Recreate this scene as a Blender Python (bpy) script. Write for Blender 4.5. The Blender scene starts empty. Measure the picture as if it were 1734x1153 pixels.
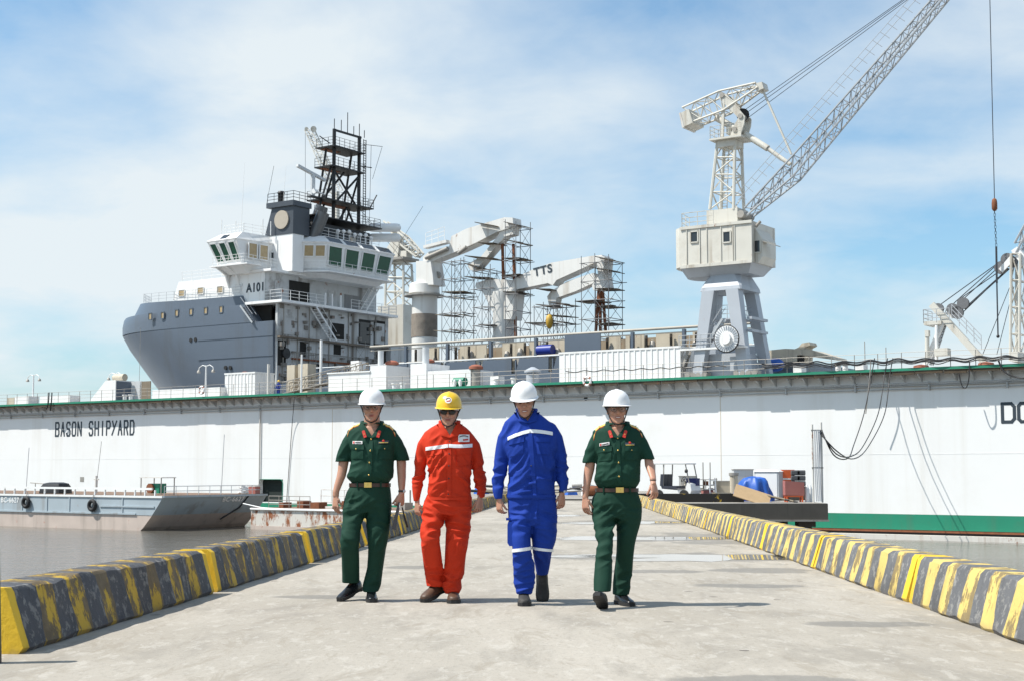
import bpy, bmesh, math, random
import numpy as np
from mathutils import Vector, Matrix, noise
from mathutils.bvhtree import BVHTree
random.seed(7)
sc = bpy.context.scene
COL = sc.collection
R = math.radians
# ------------------------------------------------------------------ camera
CAMZ = 1.09
PITCH = math.atan((795 - 576.5) / 2408.0)
cam = bpy.data.cameras.new('camera'); cam.sensor_width = 36.0; cam.lens = 36.0 * 2408.0 / 1734.0
cam.clip_end = 6000.0; cam.clip_start = 0.1
camo = bpy.data.objects.new('camera', cam); COL.objects.link(camo)
camo.location = (0, 0, CAMZ); camo.rotation_euler = (R(90) + PITCH, 0, 0)
sc.camera = camo
# ------------------------------------------------------------------ light
SUN_EL, SUN_AZ = R(55), R(261)          # azimuth clockwise from +Y
wd = bpy.data.worlds.new('World'); sc.world = wd; wd.use_nodes = True
nt = wd.node_tree; N_ = nt.nodes; L_ = nt.links
bg = N_['Background']; bg.inputs['Strength'].default_value = 0.072
sky = N_.new('ShaderNodeTexSky'); sky.sky_type = 'NISHITA'; sky.sun_disc = False
sky.sun_elevation = SUN_EL; sky.sun_rotation = SUN_AZ
sky.altitude = 0; sky.air_density = 1.0; sky.dust_density = 1.2; sky.ozone_density = 1.6
tc = N_.new('ShaderNodeTexCoord'); sx = N_.new('ShaderNodeSeparateXYZ'); L_.new(tc.outputs['Generated'], sx.inputs[0])
def wm(op, a, b=None, c=None):
    n = N_.new('ShaderNodeMath'); n.operation = op
    for i, v in enumerate((a, b, c)):
        if v is None: continue
        if isinstance(v, (int, float)): n.inputs[i].default_value = v
        else: L_.new(v, n.inputs[i])
    return n.outputs[0]
zc = wm('MAXIMUM', sx.outputs['Z'], 0.0); zz = wm('ADD', zc, 0.22)
cx = wm('DIVIDE', sx.outputs['X'], zz); cy = wm('DIVIDE', sx.outputs['Y'], zz)
cv = N_.new('ShaderNodeCombineXYZ'); L_.new(cx, cv.inputs[0]); L_.new(cy, cv.inputs[1])
def wnoise(scale, detail, rough, off, dist=0.0):
    mp = N_.new('ShaderNodeMapping'); mp.inputs['Location'].default_value = off; L_.new(cv.outputs[0], mp.inputs[0])
    n = N_.new('ShaderNodeTexNoise'); n.inputs['Scale'].default_value = scale; n.inputs['Detail'].default_value = detail
    n.inputs['Roughness'].default_value = rough; n.inputs['Distortion'].default_value = dist
    L_.new(mp.outputs[0], n.inputs['Vector']); return n.outputs['Fac']
n1 = wnoise(0.95, 6, 0.5, (4.1, 2.3, 0), 0.5); n2 = wnoise(3.6, 7, 0.6, (1.0, 7.0, 3.0), 0.3)
nn = wm('ADD', wm('MULTIPLY', n1, 0.78), wm('MULTIPLY', n2, 0.22))
rp = N_.new('ShaderNodeValToRGB'); L_.new(nn, rp.inputs[0])
rp.color_ramp.elements[0].position = 0.385; rp.color_ramp.elements[1].position = 0.625
rp.color_ramp.elements[0].color = (0, 0, 0, 1); rp.color_ramp.elements[1].color = (1, 1, 1, 1)
hz = wm('POWER', wm('SUBTRACT', 1.0, zc), 7.0)                     # thin air-light low over the horizon
fac = wm('MINIMUM', wm('ADD', wm('MULTIPLY', rp.outputs[0], 0.9), wm('MULTIPLY', hz, 0.6)), 0.96)
mxw = N_.new('ShaderNodeMix'); mxw.data_type = 'RGBA'; L_.new(fac, mxw.inputs['Factor'])
tint = N_.new('ShaderNodeMix'); tint.data_type = 'RGBA'; tint.blend_type = 'MULTIPLY'; tint.inputs['Factor'].default_value = 1.0
L_.new(sky.outputs[0], tint.inputs['A']); tint.inputs['B'].default_value = (1.06, 1.70, 1.92, 1)
L_.new(tint.outputs['Result'], mxw.inputs['A']); mxw.inputs['B'].default_value = (9.3, 10.1, 10.5, 1)
L_.new(mxw.outputs['Result'], bg.inputs['Color'])
sun = bpy.data.lights.new('sun', 'SUN'); sun.energy = 5.0; sun.angle = R(0.53); sun.color = (1.0, 0.955, 0.88)
suno = bpy.data.objects.new('sun', sun); COL.objects.link(suno)
sdir = Vector((math.sin(SUN_AZ) * math.cos(SUN_EL), math.cos(SUN_AZ) * math.cos(SUN_EL), math.sin(SUN_EL)))
suno.rotation_euler = sdir.to_track_quat('Z', 'Y').to_euler()
sc.view_settings.view_transform = 'Standard'; sc.view_settings.look = 'None'
sc.view_settings.exposure = 0.3; sc.view_settings.gamma = 1.0
# ------------------------------------------------------------------ measuring
F_ = 2408.0; SP, CP = math.sin(PITCH), math.cos(PITCH)
def ray(px, py):
    dx = (px - 867.0) / F_; dy = (576.5 - py) / F_
    return Vector((dx, CP - dy * SP, SP + dy * CP))
def at(px, py, Y):
    d = ray(px, py); t = Y / d.y
    return Vector((d.x * t, Y, CAMZ + d.z * t))
UD = Vector((0.8289, -0.5594, 0)); VD = Vector((0.5594, 0.8289, 0)); OD = Vector((0, 118.2, 0))
DROT = math.atan2(UD.y, UD.x)
def dk(px, py, v):                       # pixel -> (u, v, z) of the dock's own axes
    d = ray(px, py); t = (OD.dot(VD) + v) / d.dot(VD); p = d * t
    return Vector(((p - OD).dot(UD), v, CAMZ + p.z))
def D2W(u, v, z): return OD + UD * u + VD * v + Vector((0, 0, z))
def slope_z(Y): return -0.008 * (Y - 11.9)
WATER = -3.72
# ------------------------------------------------------------------ mesh builder
class MB:
    def __init__(s): s.v = []; s.f = []; s.m = []
    def add(s, vs, fs, mi=0):
        o = len(s.v); s.v += [tuple(v) for v in vs]; s.f += [tuple(i + o for i in f) for f in fs]; s.m += [mi] * len(fs); return s
    def box(s, c, sz, rz=0.0, mi=0, taper=(1, 1)):
        hx, hy, hz_ = sz[0] / 2, sz[1] / 2, sz[2] / 2; co, si = math.cos(rz), math.sin(rz); vs = []
        for z, t in ((-hz_, (1, 1)), (hz_, taper)):
            for x, y in ((-hx, -hy), (hx, -hy), (hx, hy), (-hx, hy)):
                x *= t[0]; y *= t[1]; vs.append((c[0] + x * co - y * si, c[1] + x * si + y * co, c[2] + z))
        return s.add(vs, [(3, 2, 1, 0), (4, 5, 6, 7), (0, 1, 5, 4), (1, 2, 6, 5), (2, 3, 7, 6), (3, 0, 4, 7)], mi)
    def b2(s, a, b, mi=0):
        return s.box([(a[i] + b[i]) / 2 for i in range(3)], [abs(b[i] - a[i]) for i in range(3)], 0, mi)
    def hexa(s, q, mi=0):               # eight corners: four below, four above
        return s.add(q, [(3, 2, 1, 0), (4, 5, 6, 7), (0, 1, 5, 4), (1, 2, 6, 5), (2, 3, 7, 6), (3, 0, 4, 7)], mi)
    def tube(s, p, q, r, n=8, r2=None, mi=0, cap=True):
        p = Vector(p); q = Vector(q); d = q - p
        if d.length < 1e-6: return s
        z = d.normalized(); x = z.orthogonal().normalized(); y = z.cross(x); r2 = r if r2 is None else r2; vs = []
        for c, rr in ((p, r), (q, r2)):
            for i in range(n):
                a = 2 * math.pi * (i + .5) / n; vs.append(c + x * (math.cos(a) * rr) + y * (math.sin(a) * rr))
        fs = [(i, (i + 1) % n, n + (i + 1) % n, n + i) for i in range(n)]
        if cap: fs += [tuple(reversed(range(n))), tuple(range(n, 2 * n))]
        return s.add(vs, fs, mi)
    def bar(s, p, q, w, h, up=(0, 0, 1), mi=0):  # rectangular bar
        p = Vector(p); q = Vector(q); z = (q - p).normalized(); up = Vector(up)
        x = z.cross(up)
        if x.length < 1e-4: x = z.orthogonal()
        x.normalize(); y = x.cross(z).normalized(); vs = []
        for c in (p, q):
            for a, b in ((-1, -1), (1, -1), (1, 1), (-1, 1)): vs.append(c + x * (a * w / 2) + y * (b * h / 2))
        return s.add(vs, [(0, 1, 2, 3), (7, 6, 5, 4), (0, 4, 5, 1), (1, 5, 6, 2), (2, 6, 7, 3), (3, 7, 4, 0)], mi)
    def path(s, pts, r, n=6, mi=0, cap=True):
        pts = [Vector(p) for p in pts]; m = len(pts); vs = []; x = None
        rs = r if isinstance(r, (list, tuple)) else [r] * m
        for i, p in enumerate(pts):
            z = (pts[min(i + 1, m - 1)] - pts[max(i - 1, 0)]).normalized()
            x = z.orthogonal().normalized() if x is None else (x - z * x.dot(z)).normalized()
            y = z.cross(x)
            for k in range(n):
                a = 2 * math.pi * k / n; vs.append(p + x * (math.cos(a) * rs[i]) + y * (math.sin(a) * rs[i]))
        fs = [(i * n + k, i * n + (k + 1) % n, (i + 1) * n + (k + 1) % n, (i + 1) * n + k) for i in range(m - 1) for k in range(n)]
        if cap: fs += [tuple(reversed(range(n))), tuple(range((m - 1) * n, m * n))]
        return s.add(vs, fs, mi)
    def loft(s, rings, mi=0, cap=True):
        n = len(rings[0]); vs = [v for r in rings for v in r]; m = len(rings)
        fs = [(i * n + k, i * n + (k + 1) % n, (i + 1) * n + (k + 1) % n, (i + 1) * n + k) for i in range(m - 1) for k in range(n)]
        if cap: fs += [tuple(reversed(range(n))), tuple(range((m - 1) * n, m * n))]
        return s.add(vs, fs, mi)
    def lathe(s, prof, c=(0, 0, 0), n=20, mi=0, axis='Z'):
        rings = []
        for r, z in prof:
            ring = []
            for i in range(n):
                a = 2 * math.pi * i / n; p = (math.cos(a) * r, math.sin(a) * r, z)
                if axis == 'Y': p = (p[0], -p[2], p[1])
                if axis == 'X': p = (p[2], p[0], p[1])
                ring.append((c[0] + p[0], c[1] + p[1], c[2] + p[2]))
            rings.append(ring)
        return s.loft(rings, mi)
    def prism(s, poly, d0, d1, axis='Y', mi=0):    # polygon in the other two axes, extruded d0..d1
        def mk(p, d):
            return {'Y': (p[0], d, p[1]), 'X': (d, p[0], p[1]), 'Z': (p[0], p[1], d)}[axis]
        n = len(poly); vs = [mk(p, d0) for p in poly] + [mk(p, d1) for p in poly]
        return s.add(vs, [tuple(range(n)), tuple(reversed(range(n, 2 * n)))] + [((i + 1) % n, i, n + i, n + (i + 1) % n) for i in range(n)], mi)
    def ball(s, c, r, n=12, mi=0):
        r = r if isinstance(r, (list, tuple)) else (r, r, r); rings = []
        m = max(6, n // 2 + 2)
        for j in range(m + 1):
            t = math.pi * (j + .02) / (m + .04) - math.pi / 2
            rings.append([(c[0] + math.cos(t) * math.cos(2 * math.pi * i / n) * r[0], c[1] + math.cos(t) * math.sin(2 * math.pi * i / n) * r[1], c[2] + math.sin(t) * r[2]) for i in range(n)])
        return s.loft(rings, mi)
    def mesh(s, name, mats=None, smooth=False):
        me = bpy.data.meshes.new(name); me.from_pydata(s.v, [], s.f)
        for m in ([mats] if not isinstance(mats, (list, tuple)) else mats):
            if m: me.materials.append(m)
        if any(s.m): me.polygons.foreach_set('material_index', s.m)
        bm = bmesh.new(); bm.from_mesh(me); bmesh.ops.recalc_face_normals(bm, faces=bm.faces); bm.to_mesh(me); bm.free()
        if smooth:
            me.polygons.foreach_set('use_smooth', [True] * len(me.polygons))
            if smooth != 'all': me.set_sharp_from_angle(angle=R(smooth if smooth > 1 else 40))
        return me
    def build(s, name, mats, parent=None, smooth=False, kind=None, label=None):
        return link(name, s.mesh(name, mats, smooth), parent, kind, label)
def link(name, me, parent=None, kind=None, label=None):
    o = bpy.data.objects.new(name, me); COL.objects.link(o)
    if parent: o.parent = parent
    if kind: o['kind'] = kind
    if label: o['label'] = label
    return o
def tag(o, label, cat, group=None):
    o['label'] = label; o['category'] = cat
    if group: o['group'] = group
    return o
def thing(name, label, cat, loc=(0, 0, 0), rz=0.0, group=None):
    o = bpy.data.objects.new(name, None); COL.objects.link(o); o.empty_display_size = 0.2
    o.location = loc; o.rotation_euler = (0, 0, rz); return tag(o, label, cat, group)
def dthing(name, label, cat, u, v, z, group=None, rz=0.0):
    return thing(name, label, cat, D2W(u, v, z), DROT + rz, group)
def struct(o): o['kind'] = 'structure'; return o
def copy_tree(o, parent=None):
    c = o.copy(); COL.objects.link(c); c.parent = parent
    for ch in o.children: copy_tree(ch, c)
    return c
# ------------------------------------------------------------------ materials
class NT:
    def __init__(s, name):
        s.mat = bpy.data.materials.new(name); s.mat.use_nodes = True; s.t = s.mat.node_tree; s.b = s.t.nodes['Principled BSDF']
        s.tc = s.t.nodes.new('ShaderNodeTexCoord'); s.oi = s.t.nodes.new('ShaderNodeObjectInfo')
        v = s.t.nodes.new('ShaderNodeVectorMath'); v.operation = 'MULTIPLY_ADD'; s.t.links.new(s.oi.outputs['Random'], v.inputs[0])
        v.inputs[1].default_value = (37, 53, 71); s.t.links.new(s.tc.outputs['Object'], v.inputs[2]); s.co = v.outputs[0]
    def n(s, t): return s.t.nodes.new(t)
    def l(s, a, b): s.t.links.new(a, b)
    def put(s, sock, v):
        if isinstance(v, (int, float)): sock.default_value = v
        elif isinstance(v, (tuple, list)): sock.default_value = (*v, 1) if len(v) == 3 and len(sock.default_value) == 4 else v
        else: s.l(v, sock)
    def math(s, op, a, b=None, c=None):
        m = s.n('ShaderNodeMath'); m.operation = op
        for i, v in enumerate((a, b, c)):
            if v is not None: s.put(m.inputs[i], v)
        return m.outputs[0]
    def noise(s, scale=4, detail=4, rough=.55, stretch=(1, 1, 1), co=None, dist=0.0):
        mp = s.n('ShaderNodeMapping'); mp.inputs['Scale'].default_value = stretch; s.l(co or s.co, mp.inputs[0])
        n = s.n('ShaderNodeTexNoise'); n.inputs['Scale'].default_value = scale; n.inputs['Detail'].default_value = detail
        n.inputs['Roughness'].default_value = rough; n.inputs['Distortion'].default_value = dist; s.l(mp.outputs[0], n.inputs[0]); return n.outputs['Fac']
    def ramp(s, f, a, b):
        m = s.n('ShaderNodeMapRange'); m.interpolation_type = 'SMOOTHSTEP'; s.put(m.inputs[0], f); m.inputs[1].default_value = a; m.inputs[2].default_value = b; return m.outputs[0]
    def mix(s, f, a, b, mode='MIX'):
        m = s.n('ShaderNodeMix'); m.data_type = 'RGBA'; m.blend_type = mode
        s.put(m.inputs['Factor'], f); s.put(m.inputs['A'], a); s.put(m.inputs['B'], b); return m.outputs['Result']
    def bump(s, h, strength=.3, dist=.02):
        b = s.n('ShaderNodeBump'); b.inputs['Strength'].default_value = strength; b.inputs['Distance'].default_value = dist
        s.l(h, b.inputs['Height']); s.l(b.outputs[0], s.b.inputs['Normal'])
    def out(s, col, rough=.6, metal=0.0, **k):
        s.put(s.b.inputs['Base Color'], col); s.put(s.b.inputs['Roughness'], rough); s.put(s.b.inputs['Metallic'], metal)
        for a, v in k.items(): s.put(s.b.inputs[a.replace('_', ' ')], v)
        return s.mat
def mat(name, col, rough=.55, metal=0.0, var=.12, scale=2.0, dirt=0.0, rust=0.0, streak=0.0, bump=0.0, bscale=40, rustcol=(.16, .055, .02), dirtcol=(.12, .10, .08), **k):
    t = NT(name); c = tuple(col)
    f = t.noise(scale, 5)
    lo = tuple(x * (1 - var) for x in c); hi = tuple(min(1, x * (1 + var)) for x in c)
    cc = t.mix(f, lo, hi)
    if dirt: cc = t.mix(t.math('MULTIPLY', t.ramp(t.noise(scale * .8, 6, .65), .5, .72), dirt), cc, dirtcol)
    if streak: cc = t.mix(t.math('MULTIPLY', t.ramp(t.noise(1.0, 6, .6, (scale * 1.6, scale * 1.6, scale * .07)), .52, .7), streak), cc, dirtcol)
    if rust:
        a = t.ramp(t.noise(scale * 3.2, 9, .7, (1, 1, .45)), .66 - rust * .25, .74 - rust * .2)
        cc = t.mix(a, cc, t.mix(t.noise(scale * 6, 4), rustcol, tuple(x * 2.2 for x in rustcol)))
    if bump: t.bump(t.noise(bscale, 4, .6), bump, .01)
    return t.out(cc, rough, metal, **k)
def flat(name, col, rough=.5, metal=0.0, **k): return mat(name, col, rough, metal, .08, 3.0, **k)
# ================================================================== SETTING
ordn = ['first', 'second', 'third', 'fourth', 'fifth', 'sixth', 'seventh', 'eighth', 'ninth', 'tenth', 'eleventh', 'twelfth', 'thirteenth', 'fourteenth', 'fifteenth', 'sixteenth', 'seventeenth']
# ---- water: one sheet to the horizon
t = NT('river_water')
wv = t.tc.outputs['Object']
h = t.math('ADD', t.noise(0.8, 5, .6, (.55, 1, 1), wv), t.math('MULTIPLY', t.noise(3.6, 4, .55, (.6, 1, 1), wv), .35))
h = t.math('ADD', h, t.math('MULTIPLY', t.noise(.16, 4, .6, (.5, 1, 1), wv, .6), 1.0))
t.bump(h, 1.0, .17)
m_water = t.out(t.mix(t.noise(.05, 3, .5, co=wv), (.11, .102, .085), (.15, .14, .12)), .07, 0, IOR=1.33)
b = MB(); b.add([(-3000, -300, WATER), (3000, -300, WATER), (3000, 4000, WATER), (-3000, 4000, WATER)], [(0, 1, 2, 3)])
struct(b.build('water', m_water))
# ---- pier deck (a gentle ramp down towards the dock)
def lx(Y): return -2.64 + .043 * (Y - 13)
def rx(Y): return 3.25 + .041 * (Y - 11.9)
def gp(px, py):
    d = ray(px, py); tt = (slope_z(0) - CAMZ) / (d.z + .008 * d.y); return d * tt + Vector((0, 0, CAMZ))
t = NT('worn_concrete')
oc = t.tc.outputs['Object']
big = t.noise(.35, 5, .6, (1, .5, 1), oc); mid = t.noise(1.6, 7, .68, (1, .35, 1), oc, .4); fine = t.noise(34, 6, .75, (1, .45, 1), oc)
c = t.mix(t.ramp(big, .3, .7), (.312, .282, .236), (.412, .376, .322))
c = t.mix(t.math('MULTIPLY', t.ramp(mid, .48, .64), .5), c, (.22, .20, .17))
c = t.mix(t.math('MULTIPLY', t.ramp(t.noise(.8, 8, .7, (1, .22, 1), oc, .6), .56, .68), .38), c, (.48, .45, .40))
c = t.mix(t.math('MULTIPLY', t.ramp(fine, .50, .66), .42), c, (.215, .195, .165))
c = t.mix(t.math('MULTIPLY', t.ramp(t.noise(9, 7, .75, (1, .4, 1), oc, .5), .54, .60), .45), c, (.47, .44, .39))
c = t.mix(t.math('MULTIPLY', t.ramp(t.noise(3.5, 9, .75, (1, .25, 1), oc, .8), .53, .62), .5), c, (.255, .222, .175))
damp = t.ramp(t.noise(.42, 4, .55, (1, .28, 1), oc, .3), .60, .68)
so = t.n('ShaderNodeSeparateXYZ'); t.l(oc, so.inputs[0]); wob = t.math('MULTIPLY', t.math('SUBTRACT', t.noise(2.2, 5, .6, (1, .6, 1), oc), .5), 1.6)
for (px, py), a_, b_ in (((1300, 1156), .55, .30), ((1275, 991), .6, .32), ((1105, 967), .6, .35), ((1480, 1056), .5, .22), ((700, 960), .4, .35), ((1235, 918), .9, .8), ((1185, 943), 1.9, 1.15), ((1110, 911), 1.8, 1.5), ((1060, 884), 2.0, 2.2), ((985, 941), .75, .55), ((925, 872), 1.2, 1.6), ((560, 1010), .5, .2), ((1300, 965), .7, .5)):
    p = gp(px, py); ex = t.math('DIVIDE', t.math('SUBTRACT', so.outputs['X'], p.x), a_); ey = t.math('DIVIDE', t.math('SUBTRACT', so.outputs['Y'], p.y), b_)
    dd = t.math('ADD', t.math('SQRT', t.math('ADD', t.math('MULTIPLY', ex, ex), t.math('MULTIPLY', ey, ey))), wob); damp = t.math('MAXIMUM', damp, t.math('SUBTRACT', 1.0, t.ramp(dd, .78, 1.02)))
c = t.mix(t.math('MULTIPLY', damp, .62), c, (.165, .15, .128))
vor = t.n('ShaderNodeTexVoronoi'); vor.inputs['Scale'].default_value = 1.9; t.l(oc, vor.inputs['Vector'])
pit = t.math('MULTIPLY', t.math('LESS_THAN', vor.outputs['Distance'], t.math('MULTIPLY', t.noise(7, 3, .6, co=oc), .13)), t.ramp(t.noise(.7, 3, .5, co=oc), .46, .52))
c = t.mix(t.math('MULTIPLY', pit, .8), c, (.10, .085, .07))
t.bump(t.math('ADD', t.math('MULTIPLY', fine, .5), mid), .28, .02)
m_conc = t.out(c, t.math('SUBTRACT', .9, t.math('MULTIPLY', damp, .3)))
m_conc_d = mat('stained_concrete', (.09, .08, .068), .9, 0, .3, 1.2, streak=.6, bump=.4, dirtcol=(.02, .018, .015))
m_conc_p = mat('pale_concrete', (.30, .28, .25), .9, 0, .25, 1.5, dirt=.5, streak=.5, bump=.4)
b = MB(); ys = [1.0, 8, 16, 30, 45, 60, 75]
top = [[(lx(y) - .75, y, slope_z(y)), (rx(y) + .75, y, slope_z(y))] for y in ys]
for a, q in zip(top[:-1], top[1:]):
    b.hexa([(p[0], p[1], p[2] - .6) for p in (a[0], a[1], q[1], q[0])] + [a[0], a[1], q[1], q[0]])
struct(b.build('pier_deck', m_conc))
# piles below the pier
pil = MB().tube((0, 0, -3.6), (0, 0, 0), .3, 12).mesh('pile', m_conc_d, 60)
for i, y in enumerate(range(6, 72, 7)):
    for side in (0, 1):
        o = link('pile', pil); o.location = ((lx(y) if side == 0 else rx(y)), y, slope_z(y) - .62)
        tag(o, 'round dark concrete pile under the %s edge of the pier, %s from the camera' % (('left', 'right')[side], ordn[i]), 'pile', 'piles under the pier')
# ---- puddles and damp patches
def blob(cx_, cy_, rx_, ry_, seed, n=40):
    pts = []
    for i in range(n):
        a = 2 * math.pi * i / n
        k = 1 + .8 * noise.noise((math.cos(a) * 1.3 + seed, math.sin(a) * 1.3, seed * 3.1)) + .5 * noise.noise((math.cos(a) * 4 + seed, math.sin(a) * 4, 7.7 + seed))
        x = cx_ + math.cos(a) * rx_ * k; y = cy_ + math.sin(a) * ry_ * k; pts.append((x, y, slope_z(y)))
    return pts
m_pud = NT('puddle_water'); m_pud = m_pud.out((.16, .15, .135), .03, 0, IOR=1.4, Specular_IOR_Level=.9)
m_damp = mat('damp_concrete', (.205, .188, .16), .95, 0, .25, 2.0, Specular_IOR_Level=.1)
puds = [((1185, 943), 1.5, .75, 'puddle mirroring the striped blocks on the right of the pier'), ((1110, 911), 1.35, .75, 'long shallow puddle across the pier behind the right officer'),
        ((1060, 884), 1.5, 1.1, 'far narrow puddle crossing the pier near the cart'), ((985, 941), .55, .30, 'small puddle between the blue worker and the right officer'),
        ((925, 872), .9, .9, 'distant puddle behind the worker in blue')]
for i, ((px, py), a_, b_, lab) in enumerate(puds):
    p = gp(px, py); pts = blob(p.x, p.y, a_, b_, i * 2.7 + 1)
    m1 = MB(); m1.add([(q[0], q[1], q[2] + .003) for q in pts], [tuple(range(len(pts)))])
    o = tag(m1.build('puddle', m_pud), lab, 'puddle', 'puddles on the pier')
# ---- striped kerb blocks
def kerb_mat(name, yel, dark, wear_y, wear_d, WT=.5):
    t = NT(name); so = t.n('ShaderNodeSeparateXYZ'); t.l(t.tc.outputs['Object'], so.inputs[0])
    jit = t.math('MULTIPLY', t.math('SUBTRACT', t.noise(2.2, 5), .5), .16)
    x = t.math('ADD', so.outputs['X'], jit)
    fr = t.math('FRACT', t.math('DIVIDE', t.math('ADD', x, 2.23), .5575))
    st = t.math('LESS_THAN', t.math('ABSOLUTE', t.math('SUBTRACT', fr, .5)), .26)
    st = t.math('SUBTRACT', 1, st)
    fresh = t.math('GREATER_THAN', t.math('ABSOLUTE', x), 2.10)
    wear = t.ramp(t.noise(3.2, 10, .74, (1.5, 1.5, .7)), WT, WT + .05); wear2 = t.ramp(t.noise(11, 8, .7), .52, .6)
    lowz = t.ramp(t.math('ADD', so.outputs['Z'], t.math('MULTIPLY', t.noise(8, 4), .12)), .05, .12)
    y = t.mix(t.noise(3, 5), tuple(q * .82 for q in yel), yel)
    y = t.mix(t.math('MULTIPLY', t.math('MULTIPLY', wear, wear_y), t.math('SUBTRACT', 1, fresh)), y, t.mix(t.noise(14, 4), (.045, .035, .025), (.20, .15, .09)))
    y = t.mix(fresh, y, (.74, .47, .025))
    d = t.mix(t.noise(3.5, 6), tuple(q * .7 for q in dark), tuple(q * 1.4 for q in dark))
    d = t.mix(t.math('MULTIPLY', wear2, wear_d), d, (.30, .29, .27))
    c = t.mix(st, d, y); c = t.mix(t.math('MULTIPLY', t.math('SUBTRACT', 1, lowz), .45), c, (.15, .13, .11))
    t.bump(t.math('ADD', t.noise(18, 6, .7), t.math('MULTIPLY', wear, .35)), .55, .012)
    return t.out(c, .8)
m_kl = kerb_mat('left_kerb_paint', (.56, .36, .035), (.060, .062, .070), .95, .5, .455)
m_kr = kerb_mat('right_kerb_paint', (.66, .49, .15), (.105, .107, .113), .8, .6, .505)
BL = 4.46
def kerb_mesh(name, s, m, seed):                 # s=+1: slanted face looks +y (towards the roadway at the right)
    secs = [(-.36, 0), (-.02, 0), (.0, .03), (-.095, .36), (-.125, .385), (-.36, .385)]
    rr = random.Random(seed); n = 25; rings = []
    for i in range(n):
        x = -BL / 2 + BL * i / (n - 1) ; x = max(-BL / 2 + .006, min(BL / 2 - .006, x)); rings.append([])
        for k, (yy, zz_) in enumerate(secs):
            q = .011 if 1 < k < 5 else 0
            rings[-1].append((x, s * (yy + rr.uniform(-q, q) * 1.3), zz_ + rr.uniform(-q, q)))
    return MB().loft(rings).mesh(name, m, 35)
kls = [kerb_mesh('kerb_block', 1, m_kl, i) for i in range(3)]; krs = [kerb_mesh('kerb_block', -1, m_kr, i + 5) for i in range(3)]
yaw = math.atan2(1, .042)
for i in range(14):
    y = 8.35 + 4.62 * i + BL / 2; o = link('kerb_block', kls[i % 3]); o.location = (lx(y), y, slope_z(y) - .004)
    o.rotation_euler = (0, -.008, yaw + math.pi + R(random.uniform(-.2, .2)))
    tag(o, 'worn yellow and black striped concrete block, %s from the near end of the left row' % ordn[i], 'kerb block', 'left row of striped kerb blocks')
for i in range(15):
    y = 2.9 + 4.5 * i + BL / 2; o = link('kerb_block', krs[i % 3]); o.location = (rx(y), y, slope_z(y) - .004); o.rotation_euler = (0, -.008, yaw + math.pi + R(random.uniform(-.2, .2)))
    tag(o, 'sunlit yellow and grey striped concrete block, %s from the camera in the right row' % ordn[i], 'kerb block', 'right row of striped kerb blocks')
b = MB().tube((0, 0, 0), (-.03, 0, .62), .05, 8); o = b.build('steel_post', mat('black_steel', (.03, .03, .032), .5, .3, .2), None, 50); o.location = (-2.86, 7.95, slope_z(8)); tag(o, 'short black steel post at the near end of the left kerb', 'post')
# ================================================================== FLOATING DOCK
m_white = mat('dock_white_paint', (.80, .80, .79), .5, 0, .04, .25, streak=.22, dirt=.12, dirtcol=(.52, .47, .39), bump=.10, bscale=.55)
m_green = mat('dock_green_paint', (.015, .22, .13), .5, 0, .15, .5, dirt=.2, streak=.2)
m_timber = mat('rusty_fringe', (.075, .055, .035), .9, 0, .7, 1.3, rust=.25, dirt=.5, dirtcol=(.02, .016, .012), rustcol=(.10, .04, .018), bump=.5, bscale=12)
m_grey = mat('grey_paint', (.55, .57, .58), .5, 0, .08, 1.0, dirt=.15, streak=.2)
m_pipe = mat('grey_pipe', (.42, .43, .43), .5, .1, .2, 1.0, rust=.1)
m_black = mat('matt_black', (.012, .012, .013), .7)
m_rustw = mat('rusty_white_paint', (.62, .60, .56), .6, 0, .1, .8, rust=.32, streak=.45, dirtcol=(.25, .13, .06))
m_rust = mat('rust', (.20, .07, .03), .85, 0, .5, 2.5, bump=.3)
m_ltr = mat('letter_paint', (.03, .045, .06), .6, 0, .2, 2.0)
m_cable = mat('black_cable', (.018, .018, .02), .5)
m_steel = mat('galvanised_steel', (.50, .51, .52), .4, .35, .12, 2.0, rust=.06)
m_dull = mat('dull_tube_steel', (.33, .31, .28), .55, .3, .3, 2.0, rust=.12)
DT = 8.1
def text(name, s, size, m, parent, loc, rot, sx=1.0, bold=0.0, depth=.012):
    cu = bpy.data.curves.new(name, 'FONT'); cu.body = s; cu.size = size; cu.extrude = depth; cu.offset = bold; cu.space_character = 1.12
    tmp = bpy.data.objects.new('tmp', cu); COL.objects.link(tmp); dg = bpy.context.evaluated_depsgraph_get()
    me = bpy.data.meshes.new_from_object(tmp.evaluated_get(dg)); bpy.data.objects.remove(tmp); bpy.data.curves.remove(cu)
    me.materials.clear(); me.materials.append(m); o = link(name, me, parent); o.location = loc; o.rotation_euler = rot; o.scale = (sx, 1, 1); return o
dock = dthing('floating_dock', 'huge white floating dock wall with a green foot stripe', 'floating dock', 0, 0, 0)
U0, U1 = -150, 95
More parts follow.
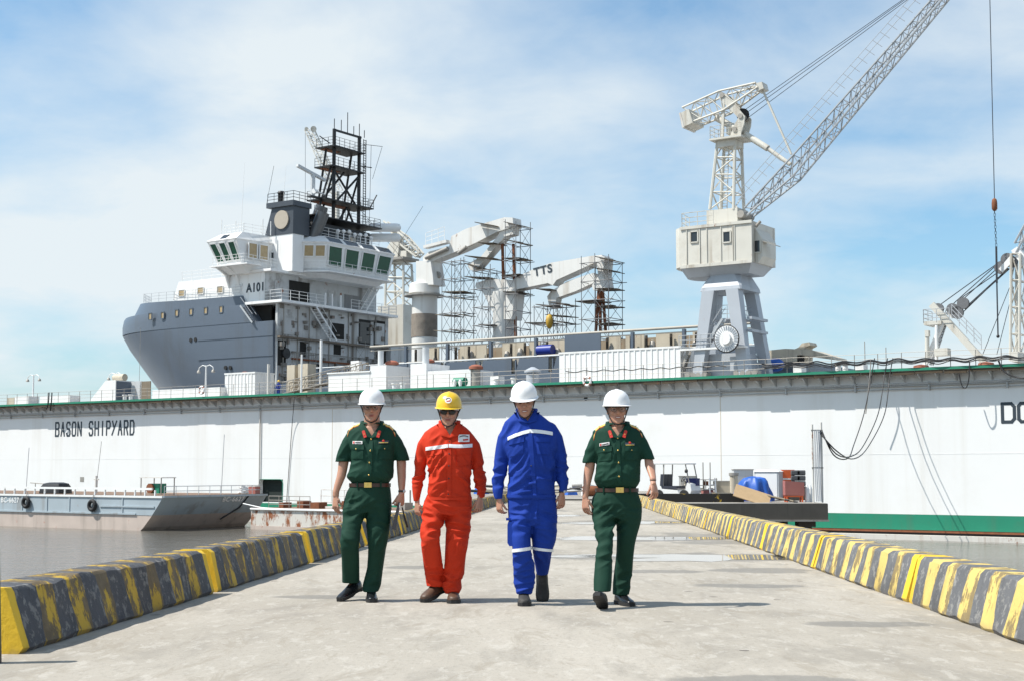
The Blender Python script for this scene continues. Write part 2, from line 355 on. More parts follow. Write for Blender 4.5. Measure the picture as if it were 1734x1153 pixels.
# near wing wall, front face left open round the dark hatch
h0 = dk(438, 850, 0); h1 = dk(479, 811, 0)
b = MB(); xs = [U0, h0.x, h1.x, U1]; zs = [-1.98, h0.z, h1.z, 7.95]
b.b2((U0, 1.2, -3.9), (U1, 6, 7.95))
for a, q in ((U0, h0.x), (h1.x, U1)): b.b2((a, 0, -1.98), (q, 1.197, 7.95))
b.b2((h0.x + .002, .0, h1.z), (h1.x - .002, 1.197, 7.95)); b.b2((h0.x + .002, 0, -1.98), (h1.x - .002, 1.197, h0.z + .05))
b.build('wing_wall', m_white, dock)
b = MB(); b.b2((U0, -.004, -3.05), (U1, 1.19, -1.984)); b.build('green_stripe', m_green, dock)
b = MB(); b.b2((U0, .15, -3.9), (U1, 1.19, -3.055)); b.build('dark_waterline', m_black, dock)
b = MB(); b.b2((U0, -.7, -3.95), (U1, .15, -3.38)); b.build('pontoon_ledge', m_rustw, dock)
b = MB(); b.b2((U0, .02, -3.22), (U1, .149, -3.06)); b.build('rust_strip', m_rust, dock)
b = MB(); w = h1.x - h0.x; n = 24
pts = []
for cxx, czz, a0 in ((h1.x - .35, h1.z - .35, 0), (h0.x + .35, h1.z - .35, 90)):
    for k in range(7): pts.append((cxx + .35 * math.cos(R(a0 + 15 * k)), czz + .35 * math.sin(R(a0 + 15 * k))))
poly = [(h0.x + .03, h0.z + .06), (h1.x - .03, h0.z + .06)] + pts
b.prism(poly, .5, .6); b.build('hatch_back', mat('hatch_shade', (.012, .02, .018), .9), dock)  # near-black back plate carries the shade inside the hatch
b = MB()
for i in range(len(poly) - 2): b.bar((poly[i + 1][0], -.02, poly[i + 1][1]), (poly[i + 2][0], -.02, poly[i + 2][1]), .05, .05)
b.build('hatch_rim', m_green, dock)
# walkway along the top
b = MB(); b.b2((U0, -1.08, DT - .16), (U1, 6.4, DT)); b.build('walkway', mat('walkway_grey', (.30, .29, .27), .8, 0, .2, 1.0, dirt=.4), dock); b = MB(); b.b2((U0, -1.16, DT - .17), (U1, -1.083, DT + .02)); b.build('green_edge', m_green, dock)
# ragged timber fringe beneath the walkway edge: single boards
bd = [MB().b2((0, 0, 0), (L, .1, h_)).mesh('fender_board', m_timber) for L, h_ in ((1.9, .20), (1.5, .25), (2.2, .17), (1.1, .22))]
u = -72.0; k = 0
while u < 46:
    L, h_ = ((1.9, .20), (1.5, .25), (2.2, .17), (1.1, .22))[k % 4]
    o = link('fender_board', bd[k % 4], dock); o.location = (u, -1.10 + random.uniform(-.02, .02), DT - .165 - h_ - random.uniform(0, .04)); u += L + random.uniform(.01, .12); k += random.randint(1, 3)
# triangular brackets and pipes
br = MB().prism([(0, 7.78), (-1.0, 7.78), (-1.0, 7.66), (0, 7.18)], -.03, .03, 'X').mesh('bracket', m_grey)
for i in range(98):
    o = link('bracket', br, dock); o.location = (-72 + i * 1.21, -.002, 0)
for z, v, r in ((6.95, -.16, .06), (6.72, -.14, .045), (7.1, -.35, .05)):
    b = MB().tube((U0, v, z), (U1, v, z), r, 6); b.build('pipe', m_pipe, dock, 60)
cl = MB().b2((-.05, -.25, 6.6), (.05, -.002, 7.2)).mesh('pipe_clamp', m_pipe)
for i in range(22): o = link('pipe_clamp', cl, dock); o.location = (-71 + i * 5.3, 0, 0)
# down pipe, scupper holes, weld seams
p0 = dk(442, 700, 0); b = MB().path([(p0.x, -.12, 6.7), (p0.x, -.12, -1.5)], .07, 6); b.build('down_pipe', m_rustw, dock, 60)
sh = MB().tube((0, -.03, 0), (0, .05, 0), .17, 12).mesh('scupper', m_black)
for px, py in ((136, 698), (992, 674)):
    q = dk(px, py, 0); o = link('scupper', sh, dock); o.location = (q.x, 0, q.z)
sm = MB().b2((-.03, -.012, -1.9), (.03, -.001, 6.6)).mesh('plate_seam', mat('rusty_seam', (.62, .55, .45), .7, 0, .2, 1.0))
for px in (563, 1220): o = link('plate_seam', sm, dock); o.location = (dk(px, 700, 0).x, 0, 0)
hs = MB().b2((U0, -.010, -.015), (U1, -.001, .015)).mesh('weld_line', mat('weld_paint', (.78, .78, .77), .6))
for z in (2.2,): o = link('weld_line', hs, dock); o.location = (0, 0, z)
mk = MB().b2((-.3, -.02, -.25), (.3, -.002, .25)).mesh('vent_plate', m_dull)
q = dk(139, 811, 0); o = link('vent_plate', mk, dock); o.location = (q.x, 0, q.z)
# lettering: stroke letters of flat bars, as painted on the wall
GL = {'B': [((0, 0), (0, 1)), ((0, 1), (.8, 1)), ((.8, 1), (1, .85)), ((1, .85), (1, .65)), ((1, .65), (.8, .52)), ((.8, .52), (0, .52)), ((.8, .52), (1, .38)), ((1, .38), (1, .15)), ((1, .15), (.8, 0)), ((.8, 0), (0, 0))],
      'A': [((0, 0), (.5, 1)), ((.5, 1), (1, 0)), ((.22, .38), (.78, .38))], 'S': [((1, .82), (.8, 1)), ((.8, 1), (.2, 1)), ((.2, 1), (0, .85)), ((0, .85), (0, .65)), ((0, .65), (.2, .52)), ((.2, .52), (.8, .5)), ((.8, .5), (1, .35)), ((1, .35), (1, .15)), ((1, .15), (.8, 0)), ((.8, 0), (.2, 0)), ((.2, 0), (0, .18))],
      'O': [((.2, 0), (.8, 0)), ((.8, 0), (1, .15)), ((1, .15), (1, .85)), ((1, .85), (.8, 1)), ((.8, 1), (.2, 1)), ((.2, 1), (0, .85)), ((0, .85), (0, .15)), ((0, .15), (.2, 0))],
      'N': [((0, 0), (0, 1)), ((0, 1), (1, 0)), ((1, 0), (1, 1))], 'H': [((0, 0), (0, 1)), ((1, 0), (1, 1)), ((0, .5), (1, .5))], 'I': [((.5, 0), (.5, 1))],
      'P': [((0, 0), (0, 1)), ((0, 1), (.8, 1)), ((.8, 1), (1, .85)), ((1, .85), (1, .65)), ((1, .65), (.8, .5)), ((.8, .5), (0, .5))],
      'Y': [((0, 1), (.45, .5)), ((1.15, 1), (-.1, 0))], 'R': [((0, 0), (0, 1)), ((0, 1), (.8, 1)), ((.8, 1), (1, .85)), ((1, .85), (1, .65)), ((1, .65), (.8, .52)), ((.8, .52), (0, .52)), ((.6, .52), (1, 0))],
      'D': [((0, 0), (0, 1)), ((0, 1), (.75, 1)), ((.75, 1), (1, .82)), ((1, .82), (1, .18)), ((1, .18), (.75, 0)), ((.75, 0), (0, 0))],
      'C': [((1, .8), (.8, 1)), ((.8, 1), (.2, 1)), ((.2, 1), (0, .85)), ((0, .85), (0, .15)), ((0, .15), (.2, 0)), ((.2, 0), (.8, 0)), ((.8, 0), (1, .2))], 'K': [((0, 0), (0, 1)), ((0, .4), (1, 1)), ((.3, .55), (1, 0))]}
def letters(s, u0, u1, z0, z1, sw, gap, m, par):
    n = len(s); p = (u1 - u0 + gap) / n; w = p - gap
    for i, ch in enumerate(s):
        if ch == ' ': continue
        b = MB(); x0 = u0 + i * p
        for j, (a, q) in enumerate(GL[ch]):
            A = Vector((x0 + a[0] * w, 0, z0 + a[1] * (z1 - z0))); Q = Vector((x0 + q[0] * w, 0, z0 + q[1] * (z1 - z0))); d = (Q - A).normalized() * sw * .35
            b.bar(A - d + Vector((0, -.008 - .0008 * j, 0)), Q + d + Vector((0, -.008 - .0008 * j, 0)), .006, sw, (d.z, 0, -d.x) if True else (0, 0, 1))
        b.build('letter', m, par)
a = dk(94, 738, 0); q = dk(227, 713, 0)
letters('BASON SHIPYARD', a.x, q.x, 4.66, 6.06, .2, .36, m_ltr, dock)
a = dk(1698, 714, 0); letters('DOCK', a.x, a.x + 3.98, 4.30, 5.53, .22, .28, m_ltr, dock)
# far wing wall behind the ship
b = MB(); b.b2((U0, 34, -3.9), (U1, 39, 7.95)); b.build('far_wing_wall', m_white, dock)
b = MB(); b.b2((U0, 6, -3.9), (U1, 34, -.5)); b.build('pontoon_deck', m_grey, dock)
# ---- railing along the walkway edge
rl = dthing('dock_railing', 'thin steel railing along the near edge of the dock top', 'railing', 0, -1.05, DT)
ps = MB().tube((0, 0, 0), (0, 0, 1.1), .028, 6).mesh('post', m_dull, 60)
for i in range(70): o = link('post', ps, rl); o.location = (-72 + i * 1.7, 0, 0)
for z in (1.1, .75, .4):
    pts = [(-75 + i * 1.7, random.uniform(-.02, .02), z + random.uniform(-.025, .02)) for i in range(72)]
    MB().path(pts, .016, 5).build('rail', m_dull, rl, 60)
# ================================================================== SHIP (own axes: a along, b across, z up)
m_hull = mat('hull_grey', (.102, .128, .166), .42, 0, .10, .35, streak=.4, dirt=.15, dirtcol=(.085, .09, .095), bump=.10, bscale=.9)
m_sup = mat('ship_white', (.80, .80, .79), .45, 0, .05, .6, streak=.22, rust=.02, dirtcol=(.42, .36, .28))
m_supd = mat('ship_white_worn', (.50, .51, .51), .6, 0, .18, .5, streak=.9, rust=.22, dirt=.65, dirtcol=(.11, .085, .06))
m_fun = mat('funnel_grey', (.055, .065, .08), .45, 0, .1, .8)
m_mast = mat('mast_black', (.014, .014, .016), .5, 0, .2)
m_gls = NT('green_glass'); m_gls = m_gls.out(m_gls.mix(m_gls.noise(.9, 3), (.012, .06, .035), (.02, .10, .06)), .12, 0)
m_glo = NT('covered_glass'); m_glo = m_glo.out(m_glo.mix(m_glo.noise(2.5, 4), (.30, .20, .09), (.50, .40, .24)), .3, 0)
m_glb = NT('dark_glass'); m_glb = m_glb.out((.03, .035, .04), .12, 0)
m_shade = mat('opening_shade', (.02, .019, .017), .95, 0, .5, 1.5)  # near-black colour standing for the shade inside openings
m_plank = mat('dark_plank', (.07, .058, .045), .9, 0, .4, 1.5)
m_plank2 = mat('weathered_plank', (.20, .165, .12), .9, 0, .4, 1.5)
m_tan = mat('tan_paint', (.30, .235, .16), .7, 0, .25, 1.0, rust=.3, streak=.6)
m_exh = mat('exhaust_steel', (.12, .125, .13), .35, .4, .3, 1.5)
m_cream = mat('cream_paint', (.52, .46, .36), .6, 0, .15, 1.2, rust=.14, streak=.4)
m_tarp = mat('blue_tarpaulin', (.02, .10, .42), .45, 0, .25, 3.0, bump=.5, bscale=5)
def rail(pts, h=1.05, step=1.5, r=.022, nr=3, pr=.028):
    b = MB()
    for p, q in zip(pts[:-1], pts[1:]):
        p, q = Vector(p), Vector(q); n = max(1, round((q - p).length / step))
        for i in range(n + 1): c = p.lerp(q, i / n); b.tube(c, c + Vector((0, 0, h)), pr, 5)
        for k in range(1, nr + 1): b.tube(p + Vector((0, 0, h * k / nr)), q + Vector((0, 0, h * k / nr)), r, 5)
    return b
def stair(p, q, w, side, n=12):      # inclined ladder from p to q, treads along 'side'
    p, q, side = Vector(p), Vector(q), Vector(side).normalized(); b = MB()
    for s_ in (-.5, .5): b.bar(p + side * w * s_, q + side * w * s_, .06, .18)
    for i in range(1, n): c = p.lerp(q, i / n); b.box(c, (.22 if abs(side.y) > .5 else w, w if abs(side.y) > .5 else .22, .04))
    for s_ in (-.5, .5): b.tube(p + side * w * s_ + Vector((0, 0, .9)), q + side * w * s_ + Vector((0, 0, .9)), .025, 5)
    return b
def winbox(par, o, du, dv, m, fr=.07, name='window', fm=None, out=.03): # window on a face: origin, edge vectors
    o, du, dv = Vector(o), Vector(du), Vector(dv); n = du.cross(dv).normalized() * out
    g = MB(); g.hexa([o - n * .3, o + du - n * .3, o + du + dv - n * .3, o + dv - n * .3, o + n * .3, o + du + n * .3, o + du + dv + n * .3, o + dv + n * .3]); w = g.build(name, m, par)
    if fr:
        f = MB()
        for p, q in ((o, o + du), (o + du, o + du + dv), (o + du + dv, o + dv), (o + dv, o)): f.bar(p + n * .6, q + n * .6, fr, fr, n)
        f.build('frame', fm or m_sup, w)
    return w
ship = dthing('naval_support_ship', 'grey and white naval support ship A101 standing in the dock', 'ship', -36.75, 10, 0)
SH = lambda name, mb, m, sm=False: mb.build(name, m, ship, sm)
# ---- hull
def outline(aend, ash, stem, hb, p, q, n=22, off=0.0):
    near, far = [], []
    for i in range(n + 1):
        f = math.pi / 2 * i / n; aa = ash + (stem - ash) * (math.sin(f) ** (2 / p)); bb = hb * max(math.cos(f), 0) ** (2 / q)
        near.append((aa, 9.5 - bb)); far.append((aa, 9.5 + bb))
    pts = [(aend, 9.5 - hb)] + near + far[::-1][1:] + [(aend, 9.5 + hb)]
    return pts
lv = [(2.5, 0, -2.5, -20.5, 7.2, 1.25, 1.5), (6, 0, -4.5, -22.6, 8.4, 1.3, 1.6), (9, 0, -6.5, -24.6, 9.0, 1.45, 1.75), (11.3, 0, -8.5, -26.6, 9.3, 1.6, 1.85), (13.2, 0, -10.2, -28.2, 9.42, 1.75, 1.95), (15.0, 0, -12, -29.6, 9.48, 1.95, 2.05), (16.2, 0, -13.4, -30.2, 9.5, 2.1, 2.1), (16.5, 0, -13.5, -30.3, 9.5, 2.15, 2.15)]
b = MB(); b.loft([[(x, y, z) for x, y in outline(ae, ash, st, hb, p, q)] for z, ae, ash, st, hb, p, q in lv]); SH('hull', b, m_hull, 30)
lv2 = [(16.502, -2.6, -13.5, -30.4, 9.54, 2.15, 2.15), (17.4, -3.3, -13.5, -30.45, 9.54, 2.15, 2.15), (18.2, -3.95, -13.5, -30.2, 9.52, 2.15, 2.15), (18.45, -4.1, -13.5, -29.9, 9.5, 2.15, 2.15)]
b = MB(); b.loft([[(x, y, z + (max(0, (-14.6 - x)) / 19) ** 2 * .25) for x, y in outline(ae, ash, st, hb, p, q)] for z, ae, ash, st, hb, p, q in lv2]); SH('bow_strake', b, m_hull, 30)
lv3 = [(18.4, -4.08, -13, -28.2, 9.46, 2.2, 2.2), (19.42, -4.6, -13, -26.9, 9.42, 2.2, 2.2)]
b = MB(); b.loft([[(x, y, z + (max(0, (-8 - x)) / 23) ** 2 * (1.3 if z > 19 else .3)) for x, y in outline(ae, ash, st, hb, p, q)] for z, ae, ash, st, hb, p, q in lv3]); SH('forecastle_bulwark', b, m_hull, 30)
for px, py in ((254, 536), (275, 534), (299, 530), (323, 528), (348, 526), (374, 524)):
    c = dk(px, py, 9.93); a_ = c.x + 36.75; w = winbox(ship, (a_ - .25, -.03, c.z - .38), (.5, 0, 0), (0, 0, .72), m_glo, .09, 'porthole', m_hull)
hp = MB().tube((0, -.06, 0), (0, .04, 0), .22, 12).mesh('hawse_hole', m_black)
for px, py in ((323, 576), (331, 575), (381, 622), (389, 622)):
    c = dk(px, py, 10); o = link('hawse_hole', hp, ship); o.location = (c.x + 36.75, .02 + (.06 if py > 600 else 0), c.z)
for z_ in (12.9, 14.95): SH('weld_strake', MB().b2((-11, -.03 if z_ > 14 else .035, z_), (-.05, .1, z_ + .05)), m_hull)
# ---- after hull and bulwarks
b = MB(); b.b2((.3, .1, 2.5), (58, 18.9, 9.9)); SH('after_hull', b, m_hull)
pl = MB()
for i in range(12):
    x = 6 + i * 4.05; pl.hexa([(x, .1, 9.9), (x + 3.6, .1, 9.9), (x + 3.6, .2, 9.9), (x, .2, 9.9), (x + .45, .1, 11.25), (x + 3.6, .1, 11.25), (x + 3.6, .2, 11.25), (x + .45, .2, 11.25)])
SH('bulwark_plating', pl, m_hull); SH('bulwark_rail', MB().tube((5, .15, 11.35), (55, .15, 11.35), .07, 8), m_grey, 60)
st_ = MB().prism([(0, 9.9), (.5, 9.9), (.12, 11.2), (0, 11.2)], -.06, .06, 'X').mesh('bulwark_stay', m_hull)
for i in range(24): o = link('bulwark_stay', st_, ship); o.location = (6 + i * 2.02, .2, 0)
# cargo rail: raised frame with cream panels inside
m_rail = mat('weathered_rail', (.40, .37, .32), .6, 0, .15, .8, rust=.12)
cr = MB(); SH('cargo_rail_beam', MB().tube((11.5, 2.0, 13.35), (53, 2.0, 13.35), .13, 8).tube((11.5, 2.1, 12.95), (53, 2.1, 12.95), .06, 6).tube((14, 2.0, 11.6), (53, 2.0, 11.6), .06, 6), m_rail, 60)
pst = MB().b2((-.13, -.13, 9.9), (.13, .2, 13.2)).b2((-.1, .2, 9.9), (.1, .9, 11.0)).mesh('cargo_rail_post', m_hull); pst2 = MB().b2((-.13, -.13, 9.9), (.13, .2, 13.2)).mesh('cargo_rail_post', m_rust)
for i in range(8): o = link('cargo_rail_post', pst2 if i == 7 else pst, ship); o.location = (16 + i * 5.1, 2.05, 0)
pn = [MB().b2((0, 0, 10.2), (w_, .12, 13.0)).mesh('cream_panel', m_cream) for w_ in (1.9, 1.2, 2.6)]
for i, (x, k) in enumerate(((18.2, 1), (21.8, 0), (23.9, 1), (26.8, 2), (30.0, 1), (32.0, 0), (38.6, 1), (40.2, 0), (43.4, 2), (46.9, 1), (49.0, 0))):
    o = link('cream_panel', pn[k], ship); o.location = (x, 2.9 + .2 * (i % 2), 0)
pd = MB().b2((-.09, -.09, 9.9), (.09, .09, 12.9)).mesh('dark_stanchion', m_plank); pc = MB().b2((0, 0, 10.0), (.9, .8, 11.6)).mesh('deck_machine', m_plank2); pe = MB().lathe([(.35, 10), (.35, 11.5), (.2, 12.2), (.1, 12.3)], (0, 0, 0), 12).mesh('deck_valve', m_dull, 50)
for i in range(17): o = link('dark_stanchion', pd, ship); o.location = (16.8 + i * 2.15 + .3 * (i % 3), 2.6, 0)
for i in range(12): o = link('deck_machine', pc, ship); o.location = (18 + i * 2.9 + .7 * (i % 2), 3.6, .3 * (i % 3))
for i in range(10): o = link('deck_valve', pe, ship); o.location = (19 + i * 3.3 + .9 * (i % 3), 3.0, .2 * (i % 2))
SH('inner_wall', MB().b2((20.5, 4.6, 9.9), (33.5, 4.75, 12.85)), m_tan); SH('inner_wall', MB().b2((36, 4.6, 9.9), (50, 4.75, 12.9)), m_tan)
SH('grey_cover_plate', MB().b2((34.6, 1.75, 11.5), (38.4, 1.84, 13.25)), m_hull); SH('blue_drum', MB().tube((31.4, 2.3, 12.1), (33.0, 2.3, 12.1), .5, 14), mat('blue_plastic', (.01, .03, .25), .4), 50)
rgx = random.Random(4); eq = MB()
for i in range(40):
    x = rgx.uniform(17, 52); h_ = rgx.uniform(.5, 2.2); eq.tube((x, rgx.uniform(2.3, 3), 10), (x, 2.7, 10 + h_), rgx.uniform(.05, .16), 6)
SH('deck_piping', eq, m_dull, 50)['kind'] = 'stuff'
# ---- superstructure
# after bulkheads
SH('after_bulkhead', MB().b2((.03, .35, 9.9), (.32, 18.6, 18.35)), m_supd)
SH('upper_bulkhead', MB().b2((-1.6, .4, 18.65), (-1.15, 18.2, 21.75)), m_supd)
SH('far_block', MB().b2((-1.6, 18.25, 9.9), (1.0, 24.5, 15.2)), m_supd)
# promenade recess at the side; its inner shade is coloured onto the wall
SH('recess_wall', MB().b2((-6, 1.3, 16.5), (-1.45, 1.5, 18.35)), m_shade); SH('recess_door', MB().b2((.33, .5, 16.6), (.38, 2.4, 18.2)), m_supd)
SH('side_house', MB().hexa([(-15.6, .35, 19.2), (-6.3, .35, 19.2), (-6.3, 18.6, 19.2), (-15.6, 18.6, 19.2), (-14.6, .4, 21.65), (-6.3, .4, 21.65), (-6.3, 18.6, 21.65), (-14.6, 18.6, 21.65)]), m_sup)
SH('side_house_front', MB().hexa([(-17.0, 3.2, 19.2), (-15.5, .4, 19.2), (-15.5, 18.5, 19.2), (-17.0, 16, 19.2), (-15.9, 3.2, 21.6), (-14.7, .45, 21.6), (-14.7, 18.5, 21.6), (-15.9, 16, 21.6)]), m_sup)
SH('name_wall', MB().prism([(-6.3, .3), (-1.8, .3), (-1.2, .7), (-1.15, 1.2), (-1.2, 17.9), (-6.3, 17.9)], 18.66, 22.0, 'Z'), m_sup)
SH('promenade_deck', MB().b2((-3.9, -.15, 18.36), (1.35, 19.1, 18.64)), m_sup)
SH('bridge_deck', MB().b2((-7.5, .0, 21.76), (-.4, 18.5, 22.02)), m_sup)
SH('lower_ledge', MB().b2((.33, .35, 14.75), (.75, 18.6, 14.95)), mat('dirty_beam', (.16, .13, .10), .8, 0, .4, 2, rust=.3)); SH('rusty_girder', MB().b2((.33, 2.5, 12.62), (.6, 17, 12.80)), m_rust)
gr = MB()
for i in range(44): gr.tube((.4, 2.6 + i * .33, 12.8), (.4, 2.6 + i * .33, 13.5), .03, 4)
SH('grating', gr.tube((.4, 2.5, 13.5), (.4, 17, 13.5), .03, 4), m_dull)
for b0, b1, z0, z1 in ((3.6, 6.8, 18.7, 21.2), (12.6, 15.2, 18.7, 20.6)): SH('bay_panel', MB().b2((-1.14, b0, z0), (-1.1, b1, z1)), m_shade if b0 < 5 else mat('grey_shutter', (.25, .25, .25), .7, 0, .1, 3, streak=.3))  # left bay is a flat panel coloured as the shade inside
for b0, b1, z0, z1, m in ((13.4, 15.4, 15.1, 17.8, m_black), (16, 18, 15.1, 17.9, m_shade), (1.0, 3.0, 15.2, 18.1, m_supd), (1.4, 2.3, 19, 21, m_supd), (9.8, 10.8, 18.8, 20.8, m_supd)):
    d_ = SH('door', MB().b2((.322 if z0 < 18 else -1.135, b0, z0), (.37 if z0 < 18 else -1.09, b1, z1)), m)
    MB().b2((.375 if z0 < 18 else -1.08, b0 + .15, z0 + .15), (.395 if z0 < 18 else -1.06, b1 - .15, z1 - .3)).build('panel', m_glb if m is m_black else m_supd, d_)
vs = MB()
for b_ in (1.2, 3.4, 5.2, 8.4, 11.6, 16.3): vs.tube((.4, b_, 10), (.4, b_, 18.3), .06, 5)
SH('riser_pipes', vs, m_dull, 50)['kind'] = 'stuff'
SH('ladder', stair((1.0, 5.1, 18.3), (1.0, 8.4, 15.0), .9, (1, 0, 0), 12), m_sup); SH('ladder', stair((.2, 14.2, 18.7), (.2, 16.6, 21.7), .9, (1, 0, 0), 11), m_sup)
SH('ladder', stair((-4.4, -.05, 18.3), (-2.6, -.05, 16.4), .6, (0, 1, 0), 9), m_steel)
SH('railing', rail([(-2.0, -.05, 18.64), (1.25, -.05, 18.64), (1.25, 6.6, 18.64)], 1.05, 1.3), m_sup); SH('railing', rail([(1.25, 11, 18.64), (1.25, 18.9, 18.64), (-1, 18.9, 18.64)], 1.05, 1.3), m_sup)
for b_ in (6.9, 8, 9.4): SH('davit_post', MB().tube((1.1, b_, 18.6), (1.1, b_, 20.0), .1, 8), m_sup, 50)
SH('railing', rail([(-26.4, 7, 20.3), (-21.5, 1.6, 19.9), (-15, .15, 19.6), (-4.8, .1, 19.42)], 1.0, 1.6, .018), m_steel); SH('railing', rail([(-14.3, .6, 21.65), (-6.6, .6, 21.65)], 1.1, 1.5), m_sup)
for px, py in ((308, 497), (340, 493), (373, 491), (405, 487)):
    c = dk(px, py, 10.35); winbox(ship, (c.x + 36.75 - .45, .32, c.z - .35), (.9, 0, 0), (0, 0, .72), m_glo)
text('hull_number', 'A101', 1.28, m_ltr, ship, (-4.15, .285, 19.75), (R(90), 0, 0), .88, .045)
SH('hull_emblem', MB().tube((-4.95, .27, 20.6), (-4.95, .31, 20.6), .22, 14), m_grey, 50)
# ---- near bridge wing
def cabin(rows, name, m): # rows: (z, polygon)
    b = MB(); b.loft([[(x, y, z) for x, y in pg] for z, pg in rows]); return SH(name, b, m)
cabin([(21.7, [(-6.2, -.2), (-3.4, -.4), (-3.0, 3.6), (-6.2, 3.6)]), (22.55, [(-7.0, -1.3), (-3.2, -1.5), (-2.7, 3.6), (-7.0, 3.6)]), (22.85, [(-6.9, -1.35), (-3.15, -1.5), (-2.65, 3.6), (-6.9, 3.6)]),
       (25.0, [(-7.6, -2.1), (-3.25, -2.2), (-2.6, 3.6), (-7.6, 3.6)]), (25.15, [(-7.75, -2.2), (-3.2, -2.3), (-2.5, 3.6), (-7.75, 3.6)]), (26.0, [(-6.9, -.9), (-3.6, -1.0), (-3.2, 3.6), (-6.9, 3.6)])], 'bridge_wing', m_sup)
for k in range(3):
    f0, f1 = .06 + k * .32, .06 + k * .32 + .25; lo0, lo1 = Vector((-6.9, -1.37, 22.95)), Vector((-3.15, -1.52, 22.95)); hi0, hi1 = Vector((-7.55, -2.1, 24.85)), Vector((-3.25, -2.2, 24.85))
    p0, p1, q0, q1 = lo0.lerp(lo1, f0), lo0.lerp(lo1, f1), hi0.lerp(hi1, f0), hi0.lerp(hi1, f1); winbox(ship, p0, p1 - p0, q0 - p0, m_gls, .1)
for k in range(2):
    f0, f1 = .12 + k * .36, .12 + k * .36 + .26; y0, y1 = -1.4 + 4.4 * f0, -1.4 + 4.4 * f1; winbox(ship, (-2.66 - .13 * (1 - f0), y0, 23.2), (.1, y1 - y0, 0), (0, 0, 1.6), m_glo, .1)
winbox(ship, (-2.66, 2.3, 23.5), (.05, .5, 0), (0, 0, .7), m_glb, .08)
SH('railing', rail([(-7.2, -1.7, 22.5), (-2.4, -1.9, 22.5), (-2.0, 3, 22.3)], 1.0, 1.1), m_sup); SH('railing', rail([(-6.8, -.5, 26.0), (-3.8, -.6, 26.0), (-3.6, 3, 26.0)], 1.0, 1.1), m_sup)
SH('wing_platform', MB().b2((-7.5, -1.9, 22.4), (-2.0, .3, 22.52)), m_sup)
SH('bracket', MB().prism([(-.2, 21.7), (-1.7, 22.4), (.35, 22.4), (.35, 20.4)], -5.4, -5.2, 'X').prism([(-.2, 21.7), (-1.7, 22.4), (.35, 22.4), (.35, 20.4)], -6.9, -6.7, 'X'), m_sup)
SH('hatch_window', MB().hexa([(-5.9, -2.0, 25.25), (-5.0, -2.0, 25.25), (-5.0, -1.4, 25.75), (-5.9, -1.4, 25.75), (-5.9, -2.05, 25.3), (-5.0, -2.05, 25.3), (-5.0, -1.45, 25.8), (-5.9, -1.45, 25.8)]), m_glb)
# ---- after bridge
PB = [(-1.4, 4.3), (-.3, 4.6), (1.75, 6.1), (1.85, 16.6), (-1.4, 16.9)]
def off(pg, d):
    c = (-1.2, 10.5); return [(x + (d if x > -1 else 0), y + (d * (-1 if y < 8 else 1) * .8 if True else 0)) for x, y in pg]
cabin([(21.6, off(PB, -.9)), (22.3, off(PB, -.15)), (22.55, PB), (25.1, off(PB, .5)), (25.3, off(PB, .65)), (26.1, off(PB, -.3))], 'bridge', m_sup)
L0, H0 = [Vector((x, y, 22.85)) for x, y in off(PB, .13)], [Vector((x, y, 25.0)) for x, y in off(PB, .56)]
def facewin(i, f0, f1, m, z0=0.0, z1=1.0):
    lo0, lo1, hi0, hi1 = L0[i], L0[i + 1], H0[i], H0[i + 1]; p0, p1, q0, q1 = lo0.lerp(lo1, f0), lo0.lerp(lo1, f1), hi0.lerp(hi1, f0), hi0.lerp(hi1, f1)
    a0, a1 = p0.lerp(q0, z0), p1.lerp(q1, z0); c0 = p0.lerp(q0, z1); winbox(ship, a0, a1 - a0, c0 - a0, m, .11)
facewin(0, .2, .85, m_gls, .42, .98); facewin(1, .06, .47, m_glo, .42, .98); facewin(1, .53, .95, m_glo, .42, .98)
for k in range(4): facewin(2, .03 + k * .245, .03 + k * .245 + .2, m_gls, .02, .98)
for k in range(4):
    q0, q1 = H0[2].lerp(H0[3], .03 + k * .245), H0[2].lerp(H0[3], .03 + k * .245 + .21); dv = Vector((-.75, 0, .68)); winbox(ship, q0 + Vector((.05, 0, .33)), q1 - q0, dv, m_glb, .06, 'visor_window')
SH('railing', rail([(-.9, 4.0, 22.3), (.5, 4.7, 22.2), (2.5, 6.0, 22.2), (2.6, 16.8, 22.2)], 1.05, 1.2), m_sup); SH('bridge_walkway', MB().prism([(-1.4, 3.9), (.5, 4.6), (2.6, 5.9), (2.7, 16.9), (-1.4, 17)], 22.1, 22.22, 'Z'), m_sup)
SH('railing', rail([(-1.2, 4.8, 26.1), (.9, 6.3, 26.1), (1.0, 16, 26.1)], 1.05, 1.2), m_sup)
rr = random.Random(3)
for i in range(7):
    y = 9.5 + i * .95; SH('searchlight', MB().tube((.5, y, 26.1), (.5, y, 27.0), .07, 6).ball((.5, y, 27.15 + .1 * (i % 3)), (.22, .26, .22), 8), m_sup, 60)
SH('floodlight', MB().b2((1.3, 10.6, 26.0), (1.6, 11.3, 26.5)), m_dull)
